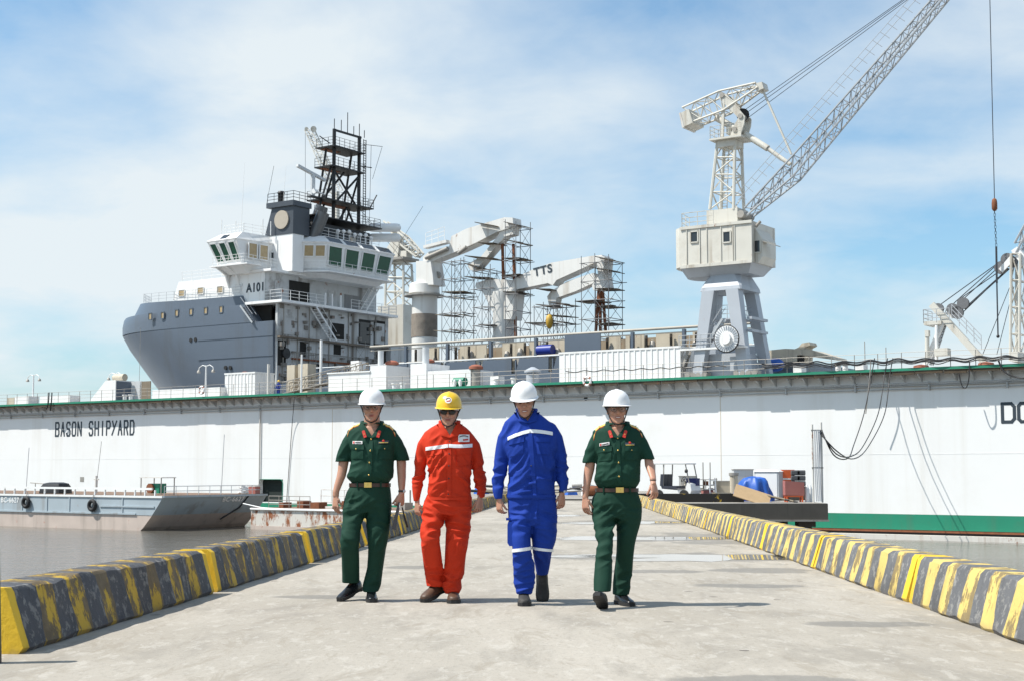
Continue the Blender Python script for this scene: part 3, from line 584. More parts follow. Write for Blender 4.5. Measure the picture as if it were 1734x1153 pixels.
# ---- funnel block
SH('funnel_base', MB().b2((-3.7, 2.7, 22.0), (.15, 4.4, 26.0)), m_sup)
SH('funnel', MB().hexa([(-3.9, 2.65, 26.0), (.2, 2.65, 26.0), (.2, 5.2, 26.0), (-3.9, 5.2, 26.0), (-2.9, 2.65, 29.0), (.2, 2.65, 29.0), (.2, 5.2, 29.0), (-2.9, 5.2, 29.0)]), m_fun)
SH('funnel_top', MB().b2((-3.5, 2.4, 29.0), (.4, 5.3, 29.55)), m_fun); SH('funnel_disc', MB().tube((-1.4, 2.5, 27.6), (-1.4, 2.66, 27.6), 1.0, 28), mat('disc_cream', (.42, .37, .30), .7, 0, .08, 2), 50)
SH('railing', rail([(-3.4, 2.5, 29.55), (.35, 2.5, 29.55), (.35, 5.2, 29.55)], 1.0, .95, .03), m_mast); SH('vent_stub', MB().lathe([(.35, 29.5), (.35, 30.6), (.45, 30.7), (.3, 30.9)], (-2.3, 3.4, 0), 12), m_mast, 50)
for (x, y, z) in ((.1, 5.9, 27.8), (-.9, 6.8, 28.7)):
    p, q = Vector((x, y, z - 2.0)), Vector((x + 1.0, y + .5, z + .9)); SH('exhaust_pipe', MB().path([p, p.lerp(q, .35), q], [.62, .68, .70], 18, cap=True), m_exh, 60); SH('exhaust_mouth', MB().tube(q, q + (q - p).normalized() * .03, .60, 18), m_shade)
SH('mast_house', MB().b2((-6, 5.4, 26.0), (-.8, 16.5, 28.0)), m_mast); SH('mast_deck', MB().b2((-6.4, 6, 28.5), (.2, 17.5, 28.62)), m_mast)
SH('railing', rail([(-.0, 6.2, 28.6), (.1, 17.3, 28.6), (-3, 17.4, 28.6)], 1.0, 1.0, .02), m_mast)
# ---- mast
mt = MB()
for b_ in (12.7, 17.1):
    mt.tube((-3, b_, 26.5), (-3, b_, 39.7), .22, 8); mt.tube((-6.2, b_, 26.5), (-4.2, b_, 37.5), .14, 8)
mt.bar((-3, 12.5, 39.6), (-3, 17.4, 39.6), .2, .22)
for p, q in (((-3, 12.7, 31), (-3, 17.1, 35)), ((-3, 17.1, 31), (-3, 12.7, 35)), ((-3, 12.7, 28), (-3, 15, 31)), ((-3, 17.1, 28), (-3, 15, 31)), ((-3, 9.4, 27.9), (-3, 12.2, 35.2)), ((-5, 12.7, 31.5), (-3, 14.5, 35)), ((-5.2, 12.7, 29), (-3, 12.7, 35)), ((-5.2, 17.1, 29), (-3, 17.1, 35))): mt.tube(p, q, .13, 7)
SH('mast_frame', mt, m_mast, 50)
for z_, a0, b0, b1 in ((31.2, -2.0, 10.4, 18.6), (35.2, -2.2, 11.6, 17.2), (37.5, -2.2, 11.8, 17.2)):
    SH('mast_platform', MB().b2((-5, b0, z_), (a0, b1, z_ + .14)), m_mast); SH('platform_soffit', MB().b2((-4.8, b0 + .5, z_ - .03), (a0 - 1.6, b1 - 2.4, z_ - .004)), m_rust); SH('railing', rail([(-4.9, b0, z_), (a0, b0, z_), (a0, b1, z_), (-4.9, b1, z_)], 1.1, .9, .022, 3, .032), m_mast)
ld = MB()
for s_ in (-.22, .22): ld.tube((-2.7, 17.75 + s_, 28), (-2.7, 17.75 + s_, 39.4), .05, 5)
for i in range(38): ld.tube((-2.7, 17.5, 28.2 + i * .3), (-2.7, 18.0, 28.2 + i * .3), .035, 4)
SH('mast_ladder', ld, m_mast)
SH('cage', MB().tube((-2.7, 18.7, 30), (-2.7, 18.9, 39), .03, 4).tube((-2.7, 17.5, 38.8), (-2.7, 21.0, 39.2), .03, 4).tube((-2.7, 19.2, 35), (-2.7, 20.9, 39.1), .03, 4).tube((-2.7, 18.6, 31.2), (-2.7, 20.0, 33.2), .08, 5).tube((-3, 12.0, 37.9), (-3, 10.2, 38.4), .06, 5).tube((-3, 17, 36.2), (-3, 19.4, 36.4), .06, 5), m_mast)
for b_, h_ in ((12.7, 1.2), (13.9, 1.3), (15.0, 2.4), (16.1, 1.0), (17.1, 1.5), (18, .9)): SH('antenna', MB().tube((-3, b_, 39.7), (-3, b_, 39.7 + h_), .05, 5), m_mast)
SH('radar_scanner', MB().bar((-3, 6.6, 34.4), (-3, 11.2, 33.5), .35, .3).tube((-3, 9.2, 31.3), (-3, 9.2, 33.8), .28, 8), m_grey); SH('radar_bracket', MB().bar((-3, 8.6, 31.3), (-3, 12.5, 31.4), .6, .15), m_mast)
SH('horn', MB().path([(-2.4, 10.6, 31.7), (-2.2, 9.2, 31.75), (-2.1, 8.4, 31.75)], [.06, .1, .3], 10), m_sup, 50)
for p, q in (((-3, 17.5, 30.5), (0, 21.5, 26.5)), ((-3, 17.5, 31), (1, 22.5, 24)), ((-6, 5, 30), (-4, 4, 34)), ((1, 17, 24), (3, 21.5, 31.5))): SH('stay_wire', MB().tube(p, q, .025, 4), m_mast)
for i, z_ in enumerate((28.2, 29.25)):
    SH('white_canister', MB().lathe([(.1, -1.9), (.42, -1.75), (.5, -1.4), (.5, 1.4), (.42, 1.75), (.1, 1.9)], (0, 0, 0), 16, axis='X'), m_sup, 60).matrix_local = Matrix.Translation((-.6 + .5 * i - .4, 19.4 - .6 * i, z_ - .3)) @ Matrix.Rotation(R(35), 4, 'Z')
for a_, b_, h0, h1 in ((-3.8, -1.0, 26, 33.5), (-1.6, 3, 29.5, 33.6), (-3, 8.6, 28, 32.8)): SH('whip_antenna', MB().tube((a_, b_, h0), (a_ + .15, b_ + .2, h1), .03, 5, .012), m_sup)
for a_, b_, h_ in ((-6.8, -.9, 1.6), (-4.6, -1, 1.3), (-6.2, 1.0, 1.5), (-3.2, 1.6, 1.7), (-2.7, 2.3, 1.5)): SH('pole', MB().tube((a_, b_, 26), (a_, b_, 26 + h_), .06, 6), m_sup)
# clutter at the bulkhead foot and scaffold
def scaffold_mb(x0, x1, y0, y1, z0, z1, dx=1.8, dz=1.7, brace=True, seed=0, r=.028):
    b = MB(); rs = random.Random(seed); nx = max(1, round((x1 - x0) / dx)); ny = max(1, round((y1 - y0) / dx)); nz = max(1, round((z1 - z0) / dz))
    X = [x0 + (x1 - x0) * i / nx for i in range(nx + 1)]; Yv = [y0 + (y1 - y0) * i / ny for i in range(ny + 1)]; Z = [z0 + (z1 - z0) * i / nz for i in range(nz + 1)]
    for x in X:
        for y in (Yv[0], Yv[-1]): b.tube((x, y, z0), (x + rs.uniform(-.05, .05), y, z1 + rs.uniform(.1, .9)), r, 5, cap=False)
    for z in Z[1:]:
        for y in (Yv[0], Yv[-1]): b.tube((x0 - rs.uniform(0, .5), y, z), (x1 + rs.uniform(0, .6), y, z + rs.uniform(-.06, .06)), r, 4, cap=False)
        for x in X: b.tube((x, y0, z), (x, y1, z), r, 4, cap=False)
    if brace:
        for k in range(nz):
            for i in range(nx):
                for y in (Yv[0], Yv[-1]):
                    b.tube((X[i], y, Z[k]), (X[i + 1], y, Z[k + 1]), r * .7, 4, cap=False); b.tube((X[i + 1], y, Z[k]), (X[i], y, Z[k + 1]), r * .7, 4, cap=False)
    return b, X, Z
b, X, Z = scaffold_mb(.3, 1.6, 13.0, 15.5, 9.9, 14.6, 1.3, 1.7, True, 2); s_ = SH('work_scaffold', b, m_dull); s_['kind'] = 'stuff'
b, X, Z = scaffold_mb(.3, 1.6, 2.0, 5.0, 9.9, 13.2, 1.3, 1.7, True, 3); s_ = SH('work_scaffold', b, m_dull); s_['kind'] = 'stuff'
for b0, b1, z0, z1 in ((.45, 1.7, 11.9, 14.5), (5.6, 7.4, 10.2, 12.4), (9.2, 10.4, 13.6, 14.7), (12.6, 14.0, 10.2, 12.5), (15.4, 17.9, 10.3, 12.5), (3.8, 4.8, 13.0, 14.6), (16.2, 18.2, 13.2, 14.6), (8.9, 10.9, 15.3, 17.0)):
    SH('recess_shade', MB().b2((.323, b0, z0), (.34, b1, z1)), m_shade)  # thin flat panels, recess shade put into their colour
rj = random.Random(8); jb = MB()
for i in range(70):
    y = rj.uniform(.5, 18.2); z = rj.choice((rj.uniform(10.2, 14.6), rj.uniform(15.1, 18.1))); w = rj.uniform(.08, .6); h_ = rj.uniform(.06, .5); jb.b2((.34, y, z), (.34 + rj.uniform(.05, .5), y + w, z + h_))
SH('bulkhead_fittings', jb, mat('grimy_fittings', (.20, .185, .165), .8, 0, .5, 1.5, rust=.35))['kind'] = 'stuff'
SH('fan', MB().tube((.35, 1.5, 13.2), (.65, 1.5, 13.2), .55, 16), m_mast, 50)
# ================================================================== CRANES
m_crane = mat('crane_cream', (.60, .58, .52), .5, 0, .10, .8, streak=.6, dirt=.2, rust=.12, dirtcol=(.30, .24, .17))
m_scaf = mat('scaffold_tube', (.17, .17, .175), .5, .3, .3, 2.0, rust=.12)
m_crgrey = mat('crane_grey', (.40, .43, .47), .45, 0, .08, .7, streak=.25, rust=.03)
m_lat = mat('lattice_grey', (.36, .38, .40), .45, .1, .12, 1.0)
m_rope = mat('steel_rope', (.05, .055, .065), .5, .3)
m_ship_cr = mat('knuckle_white', (.70, .69, .66), .5, 0, .08, .7, streak=.4, rust=.10, dirtcol=(.30, .22, .14))
class Frame:
    """a thing standing in the dock's axes; K() turns a sighted point at distance v into its local coordinates"""
    def __init__(s, name, label, cat, u, v, z, group=None): s.o = Vector((u, v, z)); s.t = dthing(name, label, cat, u, v, z, group)
    def K(s, px, py, v=None): return dk(px, py, s.o.y if v is None else v) - s.o
    def add(s, name, mb, m, sm=False, kind=None, parent=None): return mb.build(name, m, parent or s.t, sm, kind)
def panel(fr, name, pts, v0, v1, m, parent=None):
    P_ = [fr.K(x, y, v0) for x, y in pts]; poly = [(p.x, p.z) for p in P_]
    return fr.add(name, MB().prism(poly, v0 - fr.o.y, v1 - fr.o.y), m, False, None, parent)
def truss(b, A, B, n, r=.05, rc=.09, zig=True):
    """A, B: lists of four corner points at the two ends"""
    for a, q in zip(A, B): b.tube(a, q, rc, 6)
    k = len(A)
    for i in range(n):
        f0, f1 = i / n, (i + 1) / n
        for j in range(k):
            a0, a1 = A[j].lerp(B[j], f0), A[j].lerp(B[j], f1); c0, c1 = A[(j + 1) % k].lerp(B[(j + 1) % k], f0), A[(j + 1) % k].lerp(B[(j + 1) % k], f1)
            b.tube(a0, c1, r, 4, cap=False) if i % 2 else b.tube(c0, a1, r, 4, cap=False); b.tube(a1, c1, r, 4, cap=False)
    return b
u0 = dk(1222, 625, 3).x
C = Frame('portal_crane', 'grey and cream portal crane with long lattice jib on the dock', 'crane', u0, 3, DT); K = C.K
# portal: four tapering box legs bound by a head ring
def leg(px0, py0, px1, py1, v0, v1, w0, w1):
    p, q = K(px0, py0, v0), K(px1, py1, v1); p.z = 0.0; b = MB()
    b.hexa([p + Vector((x * w0, y * .35, 0)) for x, y in ((-1, -1), (1, -1), (1, 1), (-1, 1))] + [q + Vector((x * w1, y * .45, 0)) for x, y in ((-1, -1), (1, -1), (1, 1), (-1, 1))]); return b
for a in ((1183, 622, 1203, 494, 1.0, 1.5, .40, .52), (1263, 620, 1243, 490, 1.0, 1.5, .40, .52), (1205, 618, 1212, 492, 5.0, 4.5, .38, .45), (1300, 615, 1270, 485, 5.0, 4.5, .38, .45)): C.add('leg', leg(*a), m_crgrey)
zt, zb = K(1225, 466, 3).z, K(1225, 497, 3).z; cxh = (K(1203, 494, 1.5).x + K(1243, 494, 1.5).x) / 2
def ringp(hx, hy, ch): return [(cxh - hx + ch, 0 - hy), (cxh + hx - ch, -hy), (cxh + hx, -hy + ch), (cxh + hx, hy - ch), (cxh + hx - ch, hy), (cxh - hx + ch, hy), (cxh - hx, hy - ch), (cxh - hx, -hy + ch)]
b = MB(); b.loft([[(x, y, z) for x, y in ringp(hx, hy, ch)] for z, hx, hy, ch in ((zb, 1.75, 1.85, .1), (zb + .3, 1.72, 1.8, .15), (zt, 1.25, 1.3, .4))]); C.add('portal_head', b, m_crgrey)
C.add('slewing_ring', MB().lathe([(1.35, zt), (1.35, zt + .35), (1.55, zt + .4), (1.55, zt + .6), (1.3, zt + .62)], (cxh, 0, 0), 28), m_crgrey, 40)
pz = K(1230, 542, 2).z
C.add('work_platform', MB().b2((cxh - 1.4, -1.3, pz), (cxh + 1.2, 1.6, pz + .1)), m_crgrey); C.add('railing', rail([(cxh - 1.3, -1.3, pz + .1), (cxh + 1.1, -1.3, pz + .1), (cxh + 1.1, 1.5, pz + .1)], 1.0, .8, .025), m_steel)
z2 = K(1200, 592, 1).z; C.add('gallery', MB().b2((K(1150, 595, .6).x, -2.4, z2), (K(1262, 595, .6).x, -1.9, z2 + .14)), m_sup); C.add('railing', rail([(K(1150, 595, .6).x, -2.4, z2 + .14), (K(1240, 595, .6).x, -2.4, z2 + .14)], 1.0, 1.0, .025), m_steel)
C.add('ladder', stair((K(1190, 585, 1).x, -1.6, z2 + .1), (K(1222, 540, 1).x, -1.6, pz), .6, (0, 1, 0), 9), m_steel); C.add('ladder', stair((K(1150, 622, 1).x, -1.8, .1), (K(1165, 592, 1).x, -1.8, z2), .5, (0, 1, 0), 7), m_dull)
for py in (541, 562): q = K(1285, py, 3); C.add('side_rung', MB().b2((q.x - .3, -1.5, q.z - .1), (q.x + .1, 1.5, q.z + .1)), m_crgrey)
# cable reel
q = K(1232, 574, .2); o = C.add('cable_reel', MB().tube((q.x, -3.0, q.z), (q.x, -2.9, q.z), 1.0, 32), m_sup, 40)
b = MB()
for i in range(28):
    a = 2 * math.pi * i / 28; b.bar((q.x + .62 * math.cos(a), -3.03, q.z + .62 * math.sin(a)), (q.x + .95 * math.cos(a), -3.03, q.z + .95 * math.sin(a)), .05, .06)
C.add('reel_spokes', b, m_crgrey, False, None, o); C.add('reel_hub', MB().tube((q.x, -3.25, q.z), (q.x, -2.4, q.z), .42, 20), m_sup, 40, None, o); C.add('reel_rim', MB().path([(q.x + 1.0 * math.cos(R(k)), -2.95, q.z + 1.0 * math.sin(R(k))) for k in range(0, 361, 15)], .06, 6), m_mast, 60, None, o)
C.add('machinery_box', MB().b2((K(1188, 620, 2).x, -1.4, .05), (K(1260, 620, 2).x, 1.4, 1.9)).b2((K(1240, 620, 1.5).x, -1.9, .5), (K(1262, 620, 1.5).x, -1.42, 1.6)), m_crgrey)
for px in (1172, 1190, 1255, 1275): q = K(px, 622, 1); C.add('bogie', MB().b2((q.x - .5, -2.3, .02), (q.x + .5, -1.6, .45)).tube((q.x - .25, -2.35, .25), (q.x - .25, -1.55, .25), .22, 12).tube((q.x + .25, -2.35, .25), (q.x + .25, -1.55, .25), .22, 12), m_dull, 40)
# machinery house with rounded rear end
x0, x1 = K(1157, 410, .7).x, K(1272, 410, .7).x; z0, z1 = K(1220, 447, .7).z, K(1220, 379, .7).z; hy = 2.2
pg = [(x1, -hy), (x1, hy), (x0, hy)] + [(x0 - 1.35 * math.sin(R(k)) ** .8, hy * math.cos(R(k))) for k in range(15, 180, 15)] + [(x0, -hy)]
C.add('machinery_house', MB().loft([[(x, y, z) for x, y in pg] for z in (z0, z0 + .25, z1 - .15, z1)]), m_crane, 25)
pgb = [(x * .93 + .1, y * .9) for x, y in pg]; C.add('house_underframe', MB().loft([[(x * .86, y * .7, z0 - .75) for x, y in pgb], [(x, y, z0 - .01) for x, y in pgb]]), m_crgrey, 25)
C.add('house_sill', MB().b2((x0 - .3, -hy - .08, z0 - .12), (x1 + .02, -hy - .003, z0 + .12)), m_crane); C.add('house_cornice', MB().b2((x0 - .3, -hy - .1, z1 - .18), (x1 + .05, -hy - .003, z1 + .05)), m_crane)
for px in (1163, 1185, 1197, 1221, 1241, 1244): q = K(px, 410, .8); C.add('rib', MB().b2((q.x - .035, -hy - .06, z0 + .12), (q.x + .035, -hy - .002, z1 - .18)), m_crane)
for px in (1176, 1231): q = K(px, 402, .8); winbox(C.t, (q.x - .32, -hy - .02, q.z - .42), (.64, 0, 0), (0, 0, .86), m_glb, .1, 'window', m_crane)
C.add('railing', rail([(x0 - .6, 0, z1), (x0 - .2, -hy + .1, z1), (K(1207, 378, .8).x, -hy + .1, z1)], 1.15, 1.2, .028), m_crane)
# operator cab
c0, c1 = x1 + .02, K(1311, 420, 3.6).x; zc0, zc1 = K(1290, 449, 2.5).z, K(1290, 393, 2.5).z
C.add('operator_cab', MB().prism([(c0, zc0), (c1 - .35, zc0), (c1, zc0 + .5), (c1, zc1 - .75), (c1 - .5, zc1), (c0, zc1 + .1)], -1.6, .9), m_crane)
winbox(C.t, (c1 - 1.15, -1.64, zc0 + .8), (1.0, 0, 0), (0, 0, .95), m_glb, .08, 'window', m_crane); C.add('sunshade', MB().bar((c1 + .0, -1.2, zc1 - .9), (c1 + 1.1, -1.2, zc1 - 1.35), .9, .06), m_dull); C.add('headlight', MB().tube((c0 + .1, -1.7, zc1 + .2), (c0 + .5, -1.7, zc1 + .6), .12, 8), m_dull)
# tower
C.add('tower_foot', MB().b2((K(1206, 370, 3).x, -1.0, z1), (K(1258, 370, 3).x, 1.0, K(1230, 358, 3).z)), m_crane)
A_ = [K(1211, 358, 3) + Vector((0, y, 0)) for y in (-.95, .95)] + [K(1251, 358, 3) + Vector((0, y, 0)) for y in (.95, -.95)]; B_ = [K(1221, 240, 3) + Vector((0, y, 0)) for y in (-.6, .6)] + [K(1250, 240, 3) + Vector((0, y, 0)) for y in (.6, -.6)]
C.add('tower_lattice', truss(MB(), A_, B_, 4, .06, .13), m_crane, 50)
b = MB()
for s_ in (-.2, .2): b.tube(K(1230, 356, 3) + Vector((s_, -.3, 0)), K(1233, 244, 3) + Vector((s_, -.3, 0)), .04, 4)
for i in range(22): c = K(1230, 356, 3).lerp(K(1233, 244, 3), i / 22) + Vector((0, -.3, 0)); b.tube(c + Vector((-.2, 0, 0)), c + Vector((.2, 0, 0)), .025, 4)
C.add('tower_ladder', b, m_crane)
zp = K(1238, 240, 3).z; C.add('tower_platform', MB().b2((K(1212, 240, 3).x, -1.2, zp), (K(1266, 240, 3).x, 1.2, zp + .14)).b2((K(1222, 252, 3).x, -.8, zp - .55), (K(1252, 252, 3).x, .8, zp - .01)), m_crane); C.add('railing', rail([(K(1213, 240, 3).x, 1.1, zp + .14), (K(1213, 240, 3).x, -1.1, zp + .14), (K(1265, 240, 3).x, -1.1, zp + .14)], 1.0, .8, .022), m_crane)
for v in (2.4, 3.6):
    C.add('head_plate', MB().prism([(p.x, p.z) for p in (K(x, y, 3) for x, y in ((1240, 238), (1250, 214), (1256, 203), (1222, 168), (1228, 161), (1236, 163), (1267, 200), (1266, 212), (1258, 238)))], v - 3 - .06, v - 3 + .06), m_crane)
    C.add('head_strut', MB().bar(K(1223, 238, v), K(1226, 168, v), .16, .2), m_crane)
for px, py in ((1229, 165), (1260, 200), (1250, 222)): q = K(px, py, 3); C.add('pin', MB().tube(q + Vector((0, -.75, 0)), q + Vector((0, .75, 0)), .2, 12), m_dull, 50)
C.add('rope_sheave', MB().tube(K(1258, 195, 2.9), K(1258, 195, 3.1), .5, 20), m_mast, 50); C.add('winch_box', MB().b2(K(1230, 228, 2.6), K(1242, 218, 3.4)), m_crane)
# counterweight lever
T0, T1, T2 = [(1163, 186), (1175, 212)], [(1224, 158), (1231, 190)], [(1284, 143), (1288, 150)]
def sec(P_, v): return [K(*P_[0], 3) + Vector((0, -v, 0)), K(*P_[0], 3) + Vector((0, v, 0)), K(*P_[1], 3) + Vector((0, v, 0)), K(*P_[1], 3) + Vector((0, -v, 0))]
C.add('counterweight_lever', truss(truss(MB(), sec(T0, .8), sec(T1, .7), 3, .045, .09), sec(T1, .7), sec(T2, .5), 3, .045, .09), m_crane, 50)
panel(C, 'counterweight', [(1150, 193), (1166, 185), (1173, 208), (1156, 216)], 2.0, 4.0, m_crane); panel(C, 'counterweight_rust', [(1149.6, 192), (1152.4, 191), (1158.5, 216), (1155, 217)], 1.97, 4.03, m_rustw)
panel(C, 'lever_head', [(1278, 142), (1290, 139), (1293, 150), (1281, 155)], 2.5, 3.5, m_crane)
C.add('link_rod', MB().tube(K(1291, 152, 3), K(1340, 262, 3), .09, 8), m_crane, 50); C.add('luffing_screw', MB().tube(K(1262, 228, 3), K(1300, 252, 3), .26, 10).tube(K(1300, 252, 3), K(1338, 279, 3), .17, 10), m_crane, 50); C.add('luffing_motor', MB().tube(K(1213, 200, 3), K(1245, 218, 3), .28, 10), m_crane, 50)
# jib
J0, J1, J2 = [(1266, 354), (1268, 368)], [(1350, 266), (1348, 303)], [(1668, -97), (1676, -90)]
C.add('jib_lattice', truss(truss(MB(), sec(J0, .55), sec(J1, .75), 5, .04, .085), sec(J1, .75), sec(J2, .4), 22, .035, .085), m_lat, 50)
b = MB()
for i in range(26):
    f = .02 + i / 27; c = K(1268, 350, 3).lerp(K(1600, -22, 3), f) + Vector((-.15, -.8, .1)); n_ = Vector((-.75, 0, .65)); b.tube(c, c + n_ * .95, .022, 4)
for k in (.5, .95): b.tube(K(1268, 350, 3) + Vector((-.15, -.8, .1)) + Vector((-.75, 0, .65)) * k, K(1600, -22, 3) + Vector((-.15, -.8, .1)) + Vector((-.75, 0, .65)) * k, .02, 4)
C.add('jib_handrail', b, m_lat); C.add('jib_pivot', MB().tube(K(1263, 366, 3) + Vector((0, -1, 0)), K(1263, 366, 3) + Vector((0, 1, 0)), .3, 12), m_dull, 50)
for dx, dy in ((0, -4), (3, 1), (6, 9)): C.add('hoist_rope', MB().tube(K(1258 + dx, 193 + dy, 3), K(1668, -97, 3), .025, 5), m_rope)
C.add('fall_rope', MB().tube(K(1674, -95, 3), K(1684, 338, 3), .03, 6), m_rope)
q = K(1684, 347, 3); blk = C.add('hook_block', MB().lathe([(.05, .45), (.16, .35), (.2, .1), (.2, -.3), (.1, -.45)], q, 12), m_rust, 50)
b = MB(); p0, p1 = K(1684, 357, 3), K(1687, 418, 3)
for i in range(12): c = p0.lerp(p1, i / 12); e = Vector((.05, 0, 0)) if i % 2 else Vector((0, .05, 0)); b.path([c + e, c + e * 1.1 + (p1 - p0) / 24, c + (p1 - p0) / 12 + e, c + (p1 - p0) / 12 - e, c - e, c + e], .02, 4)
C.add('chain', b, m_mast); C.add('sling', MB().tube(K(1687, 418, 3), K(1688, 480, 3), .07, 6).tube(K(1688, 480, 3), K(1690, 568, 3), .05, 6), m_rope); C.add('sling_end', MB().ball(K(1690, 570, 3), .12, 8), m_mast, 60)
# ---------------- second crane at the right edge
u1 = dk(1620, 612, 4).x; E = Frame('luffing_crane', 'white luffing crane with rope pulleys, cut off by the right edge', 'crane', u1, 4, DT); K = E.K
for v in (3.4, 4.6):
    E.add('brace_leg', MB().bar(K(1578, 516, v), K(1668, 614, v), .36, .46), m_crane); E.add('rear_leg', MB().bar(K(1566, 618, v), K(1597, 545, v), .28, .3), m_sup)
E.add('rear_ladder', stair(K(1577, 618, 4), K(1601, 545, 4), .5, (0, 1, 0), 14), m_steel)
E.add('platform', MB().b2(K(1564, 551, 3.0), K(1608, 547, 5.0)), m_crane); q = K(1564, 547, 3); r_ = K(1608, 547, 3); E.add('railing', rail([(q.x, 1, q.z), (q.x, -1, q.z), (r_.x, -1, q.z)], .95, .8, .025), m_steel); E.add('platform_post', MB().tube(K(1586, 551, 3.1), K(1586, 612, 3.1), .12, 8), m_sup, 50)
b = rail([K(1612, 540, 2.9), K(1662, 592, 2.9)], 1.0, .8, .03); E.add('stair_guard', b, m_steel)
def sheave(px, py, r, v=4.0): q = K(px, py, v); o = E.add('pulley', MB().lathe([(r, -.12), (r * .86, -.05), (r * .86, .05), (r, .12)], (0, 0, 0), 24, axis='Y'), m_scaf, 50); o.location = q; return o
for px, py, r in ((1589, 523, .38), (1613, 524, .42), (1621, 530, .45), (1631, 514, .42), (1695, 454, .45), (1706, 440, .45), (1713, 444, .42)):
    for v in (3.6, 4.2): sheave(px, py, r, v)
panel(E, 'pulley_frame', [(1601, 531), (1612, 540), (1640, 512), (1632, 506)], 3.9, 4.0, m_sup); panel(E, 'pulley_frame', [(1691, 456), (1697, 462), (1718, 440), (1712, 432)], 3.3, 3.45, m_sup)
for a, q in (((1590, 518), (1690, 446)), ((1613, 516), (1698, 440)), ((1618, 519), (1702, 443)), ((1625, 507), (1704, 452)), ((1630, 530), (1708, 455)), ((1634, 524), (1716, 450)), ((1636, 520), (1700, 462))): E.add('luffing_rope', MB().tube(K(*a), K(*q), .035, 5), m_rope)
A_ = [K(1716, 612, 4) + Vector((0, y, 0)) for y in (-.8, .8)] + [K(1731, 612, 4) + Vector((0, y, 0)) for y in (.8, -.8)]; B_ = [K(1717, 432, 4) + Vector((0, y, 0)) for y in (-.7, .7)] + [K(1732, 432, 4) + Vector((0, y, 0)) for y in (.7, -.7)]
E.add('mast', truss(MB(), A_, B_, 4, .045, .10), m_crane, 50); panel(E, 'mast_head', [(1712, 425), (1722, 418), (1738, 436), (1738, 450), (1730, 450)], 3.4, 4.6, m_sup)
A_ = [K(1722, 424, 4) + Vector((0, y, z)) for y, z in ((-.6, .4), (.6, .4), (.6, -.4), (-.6, -.4))]; B_ = [K(1800, 280, 4) + Vector((0, y, z)) for y, z in ((-.5, .4), (.5, .4), (.5, -.4), (-.5, -.4))]; E.add('jib', truss(MB(), A_, B_, 6, .04, .08), m_lat, 50)
for a, q in (((1664, 600), (1716, 472)), ((1688, 600), (1717, 486))): E.add('guy_wire', MB().tube(K(*a), K(*q), .025, 4), m_rope)
E.add('control_box', MB().b2(K(1582, 602, 2.6), K(1610, 590, 3.4)), m_crane); E.add('control_box', MB().b2(K(1712, 612, 2.6), K(1736, 598, 4.6)), m_crane)
E.add('vent_pipe', MB().tube(K(1570, 612, 3), K(1570, 570, 3), .16, 10).b2(K(1566, 570, 2.8), K(1575, 560, 3.2)), m_crane, 50)
# ---------------- far tower crane behind the ship
u2 = dk(676, 640, 36).x; T = Frame('tower_slewing_crane', 'small white lattice crane behind the ship, jib folded over', 'crane', u2, 36, DT); K = T.K
A_ = [K(661, 520, 36) + Vector((0, y, 0)) for y in (-1, 1)] + [K(692, 520, 36) + Vector((0, y, 0)) for y in (1, -1)]; B_ = [K(661, 447, 36) + Vector((0, y, 0)) for y in (-.8, .8)] + [K(690, 447, 36) + Vector((0, y, 0)) for y in (.8, -.8)]
T.add('tower', truss(MB(), A_, B_, 3, .08, .16), m_crane, 50); T.add('tower_base', MB().b2((K(657, 580, 36).x, -2, 0), (K(700, 580, 36).x, 2, K(680, 520, 36).z)), m_crane)
T.add('slewing_platform', MB().b2((K(650, 445, 36).x, -1.6, K(650, 446, 36).z), (K(696, 445, 36).x, 1.6, K(650, 442, 36).z)), m_dull)
panel(T, 'machine_head', [(656, 442), (655, 420), (666, 402), (676, 414), (672, 442)], 35.2, 36.8, m_crane); panel(T, 'cab', [(676, 440), (676, 425), (688, 425), (688, 440)], 35.4, 36.6, m_crane)
def secT(a, c, w): return [K(*a, 36) + Vector((0, -w, 0)), K(*a, 36) + Vector((0, w, 0)), K(*c, 36) + Vector((0, w, 0)), K(*c, 36) + Vector((0, -w, 0))]
T.add('jib', truss(truss(MB(), secT((653, 376), (657, 380), .4), secT((688, 402), (680, 414), .6), 5, .07, .13), secT((688, 402), (680, 414), .6), secT((714, 430), (708, 436), .4), 4, .07, .13), m_crane, 50)
T.add('strut', MB().tube(K(664, 410, 36), K(678, 398, 36), .2, 8).tube(K(656, 447, 36), K(628, 472, 36), .15, 6), m_crane, 50)
u3 = dk(553, 600, 36).x; G = Frame('lattice_boom', 'thin white lattice boom rising behind the black mast', 'crane boom', u3, 36, DT); K = G.K
def secG(a, c, w): return [K(*a, 36) + Vector((0, -w, 0)), K(*a, 36) + Vector((0, w, 0)), K(*c, 36) + Vector((0, w, 0)), K(*c, 36) + Vector((0, -w, 0))]
G.add('boom', truss(MB(), secG((565, 330), (577, 322), .4), secG((519, 222), (530, 220), .35), 12, .035, .07), m_crane, 50); G.add('boom_head', MB().tube(K(531, 219, 35.6), K(531, 219, 36.4), .38, 14).tube(K(519, 219, 35.6), K(519, 219, 36.4), .25, 14), m_crane, 50); G.add('boom_rope', MB().tube(K(517, 222), K(517, 340), .03, 4), m_rope); G.add('boom_post', MB().tube(K(571, 326), K(571, 600), .3, 8), m_crane, 50)
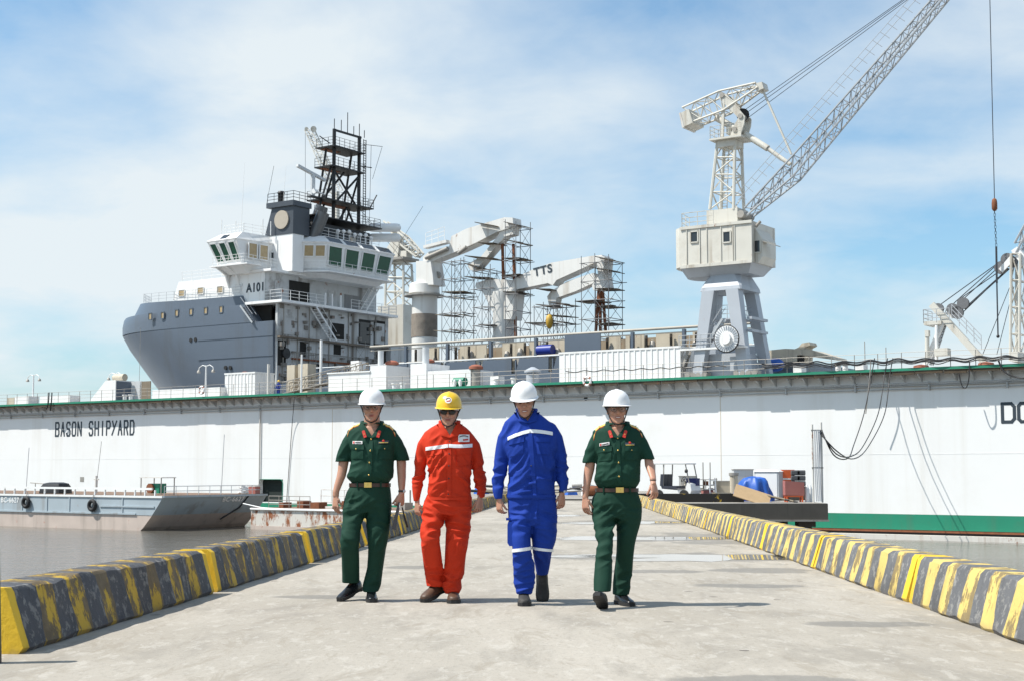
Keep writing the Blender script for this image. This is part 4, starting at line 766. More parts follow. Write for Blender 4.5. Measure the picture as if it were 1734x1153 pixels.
# ---------------- knuckle boom cranes on the ship's deck
def zq(pts): return [(620 + x / 3.7696, 350 + y / 3.7696) for x, y in pts]
v0 = 19.0; u4 = dk(718, 610, v0).x; A = Frame('knuckle_boom_crane', 'white knuckle boom crane on a tall round pedestal beside the bridge', 'crane', u4, v0, 9.9); K = A.K
def cyl(fr, name, rows, px, m): # rows: (py, half width px)
    prof = [((fr.K(px + w, py).x - fr.K(px - w, py).x) / 2, fr.K(px, py).z) for py, w in rows]; c = fr.K(px, rows[0][0]); return fr.add(name, MB().lathe(prof, (c.x, 0, 0), 28), m, 40)
cyl(A, 'pedestal', [(640, 17.5), (502, 17), (500, 19), (490, 19), (488, 16)], 718.5, m_ship_cr); cyl(A, 'pedestal_bare_band', [(572, 17.8), (533, 17.6)], 718.5, mat('scorched_steel', (.24, .205, .17), .8, 0, .6, .9, dirt=.7, rust=.2, dirtcol=(.07, .06, .05)))
cyl(A, 'slewing_collar', [(498, 21), (483, 20), (480, 17.5)], 718.5, m_ship_cr); panel(A, 'turret', zq([(320, 500), (318, 350), (410, 345), (425, 440), (430, 500)]), v0 - 1.0, v0 + 1.0, m_ship_cr)
panel(A, 'main_boom', zq([(365, 350), (362, 325), (400, 290), (530, 255), (545, 190), (640, 142), (880, 70), (935, 72), (940, 128), (830, 165), (700, 232), (590, 282), (420, 350)]), v0 - .75, v0 + .75, m_ship_cr)
panel(A, 'knuckle_jib', zq([(880, 105), (942, 105), (938, 178), (885, 192), (700, 405), (668, 408), (648, 385), (655, 365), (735, 318), (790, 250), (840, 190)]), v0 - .55, v0 + .55, m_ship_cr)
A.add('boom_cylinder', MB().tube(K(*zq([(640, 260)])[0], v0 - 1.0), K(*zq([(590, 300)])[0], v0 - 1.0), .2, 10).tube(K(*zq([(380, 330)])[0], v0 - 1.0), K(*zq([(520, 268)])[0], v0 - 1.0), .22, 10), m_dull, 50)
A.add('boom_railing', rail([K(*zq([(380, 250)])[0], v0 - .7), K(*zq([(500, 210)])[0], v0 - .7)], 1.3, .8, .03), m_sup); A.add('boom_walkway', MB().bar(K(*zq([(380, 262)])[0], v0 - .9), K(*zq([(525, 225)])[0], v0 - .9), .8, .3), m_ship_cr)
for p, q in (((395, 190), (555, 170)), ((450, 470), (450, 330))): pass
A.add('collar_gallery', MB().lathe([(1.55, K(718, 503).z), (2.1, K(718, 503).z), (2.1, K(718, 501).z), (1.55, K(718, 501).z)], (0, 0, 0), 20), m_dull); A.add('hose_reel', MB().tube(K(*zq([(452, 440)])[0]) + Vector((0, -.2, 0)), K(*zq([(452, 440)])[0]) + Vector((0, .2, 0)), .42, 14), m_dull, 40)
u5 = dk(852, 610, v0).x; Bc = Frame('knuckle_boom_crane', 'white knuckle boom crane lettered TTS, wrapped in scaffolding', 'crane', u5, v0, 9.9); K = Bc.K
cyl(Bc, 'pedestal', [(640, 15), (515, 15), (505, 17), (495, 17)], 853, m_ship_cr)
panel(Bc, 'turret', zq([(700, 520), (700, 490), (760, 470), (830, 465), (945, 470), (950, 540), (930, 720), (830, 720), (740, 540)]), v0 - .9, v0 + .9, m_ship_cr)
panel(Bc, 'main_boom', zq([(920, 478), (1000, 432), (1060, 405), (1180, 360), (1440, 316), (1505, 310), (1522, 345), (1440, 368), (1300, 432), (1215, 470), (1190, 505), (1160, 490), (950, 532)]), v0 - .75, v0 + .75, m_ship_cr)
panel(Bc, 'boom_tip', zq([(1468, 312), (1522, 322), (1512, 440), (1528, 525), (1450, 535), (1440, 505), (1480, 440)]), v0 - .85, v0 + .85, m_ship_cr)
panel(Bc, 'knuckle_jib', zq([(1450, 425), (1400, 440), (1280, 480), (1180, 540), (1155, 575), (1165, 625), (1185, 650), (1205, 640), (1215, 585), (1340, 540), (1470, 480)]), v0 - .5, v0 + .5, m_ship_cr)
q = K(*zq([(1072, 447)])[0], v0 - .78); text('boom_lettering', 'TTS', 1.15, m_ltr, Bc.t, q, (R(90), R(-8), 0), 1.05, .03)
q = K(*zq([(1170, 735)])[0], v0 - 2); Bc.add('hook_block', MB().lathe([(.08, .7), (.3, .5), (.36, 0), (.28, -.5), (.08, -.7)], q, 12), mat('yellow_block', (.5, .3, .03), .5, 0, .3, 3, dirt=.4), 50); Bc.add('hook_rope', MB().tube(K(*zq([(1180, 640)])[0], v0 - 1), q + Vector((0, 0, .6)), .03, 4), m_rope)
for pts in (((870, 240), (885, 835)), ((940, 240), (955, 830)), ((1485, 540), (1465, 810)), ((1510, 540), (1530, 810)), ((1495, 540), (1495, 810))):
    c0, c1 = zq(pts); Bc.add('boom_rest', MB().bar(K(*c0, v0 - .2), K(*c1, v0 - .2), .22, .22), m_rust)
# ---------------- scaffolds round the cranes
def scaffold(label, px0, px1, py0, py1, v, dv, planks, seed, dx=1.25):
    p0, p1 = dk(px0, py1, v), dk(px1, py0, v); p1.x = dk(px1, py0, v + dv).x; S_ = Frame('scaffold', label, 'scaffold', p0.x, v, 9.9, 'scaffolds round the ship cranes')
    zt_ = p1.z - 9.9; b, X, Z = scaffold_mb(0, p1.x - p0.x, 0, dv, 0, zt_, dx, 1.75, True, seed, .036); S_.add('tube_lattice', b, m_scaf, False, 'stuff')
    for x0_, y0_, x1_, y1_ in planks:
        a, c = S_.K(x0_, y0_, v), S_.K(x1_, y1_, v); n = 3; Wd = p1.x - p0.x; a.x = max(-1.2, a.x); c.x = min(Wd + .35, c.x); a.x = min(a.x, Wd - 1.5)
        for k in range(n):
            o = MB(); w = dv / n * .9; yy = dv * (k + .5) / n; o.bar(a + Vector((0, yy, 0)), c + Vector((0, yy, random.uniform(-.04, .04))), w, .07); S_.add('plank', o, m_plank if (k + seed) % 3 else m_plank2)
    return S_
def Z_(x0, y0, x1, y1): (a, b_), (c, d) = zq([(x0, y0), (x1, y1)]); return (a, b_, c, d)
scaffold('tall tube scaffold under the high end of the first crane boom', 856, 898, 380, 640, 17.5, 2.6, [Z_(900, 95, 1050, 110), Z_(880, 210, 1040, 222), Z_(880, 330, 1030, 322), Z_(860, 440, 1010, 430), Z_(870, 545, 1020, 540)], 1)
scaffold('tube scaffold with dark planks below the folded first jib', 802, 855, 455, 640, 17.2, 2.6, [Z_(570, 320, 900, 322), Z_(500, 375, 700, 392), Z_(540, 455, 780, 452), Z_(740, 750, 960, 742), Z_(690, 100, 930, 108), Z_(740, 228, 920, 222)], 2)
scaffold('open tube scaffold in the gap right of the round pedestal', 748, 802, 440, 640, 17.5, 2.2, [Z_(480, 545, 630, 540), Z_(500, 572, 660, 585), Z_(440, 690, 545, 695), Z_(570, 675, 690, 690), Z_(430, 790, 550, 800), Z_(560, 780, 690, 795)], 3)
scaffold('tube scaffold beneath the middle of the lettered boom', 905, 975, 515, 640, 17.2, 2.4, [Z_(1080, 525, 1170, 528), Z_(1080, 625, 1190, 632), Z_(1140, 690, 1280, 698), Z_(960, 745, 1160, 738), Z_(1200, 725, 1450, 728), Z_(1190, 610, 1300, 622)], 4)
scaffold('tube scaffold wrapping the tip of the lettered boom', 985, 1053, 440, 640, 17.2, 2.6, [Z_(1420, 385, 1620, 405), Z_(1330, 605, 1480, 600), Z_(1500, 635, 1620, 628), Z_(1500, 520, 1620, 515), Z_(1530, 745, 1610, 740), Z_(1500, 315, 1640, 335)], 5)
# ================================================================== PEOPLE
def cloth(name, col, rough=.8, fine=240, sheen=.0):
    t = NT(name); f = t.noise(5, 5, .6); g = t.noise(fine, 2, .5)
    c = t.mix(f, tuple(x * .82 for x in col), tuple(x * 1.15 for x in col))
    t.bump(t.math('ADD', t.math('MULTIPLY', g, .25), t.noise(26, 3, .55, (1, 1, .45))), .22, .006)
    return t.out(c, rough, 0, Specular_IOR_Level=.25)
m_gcl = cloth('officer_green_cloth', (.007, .043, .027)); m_gtr = cloth('officer_green_trouser', (.007, .040, .025))
m_red = cloth('orange_red_cloth', (.54, .034, .009)); m_blue = cloth('royal_blue_cloth', (.008, .040, .29))
m_skin = NT('skin'); _f = m_skin.noise(9, 4); m_skin = m_skin.out(m_skin.mix(_f, (.40, .205, .135), (.50, .265, .18)), .48, 0, Subsurface_Weight=.06, Subsurface_Scale=.02)
m_lip = flat('lip', (.30, .10, .085), .5); m_hair = mat('black_hair', (.012, .010, .009), .5, 0, .3, 60, bump=.3, bscale=160)
m_eye = flat('dark_eye', (.02, .014, .01), .2); m_teeth = flat('teeth', (.7, .66, .6), .3)
m_hatw = flat('white_hat_shell', (.82, .82, .82), .28); m_haty = flat('yellow_hat_shell', (.78, .50, .03), .3)
m_strap = flat('black_strap', (.02, .02, .022), .6); m_shoe = flat('black_leather', (.010, .011, .013), .25); m_sole = flat('black_rubber', (.016, .016, .017), .7)
m_boot = mat('brown_leather', (.085, .045, .026), .5, 0, .35, 14, bump=.3); m_boot2 = mat('dusty_black_boot', (.032, .031, .030), .7, 0, .5, 12, dirt=.4, dirtcol=(.14, .13, .12))
m_gold = flat('gold_braid', (.78, .58, .14), .45, .2); m_goldm = flat('brass', (.75, .52, .16), .3, .8); m_rtab = flat('red_tab', (.55, .03, .018), .6)
m_belt = mat('brown_belt_leather', (.045, .020, .012), .4, 0, .2, 20); m_tape = flat('reflective_tape', (.80, .82, .84), .35)
m_tag = flat('name_tag', (.75, .74, .72), .4); m_ribbon = flat('dark_badge', (.06, .07, .10), .4); m_lens = flat('dark_lens', (.004, .004, .004), .06)
m_frame = flat('thin_metal_frame', (.12, .10, .09), .3, .6); m_btnw = flat('dark_button', (.02, .02, .025), .4); m_vest = flat('white_undershirt', (.72, .70, .66), .8)
m_clear = NT('clear_lens'); m_clear = m_clear.out((.95, .96, .97), .03, 0, Transmission_Weight=.97, IOR=1.02, Specular_IOR_Level=.1)

def remeshed(mb, vox, smooth_it):
    me = mb.mesh('tmp'); o = bpy.data.objects.new('tmp', me); COL.objects.link(o)
    m = o.modifiers.new('r', 'REMESH'); m.mode = 'VOXEL'; m.voxel_size = vox; m.use_smooth_shade = True
    if smooth_it: s = o.modifiers.new('s', 'SMOOTH'); s.factor = .5; s.iterations = smooth_it
    dg = bpy.context.evaluated_depsgraph_get(); r = bpy.data.meshes.new_from_object(o.evaluated_get(dg)); bpy.data.objects.remove(o); bpy.data.meshes.remove(me); return r

S_FOLD = 2.5
class Person:
    def __init__(s, label, Y0, cxpx, footpx):
        s.Y0 = Y0; p = at(cxpx, footpx, Y0); s.base = Vector((p.x, Y0, slope_z(Y0)))
        s.root = thing('person', label, 'person', s.base, 0, 'men walking along the pier'); s.cam = Vector((0, 0, CAMZ)) - s.base
    def J(s, px, py, dy=0.0): return at(px, py, s.Y0 + dy) - s.base
    def mpp(s, dy=0.0): return (s.Y0 + dy) / F_
    def ring(s, y, xl, xr, dy=0.0, hd=None, n=28, e=2.25, k=1.0, kd=1.12, rolly=0.0):
        c = s.J((xl + xr) / 2, y, dy); hw = (xr - xl) / 2 * s.mpp(dy) * k; d = hw * kd if hd is None else hd * k; out = []
        for i in range(n):
            a = 2 * math.pi * i / n; ca, sa = math.cos(a), math.sin(a)
            x = math.copysign(abs(ca) ** (2 / e), ca) * hw; yy = math.copysign(abs(sa) ** (2 / e), sa) * d
            out.append((c.x + x, c.y + yy, c.z + rolly * x))
        return out
    def tubes(s, mb, rings, k=1.0, **kw):
        R_ = []
        for r in rings:
            y, xl, xr = r[:3]; dy = r[3] if len(r) > 3 else 0; hd = r[4] if len(r) > 4 else None
            R_.append(s.ring(y, xl, xr, dy, hd, k=k, **kw))
        mb.loft(R_); return mb
    def cloth_mesh(s, name, mb, m, folds, vox=.0075, it=4, base=.0025, cut=None):
        me = remeshed(mb, vox, it); n = len(me.vertices)
        co = np.empty(n * 3, np.float32); me.vertices.foreach_get('co', co); co = co.reshape(-1, 3)
        no = np.empty(n * 3, np.float32); me.vertices.foreach_get('normal', no) if hasattr(me.vertices[0], 'normal') else None; no = no.reshape(-1, 3)
        amp = np.full(n, base); fl = [(s.J(px, py, dy), r, a, ang) for px, py, dy, r, a, ang in folds]
        sd = random.uniform(0, 50); disp = np.zeros(n)
        big = np.array([noise.noise((c[0] * 9 + sd, c[1] * 9, c[2] * 5)) for c in co]); disp += big * base * 1.6
        for c0, r, a, ang in fl:
            d = np.sqrt(((co - np.array(c0)) ** 2).sum(1)); w = np.clip(1 - d / r, 0, 1); idx = np.nonzero(w > 0)[0]
            ca, sa = math.cos(R(ang)), math.sin(R(ang)); sd2 = random.uniform(0, 90)
            for i in idx:
                x, y, z = co[i] - np.array(c0); al = x * ca + z * sa; ac = -x * sa + z * ca
                v = noise.noise((al * 4.5 + sd2, y * 5, ac * 17)); v = .5 - abs(v) * 2.6
                disp[i] += a * (w[i] ** .8) * v * S_FOLD
        disp = np.clip(disp, -.013, .013)
        co += no * disp[:, None].astype(np.float32); me.vertices.foreach_set('co', co.ravel()); me.update()
        full = BVHTree.FromPolygons([tuple(v) for v in co], [tuple(p.vertices) for p in me.polygons])
        if cut:
            A, B, C = cut; dead = []
            bm_ = bmesh.new(); bm_.from_mesh(me)
            for f in bm_.faces:
                w = f.calc_center_median() + s.base
                if w.y > s.Y0 + .03: continue
                z_ = w.z - CAMZ; fw = w.y * CP + z_ * SP; X = 867 + F_ * w.x / fw; Yp = 576.5 - F_ * (-w.y * SP + z_ * CP) / fw
                sg = [(q[0] - p[0]) * (Yp - p[1]) - (q[1] - p[1]) * (X - p[0]) for p, q in ((A, B), (B, C), (C, A))]
                if all(v >= 0 for v in sg) or all(v <= 0 for v in sg): dead.append(f)
            bmesh.ops.delete(bm_, geom=dead, context='FACES'); bm_.to_mesh(me); bm_.free()
        me.materials.clear(); me.materials.append(m); me.polygons.foreach_set('use_smooth', [True] * len(me.polygons))
        o = link(name, me, s.root); return o, full
        o = link(name, me, s.root); return o, BVHTree.FromPolygons([tuple(v) for v in co], [tuple(p.vertices) for p in me.polygons])
    def hit(s, bvh, px, py, off=.004):
        d = ray(px, py).normalized(); o = s.cam + d * (s.Y0 - 1.2); h = bvh.ray_cast(o, d, 3.0)
        return (h[0] - d * off) if h[0] else (s.J(px, py, -.1))
    def patch(s, name, bvh, c0, c1, h, m, off=.005, nx=10, nz=4, parent=None, h2=None, arc=0.0):
        # strip from pixel c0 to c1 (top edge) with pixel height h, laid on the cloth
        b = MB(); F, B = [], []
        for i in range(nx + 1):
            f = i / nx; x = c0[0] + (c1[0] - c0[0]) * f; yt = c0[1] + (c1[1] - c0[1]) * f - arc * math.sin(math.pi * f)
            hh = h if h2 is None else h + (h2 - h) * f
            for j in range(nz + 1):
                p = s.hit(bvh, x, yt + hh * j / nz, off); F.append(p); d = ray(x, yt).normalized(); B.append(p + d * (off + .004))
        q = nz + 1; fs = []
        for i in range(nx):
            for j in range(nz): fs.append((i * q + j, (i + 1) * q + j, (i + 1) * q + j + 1, i * q + j + 1))
        N = len(F); fs += [tuple(N + k for k in reversed(f)) for f in list(fs)]
        rim = [i * q for i in range(nx + 1)] + [nx * q + j for j in range(1, q)] + [i * q + nz for i in range(nx - 1, -1, -1)] + [j for j in range(nz - 1, 0, -1)]
        fs += [(rim[(k + 1) % len(rim)], rim[k], N + rim[k], N + rim[(k + 1) % len(rim)]) for k in range(len(rim))]
        b.add(F + B, fs); return b.build(name, m, parent or s.root, 35)
    def band(s, name, bvh, y, xl, xr, dy, hpx, m, off=.005, rmax=.3, tilt=0.0, n=40, parent=None, th=.006):
        c = s.J((xl + xr) / 2, y, dy); H = hpx * s.mpp(dy) / 2; b = MB(); rings = []
        for i in range(n):
            a = 2 * math.pi * i / n; d = Vector((math.cos(a), math.sin(a), 0)); pr = []
            for zz_ in (-H, H):
                z = c.z + zz_ + tilt * math.cos(a); h = bvh.ray_cast(Vector((c.x, c.y, z)), d, rmax)
                p = h[0] if h[0] else Vector((c.x, c.y, z)) + d * .06
                pr.append(p)
            rr = max((Vector((p.x - c.x, p.y - c.y)).length for p in pr)) + off
            rings.append([Vector((c.x, c.y, pr[0].z)) + d * (rr - th), Vector((c.x, c.y, pr[0].z)) + d * rr, Vector((c.x, c.y, pr[1].z)) + d * rr, Vector((c.x, c.y, pr[1].z)) + d * (rr - th)])
        m4 = len(rings); vs = [v for r in rings for v in r]
        fs = [(i * 4 + k, i * 4 + (k + 1) % 4, ((i + 1) % m4) * 4 + (k + 1) % 4, ((i + 1) % m4) * 4 + k) for i in range(m4) for k in range(4)]
        b.add(vs, fs); return b.build(name, m, parent or s.root, 35)
    # ---------------- head
    def head(s, mb, px, py, dy, pitch=0, yaw=0, roll=0):
        c = s.J(px, py, dy); M = Matrix.Translation(c) @ Matrix.Rotation(R(yaw), 4, 'Z') @ Matrix.Rotation(R(roll), 4, 'Y') @ Matrix.Rotation(R(pitch), 4, 'X'); s.HM = M
        rows = [(-.117, .016, -.070, -.040), (-.108, .030, -.083, -.02), (-.092, .044, -.088, .01), (-.07, .054, -.087, .045), (-.045, .062, -.086, .068), (-.015, .069, -.083, .085), (.02, .073, -.084, .094), (.055, .074, -.080, .095), (.085, .067, -.066, .082), (.105, .048, -.045, .058), (.117, .018, -.015, .02)]
        rings = []
        for z, w, f, bk in rows:
            ring = []
            for i in range(24):
                a = 2 * math.pi * i / 24; sa = math.sin(a); cy_ = (f + bk) / 2; hd = (bk - f) / 2
                ring.append(M @ Vector((math.cos(a) * w, cy_ + sa * hd, z)))
            rings.append(ring)
        mb.loft(rings)
        def ball(c, r): t = MB().ball(c, r, 10); mb.add([M @ Vector(v) for v in t.v], t.f)
        t = MB().path([(0, -.082, .012), (0, -.095, -.006), (0, -.108, -.024), (0, -.100, -.034)], [.008, .010, .0145, .010], 8); mb.add([M @ Vector(v) for v in t.v], t.f)
        for q in (-1, 1):
            ball((q * .0135, -.092, -.029), (.009, .010, .008)); ball((q * .033, -.076, .020), (.024, .012, .008)); ball((q * .040, -.068, -.022), (.022, .016, .02)); ball((q * .075, .012, -.008), (.007, .018, .031))
        ball((0, -.083, -.060), (.024, .010, .016)); ball((0, -.082, -.100), (.02, .014, .015))
        return M
    def face(s, smile=0, glasses=None):
        M = s.HM
        def part(name, t, m, sm=50, parent=None): t.v = [tuple(M @ Vector(v)) for v in t.v]; return t.build(name, m, parent or s.root, sm)
        for q in (-1, 1):
            part('eye', MB().ball((q * .031, -.0805, .004), (.0125, .0075, .0055 if not smile else .0035), 10), m_eye)
            part('eyebrow', MB().path([(q * .016, -.0905, .022), (q * .032, -.0905, .027), (q * .047, -.083, .023)], [.003, .004, .002], 6), m_hair)
        lp = part('lips', MB().ball((0, -.0915, -.0575), (.024 + .004 * smile, .006, .0042), 12).ball((0, -.0905, -.0665), (.021 + .004 * smile, .007, .0048), 12), m_lip)
        if smile: part('teeth', MB().ball((0, -.0955, -.0620), (.019, .0035, .0036), 10), m_teeth)
        # hair below the hat rim
        t = MB(); rings = []
        for z, k in ((-.055, 1.0), (-.03, 1.035), (.0, 1.05), (.04, 1.06), (.075, 1.05)):
            w = {-.055: .058, -.03: .066, .0: .0715, .04: .0745, .075: .0705}[z]; ring = []
            for i in range(17):
                a = R(-12 + i * 204 / 16); ring.append((math.cos(a) * w * k, .008 + math.sin(a) * .092 * k if math.sin(a) > 0 else .008 + math.sin(a) * .05, z))
            ring += [(v[0] * .93, v[1] * .93 + .0006, v[2]) for v in reversed(ring)]; rings.append(ring)
        t.loft(rings); part('hair', t, m_hair)
        if glasses == 'clear':
            t = MB()
            for q in (-1, 1):
                pts = [(q * .033 + .023 * math.cos(2 * math.pi * i / 16), -.098 + .006 * abs(math.cos(2 * math.pi * i / 16)) * (1 if math.cos(2 * math.pi * i / 16) * q > 0 else 0), .003 + .0165 * math.sin(2 * math.pi * i / 16)) for i in range(17)]
                t.path(pts, .0018, 5, cap=False); t.path([(q * .055, -.093, .008), (q * .073, -.06, .010), (q * .077, .01, .008)], .0018, 5)
            t.path([(-.010, -.099, .006), (0, -.101, .009), (.010, -.099, .006)], .0018, 5)
            gl = part('eyeglasses', t, m_frame)
            for q in (-1, 1): part('lens', MB().tube((q * .033, -.0975, .003), (q * .033, -.0965, .003), .021, 16), m_clear, 50, gl)
        if glasses == 'dark':
            t = MB()
            for q in (-1, 1): t.path([(q * .055, -.092, .012), (q * .074, -.055, .012), (q * .078, .01, .008)], .003, 6)
            t.path([(-.055, -.094, .016), (-.03, -.101, .019), (0, -.104, .018), (.03, -.101, .019), (.055, -.094, .016)], .003, 6)
            gl = part('sunglasses', t, m_strap)
            for q in (-1, 1): part('lens', MB().ball((q * .033, -.0945, .002), (.032, .008, .021), 14), m_lens, 60, gl)
    def hat(s, m, emblem=False, strap=True, dz=0.0, lift=0.0):
        M = s.HM @ Matrix.Translation((0, 0, dz + .008)) @ Matrix.Rotation(R(lift), 4, 'X') @ Matrix.Scale(.95, 4); n = 40; rings = []
        for tt in (0, .08, .2, .34, .48, .6, .72, .82, .9, .96, .99, 1.0):
            r = max((1 - tt ** 2.5), 0) ** (1 / 2.15); rg = []
            for i in range(n):
                a = 2 * math.pi * i / n; x = math.cos(a) * .114 * r; y = math.sin(a) * .137 * r; z = .032 + .138 * tt
                rd = .0045 * max(0, 1 - (abs(x) / .018) ** 2) if tt > .25 else 0
                rg.append(M @ Vector((x, y + .008, z + rd)))
            rings.append(rg)
        b = MB(); low = []
        for dr, dz_ in ((-.004, .036), (-.004, .028), (.004, .024), (.012, .026), (.010, .032), (0, .036)):
            rg = []
            for i in range(n):
                a = 2 * math.pi * i / n; sa, ca = math.sin(a), math.cos(a); pk = max(0, -sa) ** 2.2
                d = dr if dr <= 0 else dr + pk * .042 * (dr / .012); rg.append(M @ Vector((ca * (.114 + d * .9), .008 + sa * (.137 + d), dz_ - (pk * .006 if dr > 0 else 0))))
            low.append(rg)
        b.loft(low[:-1] + rings, cap=False); b.f.append(tuple(range(len(b.v) - n, len(b.v)))); b.m.append(0)
        o = b.build('hard_hat', m, s.root, 60)
        # inner band and strap
        t = MB(); rg = [[M @ Vector((math.cos(2 * math.pi * i / 24) * .092, .008 + math.sin(2 * math.pi * i / 24) * .112, z)) for i in range(24)] for z in (.012, .04)]
        t.loft(rg, cap=False); t.build('suspension_band', m_tag if m is m_haty else m_strap, o, 60)
        if strap:
            t = MB()
            for q in (-1, 1):
                t.path([s.HM @ Vector(v) for v in ((q * .096, -.03, .036), (q * .078, -.03, -.015), (q * .0635, -.038, -.06), (q * .042, -.066, -.104), (0, -.082, -.121))], .0048, 6)
                t.path([s.HM @ Vector(v) for v in ((q * .098, .05, .036), (q * .084, .0, .0), (q * .0755, -.031, -.022))], .0042, 6)
            t.build('chin_strap', m_strap, s.root, 60)
        if emblem:
            e = MB(); e.tube((0, 0, 0), (0, .006, 0), .030, 20); q = e.build('hat_emblem', m_tag, o, 50); E_ = M @ Matrix.Translation((.004, -.1335, .100)) @ Matrix.Rotation(R(-30), 4, 'X'); q.matrix_local = E_
            a = MB(); a.prism([(-.014, -.016), (.018, -.012), (.02, .0), (.006, -.004), (-.016, -.012)], -.003, .001, 'Y'); z = a.build('emblem_mark', m_rtab, o); z.matrix_local = E_
            a = MB(); a.path([(.020 * math.cos(R(v)), -.001, .020 * math.sin(R(v))) for v in range(10, 190, 15)], .003, 5); z = a.build('emblem_arc', m_frame, o); z.matrix_local = E_
        return o
    # ---------------- hand: palm goes into the body mesh before remeshing, fingers stay separate chains
    def hand(s, mb, wrist, d, n, L=.185, curl=(18, 30, 25), thumb=1, spread=.05, w=.040):
        # d: pointing direction, n: back-of-hand normal
        d = Vector(d).normalized(); n = Vector(n); n = (n - d * n.dot(d)).normalized(); t = d.cross(n) * thumb; wr = Vector(wrist); k = L / .185
        rings = []
        for f, hw, hd in ((-.035, .026, .020), (0, .026, .019), (.03, .034, .018), (.06, .041, .016), (.09, .042, .014), (.1, .036, .010)):
            c = wr + d * f * k; rings.append([c + t * (math.cos(2 * math.pi * i / 16) * hw * k) + n * (math.sin(2 * math.pi * i / 16) * hd * k) for i in range(16)])
        mb.loft(rings); chains = []
        def bend(v, ax, a): return Matrix.Rotation(R(a), 3, ax) @ v
        ax = t * (-thumb) if False else d.cross(n).normalized()
        for q, ln in ((.031, .070), (.0105, .079), (-.0105, .073), (-.031, .057)):
            p = wr + d * .086 * k + t * q * k; v = (d + t * (q * spread * 20)).normalized(); pts = [p]; rs = [.0095]
            for seg, cu in zip((.42, .32, .26), curl):
                v = bend(v, ax, -cu); p = p + v * (ln * k * seg * 1.05); pts.append(p); rs.append(.0085 - .0008 * len(pts))
            pts.append(p + v * .004); rs.append(.003); chains.append((pts, rs))
        p = wr + d * .030 * k + t * .024 * k - n * .004; v = (d * .9 + t * .30 - n * .42).normalized(); pts = [p]; rs = [.013]
        for seg, cu in ((.034, 0), (.030, 12), (.024, 15)):
            v = bend(v, ax, -cu); v = (v - t * .010 * cu).normalized(); p = p + v * seg * k; pts.append(p); rs.append(.0115 - .001 * len(pts))
        pts.append(p + v * .004); rs.append(.003); chains.append((pts, rs)); s.chains += chains
        return wr + d * .1 * k
    def body(s, mb):
        me = remeshed(mb, .0062, 2); co = np.empty(len(me.vertices) * 3, np.float32); me.vertices.foreach_get('co', co)
        vs = [tuple(v) for v in co.reshape(-1, 3)]; fs = [tuple(p.vertices) for p in me.polygons]; b = MB(); b.v = vs; b.f = fs; b.m = [0] * len(fs)
        for pts, rs in s.chains:
            # smoother chain
            P_, Q_ = [], []
            for i in range(len(pts) - 1):
                for f in (0, .5): P_.append(pts[i].lerp(pts[i + 1], f)); Q_.append(rs[i] + (rs[i + 1] - rs[i]) * f)
            P_.append(pts[-1]); Q_.append(rs[-1]); b.path(P_, Q_, 8)
        m = bpy.data.meshes.new('body'); m.from_pydata(b.v, [], b.f); m.materials.append(m_skin); m.polygons.foreach_set('use_smooth', [True] * len(m.polygons)); return link('body', m, s.root)
    def shoe(s, px, py, dy, yaw, pitch, m, ground=True, L=.285, name='shoe', toe='round', lift=0.0, sole_m=None, hgt=1.0):
        M3 = Matrix.Rotation(R(yaw), 4, 'Z') @ Matrix.Rotation(R(pitch), 4, 'X'); c = s.J(px, py, dy); k = L / .285
        # local: forward -y, ankle at (0,0,.10)
        rows = [(.072, .024, .03, .085), (.066, .033, .026, .100), (.04, .040, .026, .112), (0, .041, .026, .112), (-.04, .041, .026, .098), (-.085, .045, .026, .076), (-.13, .048, .026, .062), (-.165, .045, .026, .055), (-.195, .034, .027, .047), (-.212, .016, .03, .038)]
        if toe == 'point': rows = [(r[0] * 1.03, r[1] * (1 if r[0] > -.1 else .88), r[2], r[3] * .95) for r in rows]
        if toe == 'boot': rows = [(r[0], r[1] * 1.1, r[2], r[3] * 1.12 + (.006 if r[0] < -.12 else 0)) for r in rows]
        rings, so = [], []
        for y, w, z0, z1 in rows:
            z1 *= hgt; rg = []
            for i in range(18):
                a = 2 * math.pi * i / 18; sa, ca = math.sin(a), math.cos(a); zz_ = z0 + (z1 - z0) * (max(sa, 0) ** .8 if sa > 0 else 0); ww = w * (abs(ca) ** .75 * (1 if ca > 0 else -1)) if sa > 0 else w * ca
                rg.append(Vector((ww * k, y * k, zz_)))
            rings.append(rg)
            e = w + .004; z = -.0 if (y > .015 or y < -.055) else .010
            so.append([Vector((-e * k, y * k * 1.02, z)), Vector((e * k, y * k * 1.02, z)), Vector((e * k, y * k * 1.02, .028)), Vector((-e * k, y * k * 1.02, .028))])
        off = Vector((0, 0, .10)); allv = [M3 @ (v - off) + c for r in so for v in r]; dz = 0
        if ground:
            dz = max(slope_z(v.y + s.base.y) - s.base.z - v.z for v in allv); dz += lift
        T = lambda v: M3 @ (v - off) + c + Vector((0, 0, dz))
        o = MB().loft([[T(v) for v in r] for r in rings]).build(name, m, s.root, 60); MB().loft([[T(v) for v in r] for r in so]).build('sole', sole_m or m_sole, o)
        return dz

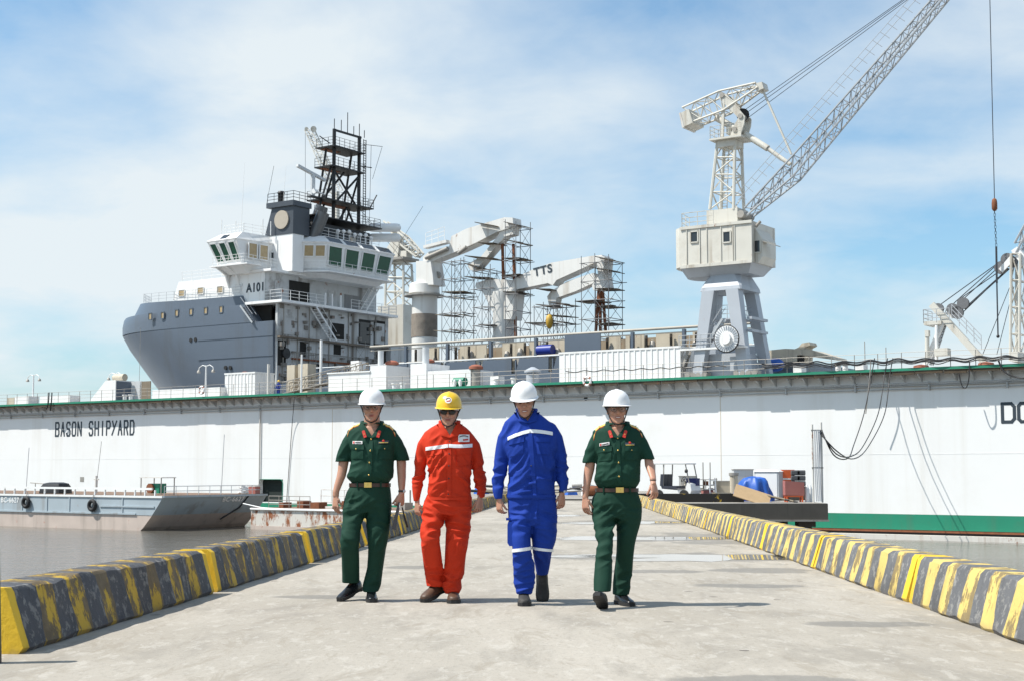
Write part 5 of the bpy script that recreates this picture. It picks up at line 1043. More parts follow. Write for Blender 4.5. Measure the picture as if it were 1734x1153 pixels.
def collar(p, m, A, B, C, off=.010):
    # A, B: upper corners of the open neck, C: lowest point of the V; two leaves lie along its edges
    out = []
    for s_, T in ((-1, A), (1, B)):
        F, n, k = [], 12, 5
        for i in range(n + 1):
            f = i / n * .88; ex, ey = C[0] + (T[0] - C[0]) * f, C[1] + (T[1] - C[1]) * f; w = (13.5 - 3.5 * f) * (min(1, .12 + f * 6))
            for j in range(k + 1):
                g = j / k; x = ex - s_ * 1.3 + s_ * (w + 1.3) * g; y = ey + (3.2 * (1 - f) - 1.5) * g
                h = p.hit(p.sb, x, y, off + .004 * math.sin(math.pi * g)); F.append(h)
        N = len(F); B_ = [v + Vector((0, .011, -.002)) for v in F]; q = k + 1; fs = [(i * q + j, (i + 1) * q + j, (i + 1) * q + j + 1, i * q + j + 1) for i in range(n) for j in range(k)]
        rim = [i * q for i in range(n + 1)] + [n * q + j for j in range(1, q)] + [i * q + k for i in range(n - 1, -1, -1)] + [j for j in range(k - 1, 0, -1)]
        b = MB(); b.add(F + B_, fs + [tuple(N + i for i in reversed(f)) for f in fs] + [(rim[(i + 1) % len(rim)], rim[i], N + rim[i], N + rim[(i + 1) % len(rim)]) for i in range(len(rim))]); out.append(b.build('collar', m, p.root, 40))
    # stand of the collar round the back of the neck
    pts = [p.J(A[0] - 1, A[1] + 1, -.03), p.J(A[0] - 3, A[1] - 2, .03), p.J((A[0] + B[0]) / 2, A[1] - 4, .085), p.J(B[0] + 3, B[1] - 2, .03), p.J(B[0] + 1, B[1] + 1, -.03)]
    MB().path(pts, .016, 8).build('collar_stand', m, p.root, 60); return out
def flap(p, name, bvh, x0, x1, y0, h, m, off=.007): # pocket flap with pointed lower edge
    return p.patch(name, bvh, (x0, y0), (x1, y0), h, m, off, 8, 3)

def officer(label, Y0, spec):
    p = Person(label, Y0, spec['cx'], 1010); p.chains = []; S = spec
    for k in ('slL', 'slR'):
        r = S[k][0]; c, w = (r[1] + r[2]) / 2, (r[2] - r[1]) / 2; inn = 2.5 if k == 'slL' else -2.5
        S[k] = [(r[0] - 5, c + inn - w * .35, c + inn + w * .35, r[3]), (r[0] - 3, c + inn * .7 - w * .75, c + inn * .7 + w * .75, r[3])] + S[k]
    global S_FOLD; S_FOLD = 3.3 if S['top'] == 'jacket' else 2.5
    tm = MB(); p.tubes(tm, S['pelvis']); p.tubes(tm, S['legL']); p.tubes(tm, S['legR'])
    tro, tb = p.cloth_mesh('trousers', tm, S.get('mt', m_gtr), S['tfolds'])
    sm = MB(); p.tubes(sm, S['torso'], e=2.5); p.tubes(sm, S['slL']); p.tubes(sm, S['slR'])
    shi, sb = p.cloth_mesh(S['top'], sm, S['mc'], S['sfolds'], cut=S.get('cut'))
    bm = MB(); p.tubes(bm, S['torso'][2:6], k=.86, e=2.3); p.tubes(bm, S['torso'][4:], k=.7); p.tubes(bm, S['pelvis'][:-2], k=.78); p.tubes(bm, S['legL'], k=.55); p.tubes(bm, S['legR'], k=.55)
    ka = .74 if S['top'] == 'jacket' else 1.0; p.tubes(bm, S['armL'], kd=1.05, e=2, k=ka); p.tubes(bm, S['armR'], kd=1.05, e=2, k=ka); p.tubes(bm, S['neck'], kd=1.05, e=2)
    p.head(bm, *S['head']); 
    for h in S['hands']: p.hand(bm, p.J(*h[0]), *h[1:-1], **h[-1])
    p.body(bm); p.face(*S['face']); p.sb, p.tb = sb, tb
    return p, shi, tro
# torso rings: (y, xl, xr, depth offset, half depth)
def tor(rows, d0=.105): return [(y, a, b, dy, hd) for y, a, b, dy, hd in rows]
# ---------- left officer
S = dict(cx=620, top='shirt', mc=m_gcl,
  cut=((615.5, 717), (645, 717), (629, 739.5)),
  torso=[(714, 614, 648, .01, .06), (718, 606, 655, .01, .07), (723, 596, 664, .01, .085), (729, 588, 671, .01, .10), (745, 589, 670, 0, .118), (760, 593, 668, -.01, .128), (780, 595, 667, -.01, .132), (797, 591, 667, -.015, .136), (807, 587, 666, -.015, .136), (812, 591, 662, -.01, .122), (816, 595, 659, 0, .105), (824, 598, 656, 0, .1)],
  slL=[(731, 589, 607, .01), (745, 580, 604, .01), (760, 574, 600, .01), (772, 570, 597, .01), (781, 568, 593, .01)], slR=[(731, 652, 671, .01), (745, 659, 681, .01), (760, 664, 688, .01), (771, 668, 692, .01), (779, 670, 694, .01)],
  armL=[(742, 587, 600, .01), (762, 580, 593, .01), (782, 573, 590.5, .01), (795, 572, 588, 0), (806, 570, 585.5, -.01), (820, 566, 579.5, -.02), (832, 563.5, 574.5, -.03), (840, 563.5, 574, -.03)],
  armR=[(742, 660, 673, .01), (762, 670, 683, .01), (782, 671.5, 688, .01), (795, 672, 687.5, 0), (806, 673, 687.5, -.01), (820, 674, 686.5, -.03), (828, 675, 685.5, -.04), (836, 675, 685, -.05)],
  neck=[(702, 617, 643, 0), (714, 616.5, 643.5, .01), (722, 615, 645, .02), (732, 608, 652, .02, .08)],
  head=(629.5, 690.5, -.035, 2, 3, 0), face=(0, 'clear'),
  hands=[((569, 838, -.03), (-.03, -.10, -1), (-.75, -.66, 0), dict(thumb=-1, curl=(16, 24, 18))), ((680, 834, -.05), (-.14, -.05, -1), (.55, -.83, 0), dict(thumb=1, curl=(45, 75, 50)))],
  pelvis=[(817, 594, 660, 0, .112), (824, 592, 661, 0, .116), (832, 587, 662, 0, .122), (845, 583, 663, .0, .13), (858, 581, 663, .01, .13), (867, 582, 662, .01, .12)],
  legL=[(852, 582, 621, 0, .115), (870, 580, 619, -.02, .108), (885, 579.5, 613, -.05, .10), (900, 578, 610, -.09, .092), (913, 575.5, 609.5, -.12, .088), (925, 577, 607, -.11, .08), (945, 578.5, 608, -.04, .076), (970, 579.5, 608.5, .04, .078), (986, 579.5, 608.5, .08, .08)],
  legR=[(852, 619, 663, 0, .115), (870, 619, 662.5, 0, .11), (885, 620, 661, 0, .104), (900, 621.5, 659, -.02, .098), (913, 623, 656.5, -.03, .092), (930, 623.5, 653, -.01, .086), (945, 623, 651, .01, .082), (960, 622, 649, .03, .08), (975, 618, 647, .04, .082), (990, 614, 645, .04, .086), (1001, 615, 641, .03, .088)],
  tfolds=[(600, 870, -.1, .16, .009, 25), (585, 912, -.2, .12, .008, -35), (618, 860, -.12, .13, .008, 40), (640, 880, -.1, .16, .007, -25), (640, 925, -.1, .14, .006, 60), (630, 985, -.06, .12, .009, 20), (595, 850, -.1, .1, .006, 70)],
  sfolds=[(600, 800, -.12, .13, .006, 30), (655, 800, -.12, .14, .006, -35), (630, 760, -.13, .18, .0035, 70), (582, 765, -.05, .1, .006, 40), (682, 765, -.05, .1, .006, -40), (605, 745, -.1, .1, .005, 50)])
def officer_kit(p, S, K):
    sb, tb = p.sb, p.tb
    p.hat(m_hatw, dz=K.get('hz', 0), lift=K.get('lift', 0))
    cx_, cy_ = K['collar']                      # V point
    a, q = K['neckx']; ny = K['necky']
    collar(p, S['mc'], *S['cut'])
    for s_, x in ((-1, a), (1, q)):
        P0 = p.hit(sb, cx_ + s_ * 5.5, cy_ - 3, .022); tip = p.hit(sb, cx_ + s_ * 13, cy_ - 1.5, .022); mid = p.hit(sb, x + s_ * 4.5, ny + 1, .022); top_in = mid
        # red tab on the leaf
        c = p.hit(sb, cx_ + s_ * 12.2, cy_ - 6.5, .019); ax = (p.hit(sb, cx_ + s_ * 13.6, cy_ - 11, .019) - p.hit(sb, cx_ + s_ * 10.8, cy_ - 2, .019)).normalized(); sd_ = ax.cross(Vector((0, -1, 0))).normalized(); n_ = sd_.cross(ax)
        w, h_ = .0125, .030; vs = [c - sd_ * w - ax * h_, c + sd_ * w - ax * h_, c + sd_ * w + ax * h_, c + ax * h_ * 1.25, c - sd_ * w + ax * h_]
        g = MB(); g.add(vs + [v + Vector((0, .008, 0)) for v in vs], [(0, 1, 2, 3, 4), (9, 8, 7, 6, 5)] + [((i + 1) % 5, i, 5 + i, 5 + (i + 1) % 5) for i in range(5)]); t_ = g.build('collar_tab', m_rtab, p.root)
        MB().ball(c + Vector((0, -.003, 0)), (.005, .002, .005), 8).build('tab_star', m_goldm, t_)
    p.patch('undershirt', p.bodyb, (cx_ - 6, ny - 1), (cx_ + 6, ny - 1), cy_ - ny - 1, m_vest, .004, 6, 4) if K.get('vest') else None
    # placket, buttons
    x0, y0, x1, y1 = K['placket']; p.patch('placket', sb, (x0 - 3, y0), (x0 + 3, y0), 1, S['mc'], .004, 2, 1) if False else None
    b = MB(); n = 22; V = []
    for i in range(n + 1):
        f = i / n; 
        for dx, of in ((-3.2, .001), (-3.0, .006), (3.0, .006), (3.2, .001)): V.append(p.hit(sb, x0 + (x1 - x0) * f + dx, y0 + (y1 - y0) * f, of))
    b.add(V, [(i * 4 + k, i * 4 + k + 1, i * 4 + 5 + k, i * 4 + 4 + k) for i in range(n) for k in range(3)]); b.build('placket', S['mc'], p.root, 30)
    for bx, by in K['buttons']:
        h = p.hit(sb, bx, by, .009); MB().ball(h, (.0068, .004, .0068), 10).build('button', K.get('mb', m_goldm), p.root, 60)
    for (x0, y0, x1, y1, h) in K['flaps']:
        p.patch('pocket', sb, (x0 + 1, y0 + 3), (x1 - 1, y1 + 3), 21, S['mc'], .006, 14, 12); p.patch('pocket_flap', sb, (x0, y0), (x1, y1), h, S['mc'], .012, 14, 6)
    for kind, x0, y0, x1, y1, h in K.get('badges', ()):
        if kind == 'name':
            o = p.patch('name_tag', sb, (x0, y0), (x1, y1), h, m_tag, .010, 6, 2)
            p.patch('tag_mark', sb, (x0 + .8, y0 + .8), (x0 + 3.2, y0 + .6), h - 1.6, m_rtab, .014, 2, 1, o)
            p.patch('tag_print', sb, (x0 + 4.5, y0 + 1.6), (x1 - 2, y1 + 1.6), h - 3.2, m_frame, .013, 3, 1, o)
        else:
            o = p.patch('chest_badge', sb, (x0, y0 + 1.5), (x1, y1 + 1.5), h - 1.5, m_ribbon, .010, 6, 2)
            c = p.hit(sb, (x0 + x1) / 2, (y0 + y1) / 2 + 1.5, .014); MB().ball(c, (.011, .004, .010), 10).build('badge_centre', m_rtab, o, 60)
            p.patch('badge_rim', sb, (x0 + 1, y1 + h - 1.4), (x1 - 1, y1 + h - 1.6), 1.2, m_gold, .013, 4, 1, o)
    if K.get('boards'):
        for (xa, ya, xb, yb, s_) in K['boards']:
            A = p.J(xa, ya, .015); B = p.J(xb, yb, .015)
            for V_ in (A, B):
                h_ = p.sb.ray_cast(V_ + Vector((0, 0, .2)), Vector((0, 0, -1)), .4)
                if h_[0]: V_.z = h_[0].z + .004
            ax = (B - A).normalized(); sd_ = Vector((0, 1, 0)); up = sd_.cross(ax); up = up if up.z > 0 else -up
            n_ = 8; F_g, top_g = [], []
            for i in range(n_ + 1):
                for j in range(5):
                    q = A.lerp(B, i / n_) + Vector((0, -.062 + .026 * j, .2)); h_ = p.sb.ray_cast(q, Vector((0, 0, -1)), .5); zz_ = h_[0].z if h_[0] else A.lerp(B, i / n_).z
                    F_g.append(Vector((q.x, q.y, zz_ + .007 + .006 * (i == n_ // 2)))); top_g.append(F_g[-1] + Vector((0, .003, -.012)))
            for g in (F_g, top_g):
                for i in range(n_ + 1):
                    l0, l1 = g[i * 5], g[i * 5 + 4]
                    for j in range(5): g[i * 5 + j] = g[i * 5 + j].lerp(l0.lerp(l1, j / 4), .3)
            fs = [(i * 5 + j, (i + 1) * 5 + j, (i + 1) * 5 + j + 1, i * 5 + j + 1) for i in range(n_) for j in range(4)]; N = len(F_g)
            rim = [i * 5 for i in range(n_ + 1)] + [n_ * 5 + j for j in range(1, 5)] + [i * 5 + 4 for i in range(n_ - 1, -1, -1)] + [j for j in range(3, 0, -1)]
            b = MB(); b.add(F_g + top_g, fs + [tuple(N + k for k in reversed(f)) for f in fs] + [(rim[k], rim[(k + 1) % len(rim)], N + rim[(k + 1) % len(rim)], N + rim[k]) for k in range(len(rim))])
            o = b.build('shoulder_board', m_gold, p.root, 40)
            for k in range(4): MB().ball(F_g[(2 + 1 * k) * 5 + 1] + Vector((0, 0, .002)), (.007, .007, .004), 8).build('board_star', m_tag, o)
            MB().path([F_g[i * 5] + Vector((0, -.001, -.008)) for i in range(n_ + 1)], .002, 5).build('board_edging', m_rtab, o)
    if K.get('belt'):
        y, xl, xr, bx = K['belt']; p.band('belt', tb, y, xl, xr, 0, 6.2, m_belt, .006, .32)
        h = p.hit(tb, bx, y, .014); o = MB().b2(h + Vector((-.031, -.004, -.021)), h + Vector((.031, .006, .021))).build('belt_buckle', m_goldm, p.root)
        MB().ball(h + Vector((0, -.004, 0)), (.010, .003, .010), 10).build('buckle_star', m_gold, o)
        for lx_ in K.get('loops', ()): h = p.hit(tb, lx_, y, .016); MB().b2(h + Vector((-.006, -.002, -.026)), h + Vector((.006, .008, .026))).build('belt_loop', m_gtr, p.root)
def bodybvh(p):
    me = [c for c in p.root.children if c.name.startswith('body')][0].data
    p.bodyb = BVHTree.FromPolygons([tuple(v.co) for v in me.vertices], [tuple(f.vertices) for f in me.polygons])
def wristwatch(p, px, py, dy, m=None):
    p.band('watch_strap', p.bodyb, py, px - 5, px + 5, dy, 3.2, m or m_strap, .004, .07, n=20); h = p.J(px + 4.5, py, dy - .022); MB().ball(h, (.012, .010, .015), 12).build('watch_face', m_steel, p.root, 60)
P1, sh, tr = officer('officer in green uniform, white hard hat and wristwatch, leftmost of the four men', 12.05, S); bodybvh(P1)
officer_kit(P1, S, dict(collar=(629, 741), neckx=(615.5, 645), necky=726, placket=(628.5, 745, 625.5, 810), buttons=[(628.5, 743), (627, 762.5), (625.5, 782.5), (624.5, 803.5), (603, 759.5), (651, 759)],
    flaps=[(592.5, 752, 616, 752, 8.5), (640, 752, 662.5, 753, 8)], badges=[('name', 597, 746, 613.5, 746, 5), ('badge', 640.5, 745, 658, 743.5, 6)], boards=[(610, 718, 589.5, 728, -1), (650, 716.5, 670.5, 725, 1)], belt=(820.5, 593, 661, 623), loops=(605, 645)))
wristwatch(P1, 680, 831, -.045)
P1.shoe(598, 990, .09, -30, 14, m_shoe, True, .295, toe='point'); P1.shoe(629, 1000, .03, 7, 0, m_shoe, True, .295, toe='point')
# the folder hanging from his hand
fo = thing('folder', 'slim black folder hanging from the left officer\'s hand', 'folder', P1.base); a = P1.J(676, 850, -.07); c = P1.J(666.5, 895, -.10)
ax = (c - a).normalized(); sd_ = Vector((-.10, 1, 0)).normalized(); nn_ = ax.cross(sd_).normalized(); V = []
for f, w, th in ((0, .05, .008), (1, .11, .017)):
    q = a.lerp(c, f); V += [q + sd_ * w * i + nn_ * th * j for i, j in ((-1, -1), (1, -1), (1, 1), (-1, 1))]
MB().hexa(V).build('cover', m_strap, fo); 
MB().path([a + nn_ * .014 + Vector((0, -.05, 0)), a.lerp(c, .45) + nn_ * .018 + Vector((0, -.07, 0))], .004, 6).build('zip', m_steel, fo)
MB().path([P1.J(681, 858, -.06), P1.J(685, 875, -.06), P1.J(690, 892, -.05)], [.006, .008, .009], 6).build('strap', m_strap, fo, 60)
# ---------- right officer
S = dict(cx=1040, top='shirt', mc=m_gcl,
  cut=((1031, 718), (1061, 718), (1046, 739.5)),
  torso=[(715, 1029, 1063, .01, .06), (719, 1021, 1069, .01, .07), (724, 1011, 1079, .01, .085), (730, 1003, 1088, .01, .10), (747, 1005, 1088, 0, .118), (765, 1009, 1087, -.01, .128), (782, 1010, 1085, -.01, .132), (800, 1009, 1084, -.015, .138), (813, 1006, 1084, -.015, .138), (820, 1009, 1081, -.01, .122), (825, 1013, 1077, 0, .105), (833, 1015, 1075, 0, .1)],
  slL=[(731, 1005, 1023, .01), (745, 998, 1020, .01), (760, 992, 1016, .01), (773, 988, 1012, .01), (783, 985.5, 1008, .01)], slR=[(731, 1068, 1088, .01), (745, 1075, 1096, .0), (758, 1080, 1101, -.01), (769, 1085, 1106, -.02), (777, 1088, 1109, -.03)],
  armL=[(742, 1005, 1017, .01), (762, 998, 1010, .01), (776, 993, 1006, .01), (784, 991, 1008, .01), (795, 989, 1006.5, .01), (806, 988, 1003.5, 0), (820, 987.5, 1000, -.02), (832, 987, 997.5, -.03), (842, 986, 996.5, -.03)],
  armR=[(742, 1079, 1091, .0), (758, 1085, 1097, -.01), (769, 1090, 1102, -.02), (777, 1091, 1105.5, -.035), (788, 1092, 1108, -.07), (798, 1096, 1110, -.12), (807, 1099.5, 1111, -.17), (813, 1101, 1111, -.20), (818, 1102, 1111, -.23)],
  neck=[(706, 1032, 1058, 0), (716, 1031.5, 1058.5, .01), (724, 1030, 1060, .02), (734, 1023, 1067, .02, .08)],
  head=(1044.5, 694, -.035, 0, 2, 0), face=(1, 'clear'),
  hands=[((991, 840, -.03), (.03, -.12, -1), (-.75, -.66, 0), dict(thumb=-1, curl=(18, 28, 22))), ((1106, 816, -.21), (.12, -.45, -1), (.55, -.6, .3), dict(thumb=1, curl=(22, 38, 30), L=.178))],
  pelvis=[(826, 1011, 1079, 0, .112), (833, 1009, 1080, 0, .116), (842, 1003, 1083, 0, .122), (853, 1001, 1087, 0, .13), (866, 1002, 1087, .01, .13), (878, 1003, 1085, .01, .12)],
  legL=[(862, 1002, 1043, 0, .115), (878, 1002.5, 1043, -.03, .108), (890, 1005, 1041, -.07, .10), (905, 1008, 1039, -.12, .092), (920, 1010, 1037, -.17, .086), (935, 1009, 1037, -.2, .08), (950, 1008, 1037, -.22, .078), (965, 1006.5, 1037, -.25, .078), (982, 1005, 1036, -.28, .08), (1000, 1005, 1034, -.31, .082)],
  legR=[(862, 1043, 1087, 0, .115), (878, 1043.5, 1086, .0, .11), (890, 1044, 1083, .0, .104), (905, 1044.5, 1079, .0, .098), (920, 1044, 1075.5, .01, .092), (935, 1043.5, 1073.5, .03, .084), (950, 1042, 1072, .06, .08), (965, 1040, 1071, .08, .08), (985, 1038, 1068.5, .10, .082), (1006, 1037.5, 1065, .11, .084)],
  tfolds=[(1030, 880, -.1, .18, .010, 30), (1018, 910, -.2, .14, .008, 25), (1020, 945, -.25, .12, .007, 30), (1060, 870, -.12, .16, .007, -25), (1060, 985, 0, .13, .007, 30), (1015, 858, -.1, .1, .006, 60)],
  sfolds=[(1020, 800, -.12, .16, .0065, 30), (1070, 795, -.12, .14, .006, -30), (1045, 770, -.13, .18, .0035, 60), (1000, 765, -.05, .1, .006, 40), (1095, 760, -.06, .1, .006, -40)])
P4, sh, tr = officer('officer in green uniform and white hard hat with open hand, at the right end', 11.6, S); bodybvh(P4)
officer_kit(P4, S, dict(collar=(1046, 741), neckx=(1031, 1061), necky=727, placket=(1046.5, 745, 1049.5, 818), buttons=[(1046, 741), (1046.5, 761.5), (1047.5, 782.5), (1048.5, 806), (1023, 761.5), (1069.5, 761.5)],
    flaps=[(1012, 757, 1036, 754, 9), (1057.5, 754, 1081, 755, 9)], badges=[('name', 1015, 750, 1032, 747.5, 5), ('badge', 1058.5, 747, 1075, 748, 5.5)], boards=[(1024, 719, 1004.5, 729, -1), (1066, 718.5, 1086.5, 726, 1)], belt=(829, 1010, 1080, 1049.5), loops=(1022, 1067)))
P4.band('bracelet', P4.bodyb, 812, 1101, 1111, -.19, 1.6, m_boot, .003, .06, n=16)
P4.shoe(1020, 1006, -.32, -12, -24, m_shoe, True, .295, toe='point'); P4.shoe(1052, 1004, .11, 18, 0, m_shoe, True, .295, toe='point')
# ---------- worker in orange red
S = dict(cx=757, top='jacket', mc=m_red, mt=m_red,
  cut=((748, 716), (774.5, 716), (762, 739)),
  torso=[(714, 746, 777, .01, .06), (718, 740, 782, .01, .07), (724, 729, 790, .01, .088), (731, 719, 798, .01, .10), (742, 713, 804, .01, .115), (755, 715, 804, 0, .13), (775, 722.5, 799.5, -.01, .138), (795, 725.5, 797.5, -.01, .142), (815, 725.5, 796.5, -.01, .142), (832, 723.5, 797.5, -.005, .142), (841, 724.5, 797.5, 0, .138), (847, 724, 799, 0, .13)],
  slL=[(735, 716.5, 736.5, .01), (750, 707.5, 730.5, .02), (770, 703, 724.5, .03), (790, 700.5, 721.5, .03), (808, 698.5, 719, .02), (822, 697.5, 716, .01), (835, 699, 712.5, -.01), (848, 700.5, 710, -.02)],
  slR=[(735, 780.5, 801.5, .01), (750, 788.5, 812.5, .02), (770, 796.5, 817.5, .03), (790, 799.5, 820.5, .03), (806, 801.5, 823, .02), (820, 803.5, 823.5, .0), (831, 807.5, 822.5, -.02), (841, 811, 820, -.03)],
  armL=[(745, 715, 727, .02), (770, 708, 722, .03), (790, 704, 717, .03), (812, 703, 715, .015), (830, 702, 712.5, 0), (852, 702, 712, -.02)], armR=[(745, 792, 806, .02), (790, 802, 816, .03), (825, 807, 819, -.01), (846, 808.5, 819, -.03)],
  neck=[(708, 749, 773, 0), (717, 748, 774, .01), (724, 746, 777, .02), (734, 740, 783, .02, .08)],
  head=(760, 697, -.035, 4, -2, 1), face=(0, 'dark'),
  hands=[((706.5, 849, -.02), (.02, -.05, -1), (-.8, -.6, 0), dict(thumb=-1, curl=(28, 42, 35), L=.17)), ((813, 842, -.03), (-.08, -.08, -1), (.6, -.8, 0), dict(thumb=1, curl=(28, 42, 30), L=.178))],
  pelvis=[(836, 724, 798, 0, .122), (848, 719, 799, 0, .13), (860, 717, 799, .0, .135), (870, 717, 798, .01, .125)],
  legL=[(856, 717, 756, 0, .118), (872, 715, 755, -.02, .114), (886, 713, 750, -.05, .108), (900, 712, 746.5, -.09, .102), (914, 712.5, 744, -.11, .096), (930, 714, 746, -.08, .092), (946, 716, 748, -.03, .09), (962, 718, 750, .02, .09), (977, 720, 751.5, .06, .09), (985, 721, 752, .07, .092), (992, 722.5, 751, .07, .09)],
  legR=[(856, 754, 799, 0, .118), (872, 755, 798.5, 0, .114), (886, 755, 797.5, 0, .11), (900, 754.5, 796, -.01, .105), (918, 754, 792.5, -.02, .10), (938, 753.5, 789.5, 0, .096), (956, 753, 787.5, .02, .094), (972, 752, 786, .04, .096), (981, 753, 780, .04, .09), (989, 751, 781, .04, .098), (996, 752, 781, .03, .098), (1004, 754, 778, .03, .09)],
  tfolds=[(735, 870, -.1, .17, .011, -15), (728, 905, -.2, .15, .010, 15), (775, 885, -.12, .2, .010, -10), (775, 925, -.12, .14, .009, 70), (740, 975, -.03, .13, .011, -10), (766, 985, -.03, .13, .014, 10), (768, 965, -.06, .1, .010, 60), (728, 860, -.1, .1, .008, -30)],
  sfolds=[(740, 810, -.13, .17, .010, 35), (780, 815, -.13, .17, .010, -30), (735, 780, -.13, .14, .008, 55), (790, 780, -.13, .13, .008, -55), (810, 800, -.03, .14, .011, -15), (812, 825, -.05, .1, .010, 10), (711, 800, -.03, .14, .010, 15), (745, 745, -.12, .12, .007, 60), (760, 840, -.13, .12, .008, 5)])
P2, sh, tr = officer('worker in orange-red coverall, sunglasses and yellow hard hat', 11.95, S); bodybvh(P2)
P2.hat(m_haty, True)
def worker_kit(p, S, K):
    sb = p.sb; cx_, cy_ = K['collar']; a, q = K['neckx']; ny = K['necky']
    collar(p, S['mc'], *S['cut'], .012)
    x0, y0, x1, y1 = K['placket']; b = MB(); V = []; n = 30
    for i in range(n + 1):
        f = i / n
        for dx, of in ((-3.0, .0), (-2.8, .007), (3.6, .007), (3.8, .0)): V.append(p.hit(sb, x0 + (x1 - x0) * f + dx, y0 + (y1 - y0) * f, of))
    b.add(V, [(i * 4 + k, i * 4 + k + 1, i * 4 + 5 + k, i * 4 + 4 + k) for i in range(n) for k in range(3)]); b.build('placket', S['mc'], p.root, 30)
    for bx, by in K['buttons']: MB().ball(p.hit(sb, bx, by, .009), (.006, .003, .006), 8).build('button', m_btnw, p.root, 60)
    for c0, c1, h, arc in K['tapes']: p.patch('reflective_tape', sb, c0, c1, h, m_tape, .010, 24, 4, None, None, arc)
    for (x0, y0, x1, y1, h) in K['flaps']:
        p.patch('pocket', sb, (x0 + 1, y0 + 3), (x1 - 1, y1 + 3), 26, S['mc'], .007, 16, 14); p.patch('pocket_flap', sb, (x0, y0), (x1, y1), h, S['mc'], .015, 14, 6)
    y, xl, xr = K['hem']; p.band('waist_hem', sb, y, xl, xr, 0, 4.5, S['mc'], .004, .32)
worker_kit(P2, S, dict(collar=(762, 740), neckx=(748, 775), necky=724, placket=(760.5, 744, 759.5, 846), buttons=[(761, 747), (760.5, 767.5), (760, 788), (760, 809.5), (759, 836)],
    tapes=[((720.5, 756.5), (759, 751), 6, 0), ((760, 751), (800, 750.5), 6, -1.0)], flaps=[(724, 764, 748, 759, 8.5), (773, 759, 799, 757.5, 10)], hem=(843, 722, 800)))
e = P2.patch('chest_patch', P2.sb, (776, 735), (795, 735), 12.5, m_tag, .010, 6, 4); P2.patch('patch_arc', P2.sb, (778, 738), (793, 738), 1.6, m_frame, .014, 6, 1, e, None, 1.8); P2.patch('patch_mark', P2.sb, (784, 743), (793, 742), 2.4, m_rtab, .014, 4, 1, e)
P2.shoe(740, 989, .08, -34, 14, m_boot, True, .295, 'boot', 'boot'); P2.shoe(768, 1001, .03, 3, 0, m_boot, True, .295, 'boot', 'boot')
# ---------- worker in blue
S = dict(cx=895, top='jacket', mc=m_blue, mt=m_blue,
  cut=((878.5, 696), (905, 696), (893.5, 714)),
  torso=[(695, 877, 907, .01, .06), (699, 871, 912, .01, .074), (706, 863, 922, .01, .09), (713, 855, 931, .01, .105), (724, 850, 938, .01, .118), (738, 849, 944, 0, .132), (758, 854, 944, -.01, .14), (780, 861.5, 939.5, -.01, .144), (800, 862.5, 938.5, -.01, .144), (820, 859.5, 939.5, -.01, .144), (836, 858.5, 940.5, 0, .142), (844, 858, 942, 0, .134)],
  slL=[(720, 853.5, 871.5, .01), (738, 843.2, 868.1, .02), (758, 839.7, 866.1, .03), (780, 836.7, 860.1, .03), (800, 834.7, 857.1, .02), (815, 833.7, 855.1, .01), (830, 834.2, 852.6, -.01), (844, 837.7, 850.6, -.02)],
  slR=[(718, 920.5, 940.5, .01), (738, 928.9, 952.3, .02), (758, 932.9, 957.3, .03), (778, 937.9, 961.3, .03), (796, 939.9, 962.3, .02), (812, 941.9, 961.8, .0), (824, 945.4, 960.3, -.02), (832, 946.9, 958.8, -.03)],
  armL=[(735, 850, 864, .02), (780, 843, 857, .03), (825, 839, 851, 0), (848, 840, 850.5, -.02)], armR=[(735, 933, 948, .02), (780, 942, 956, .03), (818, 945, 957, -.01), (838, 946, 957, -.03)],
  neck=[(692, 879, 903, 0), (699, 878, 905, .02), (706, 876, 908, .02), (716, 870, 914, .02, .08)],
  head=(888, 680, -.06, 12, -3, -3), face=(1, None),
  hands=[((845.5, 844, -.02), (.02, -.05, -1), (-.75, -.66, 0), dict(thumb=-1, curl=(26, 40, 30), L=.17)), ((951.5, 834, -.03), (-.04, -.08, -1), (.65, -.75, 0), dict(thumb=1, curl=(24, 40, 30), L=.182))],
  pelvis=[(836, 861, 940, 0, .122), (850, 860, 942, 0, .132), (866, 860, 943, .0, .137), (882, 861, 943, .01, .128), (888, 863, 941, .01, .12)],
  legL=[(872, 861, 899, -.01, .12), (885, 862, 899, -.03, .115), (900, 864, 898.5, -.05, .108), (915, 866, 898.5, -.07, .102), (930, 868, 899.5, -.08, .098), (945, 869, 901.5, -.06, .094), (960, 870, 904, -.03, .092), (975, 870, 906.5, 0, .092), (985, 870.5, 905.5, .01, .094), (995, 873.5, 903, .01, .092), (1005, 875, 900.5, .01, .09)],
  legR=[(872, 898.5, 944, 0, .12), (885, 899.5, 943.5, 0, .116), (900, 900, 943, .0, .112), (915, 900.5, 941, .01, .106), (930, 901.5, 936, .03, .10), (945, 904, 933, .12, .094), (960, 907, 930.5, .22, .09), (972, 909, 928, .29, .088)],
  tfolds=[(885, 880, -.12, .15, .009, 10), (925, 890, -.12, .17, .009, -20), (885, 955, -.1, .14, .009, 20), (888, 985, -.06, .12, .013, 15), (915, 950, 0, .12, .008, -40), (900, 865, -.12, .12, .008, 80)],
  sfolds=[(880, 815, -.13, .17, .011, 35), (920, 815, -.13, .16, .010, -30), (875, 785, -.13, .14, .008, 55), (925, 775, -.13, .15, .008, -60), (952, 790, -.03, .14, .011, -15), (952, 815, -.05, .1, .010, 10), (848, 800, -.03, .14, .010, 20), (868, 735, -.1, .12, .007, 60), (898, 835, -.13, .14, .008, 5)])
P3, sh, tr = officer('worker in royal blue suit with bowed head and white hard hat', 11.7, S); bodybvh(P3)
P3.hat(m_hatw, lift=0)
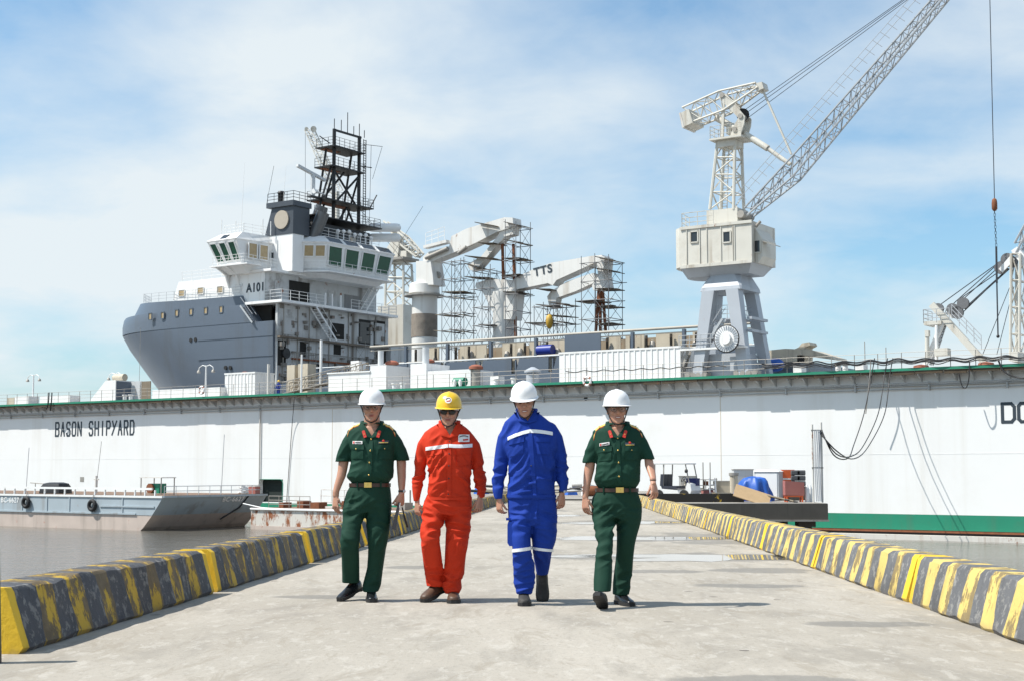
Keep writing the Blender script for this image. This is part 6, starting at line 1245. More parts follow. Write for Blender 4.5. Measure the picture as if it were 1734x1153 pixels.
worker_kit(P3, S, dict(collar=(893.5, 714), neckx=(877, 906), necky=704, placket=(896.5, 719, 905.5, 842), buttons=[(876, 748), (897.5, 731), (899.5, 788)],
    tapes=[((859.5, 739.5), (897, 726), 6, 1.5), ((897, 726), (936, 730.5), 6, 1.0)], flaps=[(862, 744, 887, 738, 9), (907.5, 739, 932, 740, 8)], hem=(839, 858, 942)))
P3.band('reflective_tape', P3.tb, 929, 868, 899, -.08, 5.5, m_tape, .005, .135, tilt=.012, n=32); P3.band('reflective_tape', P3.tb, 929, 901.5, 936, .03, 4.6, m_tape, .005, .128, tilt=-.012, n=32)
wristwatch(P3, 951.5, 831.5, -.03)
b = MB(); q = P3.J(866.5, 900, -.03); rg = [[q + Vector((x * w, y, z)) for x, y in ((-.035, -.08), (.02, -.09), (.03, .07), (-.03, .07))] for z, w in ((-.11, .55), (-.085, 1), (.06, 1), (.085, .8))]; b.loft(rg); b.build('cargo_pocket', m_blue, P3.root, 30)
q = P3.J(861.5, 878, -.05); MB().b2(q + Vector((-.022, -.05, -.010)), q + Vector((.022, .05, .008))).build('pocket_flap', m_blue, P3.root); 
P3.shoe(887, 1004, .02, 2, 0, m_boot2, True, .285, 'boot', 'boot'); P3.shoe(919, 974, .31, 3, 68, m_boot2, False, .285, 'boot', 'boot')
# ================================================================== THINGS ON TOP OF THE DOCK
def dbox(name, label, cat, px0, px1, pyt, v0, v1, m, corr=0.0, roof=None, group=None):
    a, c = dk(px0, pyt, v0), dk(px1, pyt, v0); h = a.z - DT; L = c.x - a.x
    t_ = dthing(name, label, cat, a.x, v0, DT, group); D_ = v1 - v0
    MB().b2((0, 0, .02), (L, D_, h)).build('body', m, t_)
    if corr:
        n = int(L / corr); rb = MB().b2((-.06, -.05, .12), (.06, -.002, h - .12)).mesh('rib', m)
        for i in range(1, n): o = link('rib', rb, t_); o.location = (L * i / n, 0, 0)
        MB().b2((-.04, -.06, h - .12), (L + .04, D_ + .06, h + .03)).build('top_frame', m, t_); MB().b2((-.04, -.06, .0), (L + .04, -.003, .12)).build('bottom_frame', m, t_)
        n2 = max(2, int(D_ / corr)); rs = MB().b2((.002, -.06, .12), (.05, .06, h - .12)).mesh('end_rib', m)
        for i in range(1, n2): o = link('end_rib', rs, t_); o.location = (L, D_ * i / n2, 0)
    if roof: MB().b2((-.1, -.1, h + .003), (L + .1, D_ + .1, h + .12)).build('roof', roof, t_)
    return t_, L, h
m_box = mat('box_white', (.78, .78, .77), .5, 0, .05, 1.0, streak=.2, rust=.01, dirtcol=(.4, .36, .3))
dbox('container', 'white ribbed container in front of the grey hull', 'container', 381, 432, 632, 1.2, 3.8, m_box, .42)
dbox('container', 'long white ribbed container left of the portal crane', 'container', 947, 1152, 597, .8, 3.2, m_box, .5)
t_, L, h = dbox('deck_house', 'low white deckhouse above the left officer\'s hat', 'deckhouse', 556, 626, 633, .6, 4, m_box, 0, m_sup)
t_, L, h = dbox('deck_house', 'tall white box between the left officer and the yellow hat', 'deckhouse', 627, 654, 619, .6, 4, m_box)
t_, L, h = dbox('deck_house', 'narrow white box to the left of the yellow hat', 'deckhouse', 695, 722, 616, .6, 4, m_box)
t_, L, h = dbox('deck_house', 'low white deckhouse just above the yellow hard hat', 'deckhouse', 724, 797, 628, .6, 4, m_box)
for px, pt, lab in ((1343, 619, 'small white box by the railing right of the portal crane'), (1448, 617, 'small white box on the dock edge beside hanging cables'), (830, 637, 'small white cabinet behind the blue worker\'s helmet')): dbox('junction_box', lab, 'box', px, px + 14, pt, -.3, .6, m_box)
dbox('deck_locker', 'low white locker near the far left lamp post', 'locker', 25, 48, 671, .2, 1.6, m_box); dbox('deck_locker', 'long low white locker beside the sloped winch house', 'locker', 68, 118, 671, .2, 1.6, m_box); dbox('deck_locker', 'long low white locker under the ship\'s bow', 'locker', 258, 372, 660, .4, 2.0, m_box); dbox('wooden_crate', 'brown crate at the far left of the dock top', 'crate', 12, 24, 673, .2, 1.2, m_cream)
dbox('deck_locker', 'cream locker standing at the foot of the ship\'s bulkhead', 'locker', 486, 499, 618, 5.0, 6.2, m_cream); dbox('deck_locker', 'cream locker right of its twin at the bulkhead foot', 'locker', 505, 521, 616, 5.0, 6.2, m_cream); dbox('deck_locker', 'pale cabinet on the low deckhouse roof line', 'locker', 594, 608, 611, 4.2, 5.2, m_box)
# winch house with sloped end
a, c = dk(150, 676, .5), dk(196, 643, .5); w_ = dthing('winch_house', 'white winch house with a sloped side under a lamp', 'winch house', a.x, .5, DT); L = c.x - a.x; h = c.z - DT
MB().prism([(0, .02), (L, .02), (L, h), (L * .62, h)], 0, 2.4).build('body', m_box, w_); MB().b2((L + .003, .1, .1), (L + .05, 2.3, h - .1)).build('door', m_hull, w_)
MB().tube((L * .62, 1.2, h + .35), (L * 1.0, 1.2, h + .35), .38, 14).build('winch_drum', m_cream, w_, 50)
# lamp posts
def lamp(px, pyt, v, label):
    q = dk(px, pyt, v); t_ = dthing('lamp_post', label, 'lamp post', q.x, v, DT, 'lamp posts on the dock'); h = q.z - DT
    MB().tube((0, 0, 0), (0, 0, h), .11, 8, .07).build('pole', m_sup, t_, 50)
    for s_ in (-1, 1):
        MB().path([(0, 0, h - .1), (s_ * .5, 0, h + .02), (s_ * .95, 0, h - .2), (s_ * 1.0, 0, h - .45)], .04, 6).build('arm', m_sup, t_, 50); MB().lathe([(.05, -.0), (.16, -.12), (.2, -.3), (.02, -.32)], (s_ * 1.0, 0, h - .42), 10).build('lamp_head', m_dull, t_, 50)
lamp(57, 634, 1, 'white two-armed lamp post at the far left'); lamp(195, 631, 2.2, 'white two-armed lamp post behind the winch house'); lamp(349, 618, .4, 'white two-armed lamp post before the ship\'s bow')
def pole(px, py0, py1, v, r, m, label, name='steel_pole', cat='pole'):
    q = dk(px, py1, v); o = MB().tube((0, 0, 0), (0, 0, q.z - DT), r, 8).build(name, m, None, 50); o.location = D2W(q.x, v, DT); return tag(o, label, cat)
pole(455, 0, 616, 0, .14, m_rustw, 'rusty white pole at the aft edge of the grey hull'); pole(511, 0, 600, .2, .09, m_sup, 'thin white pole in front of the ship\'s bulkhead'); pole(544, 0, 576, 3, .13, m_sup, 'taller white pole before the rusty girder'); pole(645, 0, 594, 2, .28, m_grey, 'grey vent pipe on the tall white box', 'vent_pipe', 'vent pipe'); pole(721, 0, 588, 2, .32, m_grey, 'grey vent pipe near the round crane pedestal', 'vent_pipe', 'vent pipe')
pole(1464, 0, 578, .5, .03, m_dull, 'thin rod left on the dock edge', 'rod', 'rod'); pole(1500, 0, 588, .5, .03, m_dull, 'thin rod right of the first rod', 'rod', 'rod'); pole(238, 0, 556, 3, .02, m_dull, 'thin whip aerial before the bow', 'aerial', 'aerial')
# mushroom vents
m_cap = mat('rusty_red_cap', (.30, .10, .06), .8, 0, .3, 3.0, dirt=.3)
def mush(px, py, r, v, label):
    q = dk(px, py, v); t_ = dthing('mushroom_vent', label, 'ventilator', q.x, v, DT, 'mushroom ventilators on the dock'); h = q.z - DT
    MB().tube((0, 0, 0), (0, 0, h - r * .2), r * .62, 14).build('stem', m_dull, t_, 50); MB().lathe([(r * .6, h - r * .35), (r, h - r * .28), (r * .98, h + r * .05), (r * .55, h + r * .3), (.05, h + r * .36)], (0, 0, 0), 18).build('cap', m_cap, t_, 50)
mush(571, 633, .36, 2.0, 'small rust-red mushroom vent on the low deckhouse'); mush(664, 614, .62, 3.0, 'rust-red mushroom vent behind the tall white box'); mush(726, 611, .55, 4.4, 'rust-red mushroom vent beside the grey vent pipe'); mush(806, 621, .62, 1.0, 'rust-red mushroom vent at the right end of the deckhouse'); mush(415, 631, .4, 2.6, 'rust-red mushroom vent on the ribbed container')
q = dk(902, 640, .8); t_ = dthing('ventilator', 'pale grey ventilator drum behind the blue worker', 'ventilator', q.x, .8, DT); MB().lathe([(.55, 0), (.55, .9), (.45, 1.0), (.7, 1.05), (.7, 1.2), (.15, 1.5)], (0, 0, 0), 18).build('drum', m_crgrey, t_, 40); MB().lathe([(.75, .0), (.75, .12)], (0, 0, 0), 18).build('base_flange', m_crgrey, t_, 40)
# lifebuoys
def buoy(px, py, label):
    q = dk(px, py, -1.2); t_ = dthing('lifebuoy', label, 'lifebuoy', q.x, -1.25, q.z, 'lifebuoys on the dock railing'); n = 24; V = []
    MB().path([(.33 * math.cos(2 * math.pi * i / n), 0, .33 * math.sin(2 * math.pi * i / n)) for i in range(n + 1)], .1, 8, cap=False).build('ring', m_sup, t_, 60)
    for k in range(4): MB().path([(.33 * math.cos(R(45 + 90 * k + d)), 0, .33 * math.sin(R(45 + 90 * k + d))) for d in (-12, 0, 12)], .105, 8).build('band', m_cap, t_, 60)
buoy(342, 660, 'white lifebuoy on the railing before the bow'); buoy(995, 645, 'white lifebuoy on the dock edge above the right officer')
# gangway
p, q = dk(478, 660, 2.0), dk(612, 622, 3.0); g_ = dthing('gangway', 'sloping lattice gangway leading up to the ship', 'gangway', p.x, 2.0, DT); A0 = Vector((0, 0, .2)); B0 = Vector((q.x - p.x, 1.0, q.z - DT - .6))
for y in (0, 1.0):
    b = MB(); b.tube(A0 + Vector((0, y, 0)), B0 + Vector((0, y, 0)), .06, 5); b.tube(A0 + Vector((0, y, 1.1)), B0 + Vector((0, y, 1.1)), .05, 5); b.tube(A0 + Vector((0, y, .55)), B0 + Vector((0, y, .55)), .035, 5)
    for i in range(15): c = A0.lerp(B0, i / 14) + Vector((0, y, 0)); d = A0.lerp(B0, min(1, (i + 1) / 14)) + Vector((0, y, 0)); b.tube(c, c + Vector((0, 0, 1.1)), .035, 4); b.tube(c, d + Vector((0, 0, 1.1)), .028, 4)
    b.build('side_frame', m_plank2 if y else m_dull, g_)
for i in range(26): c = A0.lerp(B0, (i + .5) / 26); MB().box(c + Vector((0, .5, 0)), (.36, .95, .05)).build('tread', m_plank2, g_)
# gate panels below the stem
for px, m, lab in ((231, m_grey, 'pale gate panel under the bow'), (246, m_plank2, 'brown mesh gate panel under the stem')): q = dk(px, 645, 2.5); o = MB().b2((-.8, 0, 0), (.8, .08, q.z - DT)).build('gate_panel', m); o.location = D2W(q.x, 2.5, DT); o.rotation_euler = (0, 0, DROT); tag(o, lab, 'gate')
# worker far off on deck
q = dk(472, 640, 5); wt = dthing('person', 'tiny worker in blue overalls at the foot of the ship', 'person', q.x, 5, DT)
mbp = MB()
for s_ in (-1, 1): mbp.path([(s_ * .1, 0, .05), (s_ * .1, -.03, .45), (s_ * .09, 0, .85)], [.07, .08, .1], 8); mbp.path([(s_ * .2, 0, 1.35), (s_ * .26, -.05, 1.1), (s_ * .2, -.2, .95)], [.07, .06, .05], 8)
mbp.path([(0, 0, .8), (0, 0, 1.1), (0, 0, 1.38), (0, 0, 1.45)], [.15, .16, .2, .08], 10); mbp.path([(0, 0, 1.4), (0, 0, 1.5), (0, 0, 1.62), (0, 0, 1.72)], [.06, .07, .1, .06], 10)
me = remeshed(mbp, .03, 2); me.materials.append(mat('far_blue_overall', (.01, .035, .25), .8)) if 'remeshed' in globals() else None; link('body', me, wt); MB().lathe([(.13, 1.64), (.12, 1.74), (.03, 1.8)], (0, 0, 0), 12).build('hard_hat', m_haty, wt, 60)
# green winch, stern piece
q = dk(786, 650, .2); t_ = dthing('green_winch', 'small green winch on the walkway edge above the yellow hat', 'winch', q.x, -.4, DT); MB().tube((-.55, 0, .45), (.55, 0, .45), .38, 16).build('drum', m_green, t_, 50)
for s_ in (-.3, .3): MB().lathe([(.1, 0), (.2, .4), (.06, .65)], (s_, -.35, 0), 10).build('cap', m_sup, t_, 50)
ST = Frame('stern_fairing', 'cream stern fairing with a curved horn, right of the crane', 'ship part', dk(1310, 610, 9).x, 9, DT); panel(ST, 'fairing', [(1290, 612), (1290, 594), (1330, 590), (1372, 592), (1410, 604), (1412, 608), (1352, 600), (1352, 612)], 9, 12, m_cream); panel(ST, 'horn', [(1343, 592), (1352, 588), (1358, 581), (1370, 579), (1372, 584), (1364, 588), (1362, 606), (1358, 606), (1358, 594)], 9.5, 11, m_cream); panel(ST, 'recess_shade', [(1350, 612), (1350, 601), (1362, 603), (1362, 612)], 8.97, 8.995, m_shade)  # the dark plate is flat, coloured as the shade of a recess
q = dk(1312, 607, 7); tp = dthing('tarpaulin', 'blue tarpaulin behind the crane leg', 'tarpaulin', q.x, 7, DT); MB().ball((0, 0, q.z - DT - .5), (.8, .5, .55), 14).build('cover', m_tarp, tp, 60)
# rail-side lids and bollards
for px, lab in ((1562, 'flat orange-red lid near the white luffing crane'), (1672, 'flat orange-red lid at the foot of the brace leg')): q = dk(px, 618, .0); o = MB().lathe([(.4, 0), (.55, .05), (.5, .2), (.1, .28)], (0, 0, 0), 16).build('round_ventilator', m_cap, None, 50); o.location = D2W(q.x, -.3, DT); tag(o, lab, 'vent lid')
bol = MB().lathe([(.2, 0), (.2, .45), (.28, .5), (.28, .58), (.05, .6)], (0, 0, 0), 12)
bm_ = bol.mesh('bollard', m_sup, 50)
for i, (px, lab) in enumerate(((212, 'left of a pair of white bollards by the winch house'), (222, 'right of a pair of white bollards by the winch house'), (668, 'left white bollard before the tall box'), (682, 'right white bollard before the tall box'), (840, 'left white bollard behind the blue worker'), (870, 'right white bollard behind the blue worker'), (1420, 'left white bollard by the cable bundle'), (1432, 'right white bollard by the cable bundle'))):
    o = link('bollard', bm_); q = dk(px, 650, -.4); o.location = D2W(q.x, -.4, DT); tag(o, lab, 'bollard', 'bollards on the dock')
# ---- cables
def cable(label, pts, r=.05, group=None, m=None):
    P_ = []
    for i in range(len(pts) - 1):
        p0, p1, p2, p3 = (Vector(pts[max(i - 1, 0)]), Vector(pts[i]), Vector(pts[i + 1]), Vector(pts[min(i + 2, len(pts) - 1)]))
        for k in range(6):
            t = k / 6; P_.append(.5 * ((2 * p1) + (p2 - p0) * t + (2 * p0 - 5 * p1 + 4 * p2 - p3) * t * t + (3 * p1 - p0 - 3 * p2 + p3) * t ** 3))
    P_.append(Vector(pts[-1])); o = MB().path(P_, r, 6).build('cable', m or m_cable, None, 60); return tag(o, label, 'cable', group)
def dw(px, py, v): q = dk(px, py, v); return D2W(q.x, v, q.z)
rr = random.Random(9)
for k, lab in enumerate(('uppermost of three black cables sagging along the right railing', 'middle black cable sagging along the right railing', 'lowest black cable sagging along the right railing')):
    pts = []; px = 1290
    while px < 1760:
        base = 617 - (px - 1290) * .034 + k * 2.6; pts.append(dw(px, base + (3.0 if (px // 23) % 2 else -1.2) + rr.uniform(-1, 1), -1.2 - .05 * k)); px += 23
    cable(lab, pts, .055 - .01 * k)
pts = [dw(958 + i * 16, 628 + (2.6 if i % 2 else 0) - i * .6, -1.15) for i in range(18)]; cable('thin cable looped along the railing by the long container', pts, .035)
for k, (x0, x1, lo) in enumerate(((1475, 1452, 775), (1497, 1468, 772), (1506, 1476, 776))):
    cable(('left', 'middle', 'right')[k] + ' of three cables swooping from the dock to the post', [dw(x0 + 6, 606, -1.2), dw(x0, 640, -1.4), dw(x0 - 12 + k * 2, 700, -4), dw(x1 - 6, 752 + k * 2, -14), dw(1436 + k * 5, lo, -26), dw(1412 + k * 3, 770 - k * 3, -34), at(1391 - k * 2, 727 + k * 2, 66.6)], .032)
cable('black cable loop hanging under the right walkway', [dw(1624, 632, -1.2), dw(1628, 650, -1.3), dw(1634, 657, -1.3), dw(1640, 645, -1.3), dw(1642, 612, -1.2)], .04); cable('black cable dipping under the walkway at the right edge', [dw(1690, 608, -1.2), dw(1700, 628, -1.3), dw(1720, 638, -1.3), dw(1740, 640, -1.3)], .06)
cable('pale rope hanging by the first thin rod', [dw(1474, 608, -1.2), dw(1474, 625, -1.4), dw(1471, 655, -1.4), dw(1466, 700, -1.2)], .035, None, m_dull)
for k, (x0, x1) in enumerate(((83, 79), (88, 85))): cable(('left', 'right')[k] + ' dark cable tail hanging from the dock edge far left', [dw(x0, 664, -1.2), dw(x0 - 1, 680, -1.3), dw(x1, 692 + 3 * k, -1.2)], .07)
cable('thin rope hanging down the dock wall left of the left officer', [dw(499, 664, -1.19), dw(497, 690, -.5), dw(493, 740, -.12), dw(485, 852, -.08)], .03)
# ================================================================== PIER HEAD, BARGE AND THEIR LOADS
PZ = -.44
b = MB(); b.b2((5.0, 65, PZ - .72), (14.35, 75, PZ)); b.b2((-3.0, 75.01, PZ - .72), (14.35, 104, PZ - .002)); struct(b.build('pier_head_slab', m_conc_d))
b = MB(); b.b2((5.02, 65.02, PZ + .004), (14.33, 75, PZ + .02)); b.b2((-2.98, 75.02, PZ + .004), (14.33, 103.9, PZ + .018)); struct(b.build('pier_head_deck', m_conc_p))
b = MB(); b.b2((9, 64.9, PZ - .80), (14.38, 65.4, PZ - .722)); struct(b.build('pier_head_lip', m_conc_p))
for i, px in enumerate((1318, 1365)):
    q = at(px, 880, 66); t_ = thing('pile', 'dark concrete pile with a square cap, %s of the two under the platform' % ('left', 'right')[i], 'pile', (q.x, 66.2, WATER), 0, 'piles under the platform'); H = PZ - .725 - WATER
    MB().tube((0, 0, -.3), (0, 0, H - .35), .30, 14).build('shaft', m_conc_d, t_, 60); MB().box((0, 0, H - .18), (.78, .9, .34)).build('cap', m_conc_d, t_)
q = at(1190, 850, 67.5)
m_bkerb = NT('worn_black_kerb'); _y = m_bkerb.math('GREATER_THAN', m_bkerb.noise(1.1, 2), .60); _w = m_bkerb.ramp(m_bkerb.noise(5, 6), .45, .6); m_bkerb = m_bkerb.out(m_bkerb.mix(m_bkerb.math('MULTIPLY', _y, _w), (.022, .02, .018), (.50, .32, .03)), .85)
o = MB().b2((5.6, 67.2, PZ + .02), (10.9, 67.6, PZ + .42)).build('platform_kerb', m_bkerb); tag(o, 'low black kerb with worn yellow patches below the cart', 'kerb')
def T(name, label, cat, px, Y, rz=0, group=None): q = at(px, 840, Y); return thing(name, label, cat, (q.x, Y, PZ + .022), rz, group)
def W(px0, px1, Y): return (px1 - px0) * Y / F_
# golf cart
g = T('golf_cart', 'white golf cart with a flat roof parked on the platform', 'golf cart', 1146, 71, R(-32)); mpl = flat('cart_white', (.75, .75, .74), .35); mst = flat('cart_seat', (.03, .034, .05), .5)
b = MB(); b.prism([(-1.0, .28), (.95, .28), (1.05, .5), (1.0, .82), (.82, .88), (.70, .42), (.35, .40), (.3, .52), (-.55, .58), (-.6, .72), (-1.0, .72)], -.55, .55); b.build('body', mpl, g, 30)
MB().b2((-.55, -.53, .58), (.22, .53, .72)).build('seat', mst, g)
for x in (-.36, .02): pass
for k, y in enumerate((-.28, .28)):
    b = MB(); b.loft([[(x + .08 * z, y + yy, .72 + z) for x, yy in ((-.66, -.26), (-.5, -.26), (-.5, .26), (-.66, .26))] for z in (.0, .5, .58)]); b.build('seat_back', mst, g, 30)
b = MB(); b.loft([[(x, y, z) for x, y in pg] for z, pg in ((1.78, [(-1.15, -.58), (.78, -.58), (.78, .58), (-1.15, .58)]), (1.84, [(-1.18, -.6), (.8, -.6), (.8, .6), (-1.18, .6)]), (1.90, [(-1.0, -.45), (.6, -.45), (.6, .45), (-1.0, .45)]))]); b.build('roof', mpl, g, 30)
for p, q in (((-.95, .7, -.95, 1.8), (0, 0)), ((-.5, .7, -.45, 1.8), (0, 0)), ((.92, .85, .72, 1.8), (0, 0))):
    for y in (-.5, .5): MB().tube((p[0], y, p[1]), (p[2], y, p[3]), .03, 6).build('roof_post', m_dull, g, 60)
for x in (-.72, .66):
    for y in (-.52, .52):
        w = MB().lathe([(.12, -.1), (.24, -.1), (.27, -.05), (.27, .05), (.24, .1), (.12, .1)], (0, 0, 0), 18, axis='Y').build('wheel', m_sole, g, 50); w.location = (x, y, .27); MB().lathe([(.02, -.11), (.13, -.09), (.13, .09), (.02, .11)], (0, 0, 0), 12, axis='Y').build('rim', mpl, w, 50)
MB().path([(.48 + .16 * math.cos(R(k)) * .5, -.25 + .17 * math.sin(R(k)), 1.05 + .16 * math.cos(R(k)) * .8) for k in range(0, 361, 30)], .015, 5).build('steering_wheel', m_sole, g); MB().tube((.75, -.25, .7), (.5, -.25, 1.05), .02, 5).build('steering_column', m_sole, g); MB().b2((.5, .05, .74), (1.05, .45, 1.1)).build('bag', flat('dark_blue_bag', (.01, .015, .10), .6), g); MB().tube((.75, -.57, 1.45), (.85, -.57, 1.45), .09, 10).build('mirror', m_sole, g)
# tarpaulin heap
tp = T('tarpaulin', 'crumpled blue tarpaulin thrown over a heap on the platform', 'tarpaulin', 1275, 69.5); n = 72; rings = []
for j, (z, r_) in enumerate(((0, 1.04), (.12, 1.0), (.4, .93), (.7, .86), (.95, .76), (1.1, .6), (1.16, .3), (1.18, .05))):
    rg = []
    for i in range(n):
        a = 2 * math.pi * i / n; fo_ = 1 + (.2 * math.sin(a * 7 + 1.3 * noise.noise((a, z, 3))) + .10 * math.sin(a * 13 + z * 3)) * max(0, 1 - z / 1.3) + .1 * noise.noise((math.cos(a) * 2, math.sin(a) * 2, z * 2))
        rg.append((math.cos(a) * .84 * r_ * fo_ + .08 * z, math.sin(a) * .8 * r_ * fo_, z + .06 * noise.noise((math.cos(a) * 3, math.sin(a) * 3, 5 + z))))
    rings.append(rg)
MB().loft(rings).build('sheet', m_tarp, tp, 35)
# cabinet, crates
t_ = T('steel_cabinet', 'tall white steel cabinet behind the blue tarpaulin', 'cabinet', 1303, 71.5, R(-28)); MB().b2((-.62, -.45, .05), (.62, .45, 1.42)).build('body', m_grey, t_); MB().loft([[(x * .66, y * .5, 1.422) for x, y in ((-1, -1), (1, -1), (1, 1), (-1, 1))], [(x * .5, y * .3, 1.52) for x, y in ((-1, -1), (1, -1), (1, 1), (-1, 1))]]).build('roof', m_sup, t_); MB().b2((-.55, -.475, .15), (.55, -.453, 1.32)).build('door', m_sup, t_)
for x in (-.5, .5): MB().b2((x - .06, -.3, 0), (x + .06, .3, .048)).build('foot', m_dull, t_)
m_or = mat('orange_paint', (.75, .13, .03), .5, 0, .15, 2); m_pk = mat('faded_red_paint', (.36, .13, .11), .6, 0, .15, 2)
t_ = T('orange_box', 'bright orange box with a white band at the back of the stack', 'box', 1331, 71.8); MB().b2((-.38, -.35, 0), (.38, .35, 1.52)).build('body', m_or, t_); MB().b2((-.385, -.36, 1.02), (.385, -.352, 1.1)).build('white_band', m_sup, t_)
for i in range(6):
    x, z = 1346 + (i % 2) * 10, .70 + .27 * (i // 2); q = at(x, 840, 71.5); o = MB().loft([[(sx_ * .2 * k, sy_ * .3 * k, zz_) for sx_, sy_ in ((-1, -1), (1, -1), (1, 1), (-1, 1))] for zz_, k in ((0, .9), (.06, 1), (.2, 1), (.255, .92))]).build('grey_block', mat('grey_block_face', (.10, .10, .105), .8, 0, .3, 3) if i == 0 else bpy.data.materials['grey_block_face']); o.location = (q.x, 71.5, PZ + .022 + z); tag(o, 'dark grey block, %s %s of the stack beside the orange box' % (('bottom', 'middle', 'top')[i // 2], ('left', 'right')[i % 2]), 'block', 'dark grey blocks')
o = MB().b2((-.5, -.3, 0), (.5, .3, .68)).build('wooden_pallet_box', m_plank2); q = at(1352, 840, 71.5); o.location = (q.x, 71.6, PZ + .022); tag(o, 'dark wooden base under the stacked grey blocks', 'crate')
t_ = T('red_machine_box', 'faded red box on an orange stand at the platform edge', 'machine', 1344, 67.6); MB().hexa([(-.45, -.3, .32), (.45, -.3, .30), (.45, .3, .30), (-.45, .3, .32), (-.45, -.3, 1.0), (.45, -.3, .92), (.45, .3, .92), (-.45, .3, 1.0)]).build('body', m_pk, t_)
for x in (-.36, .36):
    for y in (-.25, .25): MB().b2((x - .035, y - .035, 0), (x + .035, y + .035, .3)).build('leg', m_or, t_)
MB().b2((-.4, -.27, .24), (.4, .27, .298)).build('stand_top', m_or, t_)
t_ = T('pipe_stub', 'upright grey pipe length left of the tarpaulin', 'pipe', 1243, 72.5); MB().tube((0, 0, 0), (0, 0, 1.35), .2, 16).build('barrel', m_cream, t_, 50); MB().lathe([(.21, 1.2), (.25, 1.22), (.25, 1.36), (.15, 1.37)], (0, 0, 0), 16).build('flange', m_dull, t_, 50)
o = MB().b2((-.85, -.02, -.45), (.85, .02, .45)).build('plywood_sheet', mat('plywood', (.42, .29, .16), .8, 0, .15, 6, bump=.2)); q = at(1273, 842, 66.9); o.location = (q.x, 66.8, PZ + .34); o.rotation_euler = (R(-52), R(18), R(-8)); tag(o, 'pale plywood sheet leaning over the kerb before the tarpaulin', 'plywood')
for i, (px, w, h, lab) in enumerate(((1222, .75, .42, 'open wooden crate of scrap left of the plywood'), (1238, .5, .3, 'small wooden crate touching the scrap crate'))):
    t_ = T('wooden_crate', lab, 'crate', px, 69.2 - .6 * i, R(10)); 
    for k in range(3): 
        for y in (-.3, .3): MB().b2((-w / 2, y - .015, k * h / 3 + .01), (w / 2, y + .015, (k + 1) * h / 3 - .015)).build('slat', m_cream, t_)
    for x in (-w / 2, w / 2): MB().b2((x - .02, -.28, .0), (x + .02, .28, h)).build('end_panel', m_plank2, t_)
t_ = T('step_ladder', 'pale aluminium ladder standing beside the cart', 'ladder', 1208, 70.5)
for x in (-.16, .16): MB().bar((x, 0, 0), (x * .85, .35, 1.1), .05, .03).build('stile', m_steel, t_)
for k in range(5): MB().bar((-.15, .06 + .07 * k, .18 + .2 * k), (.15, .06 + .07 * k, .18 + .2 * k), .06, .03).build('rung', m_steel, t_)
t_ = T('storage_rack', 'low steel rack of red parts behind the cart', 'rack', 1184, 73.5)
for x in (-.85, -.3, .3, .85):
    for y in (-.3, .3): MB().tube((x, y, 0), (x, y, 1.1 if abs(x) > .5 else 1.0), .025, 5).build('upright', m_dull, t_)
for z in (.35, .7, 1.0): MB().b2((-.9, -.32, z), (.9, .32, z + .03)).build('shelf', m_dull, t_)
for i in range(7): x = -.75 + .25 * i; MB().b2((x, -.25, .385 if i % 2 else .735), (x + .2, .2, (.385 if i % 2 else .735) + .2)).build('part_box', m_rust if i % 3 else m_cream, t_)
for px, h_ in ((1191, 1.9), (1203, 1.9)): o = MB().tube((0, 0, 0), (0, 0, h_), .03, 6).build('steel_rod', m_dull, None, 50); q = at(px, 840, 74); o.location = (q.x, 74, PZ + .02); tag(o, 'thin upright rod %s the rack' % ('left of' if px < 1200 else 'right of'), 'rod')
o = MB()
rr = random.Random(5)
for i, (x0, x1) in enumerate(((1262, 1330), (1268, 1336), (1284, 1344), (1290, 1350))):
    a, c = at(x0, 834 + i, 68), at(x1, 849, 66.2); o = MB().tube((0, 0, 0), (c - a), .045, 8).build('long_pipe', m_mast if i % 2 else m_plank2, None, 50); a.z = PZ + .55 - .07 * i; o.location = a; o.data.transform(Matrix()) ; tag(o, '%s long pole lying across the heap towards the platform edge' % ('topmost dark', 'second pale', 'third dark', 'lowest pale')[3 - i if False else i].replace('topmost dark', 'topmost pale').replace('second pale', 'second dark').replace('third dark', 'third pale').replace('lowest pale', 'lowest dark'), 'pole', 'poles lying on the platform')
for i, (px, Y, w, d_, h_, mm, lab) in enumerate(((1165, 74.5, .9, .6, 1.15, m_rustw, 'rusty white machine casing directly behind the cart'), (1225, 74, .8, .5, .9, m_cream, 'cream equipment box between the ladder and the upright pipe'), (1258, 73.5, 1.0, .5, 1.5, m_grey, 'pale grey cabinet half hidden by the blue tarpaulin'), (1198, 71.8, .5, .5, .5, m_pk, 'faded red box at the ladder foot'))):
    t_ = T('equipment_box', lab, 'box', px, Y, R(5 * i - 8)); MB().b2((-w / 2, -d_ / 2, .06), (w / 2, d_ / 2, h_)).build('body', mm, t_); MB().b2((-w / 2 - .03, -d_ / 2 - .03, h_ + .002), (w / 2 + .03, d_ / 2 + .03, h_ + .05)).build('lid', m_dull, t_)
    for x in (-w * .4, w * .4): MB().b2((x - .05, -d_ / 2, 0), (x + .05, d_ / 2, .058)).build('skid', m_plank2, t_)
rr = random.Random(21)
for i in range(8):
    px = 1150 + i * 17; q = at(px, 840, 69.5 + (i % 3) * .8); L = rr.uniform(1.2, 2.4); o = MB().b2((-L / 2, -.06, 0), (L / 2, .06, .07)).build('timber', m_plank2 if i % 3 else m_plank, None); o.location = (q.x, q.y, PZ + .024 + .075 * (i % 2)); o.rotation_euler = (0, 0, rr.uniform(-.5, .5)); tag(o, 'loose timber lying on the platform, %s from the left' % ordn[i], 'timber', 'loose timbers on the platform')
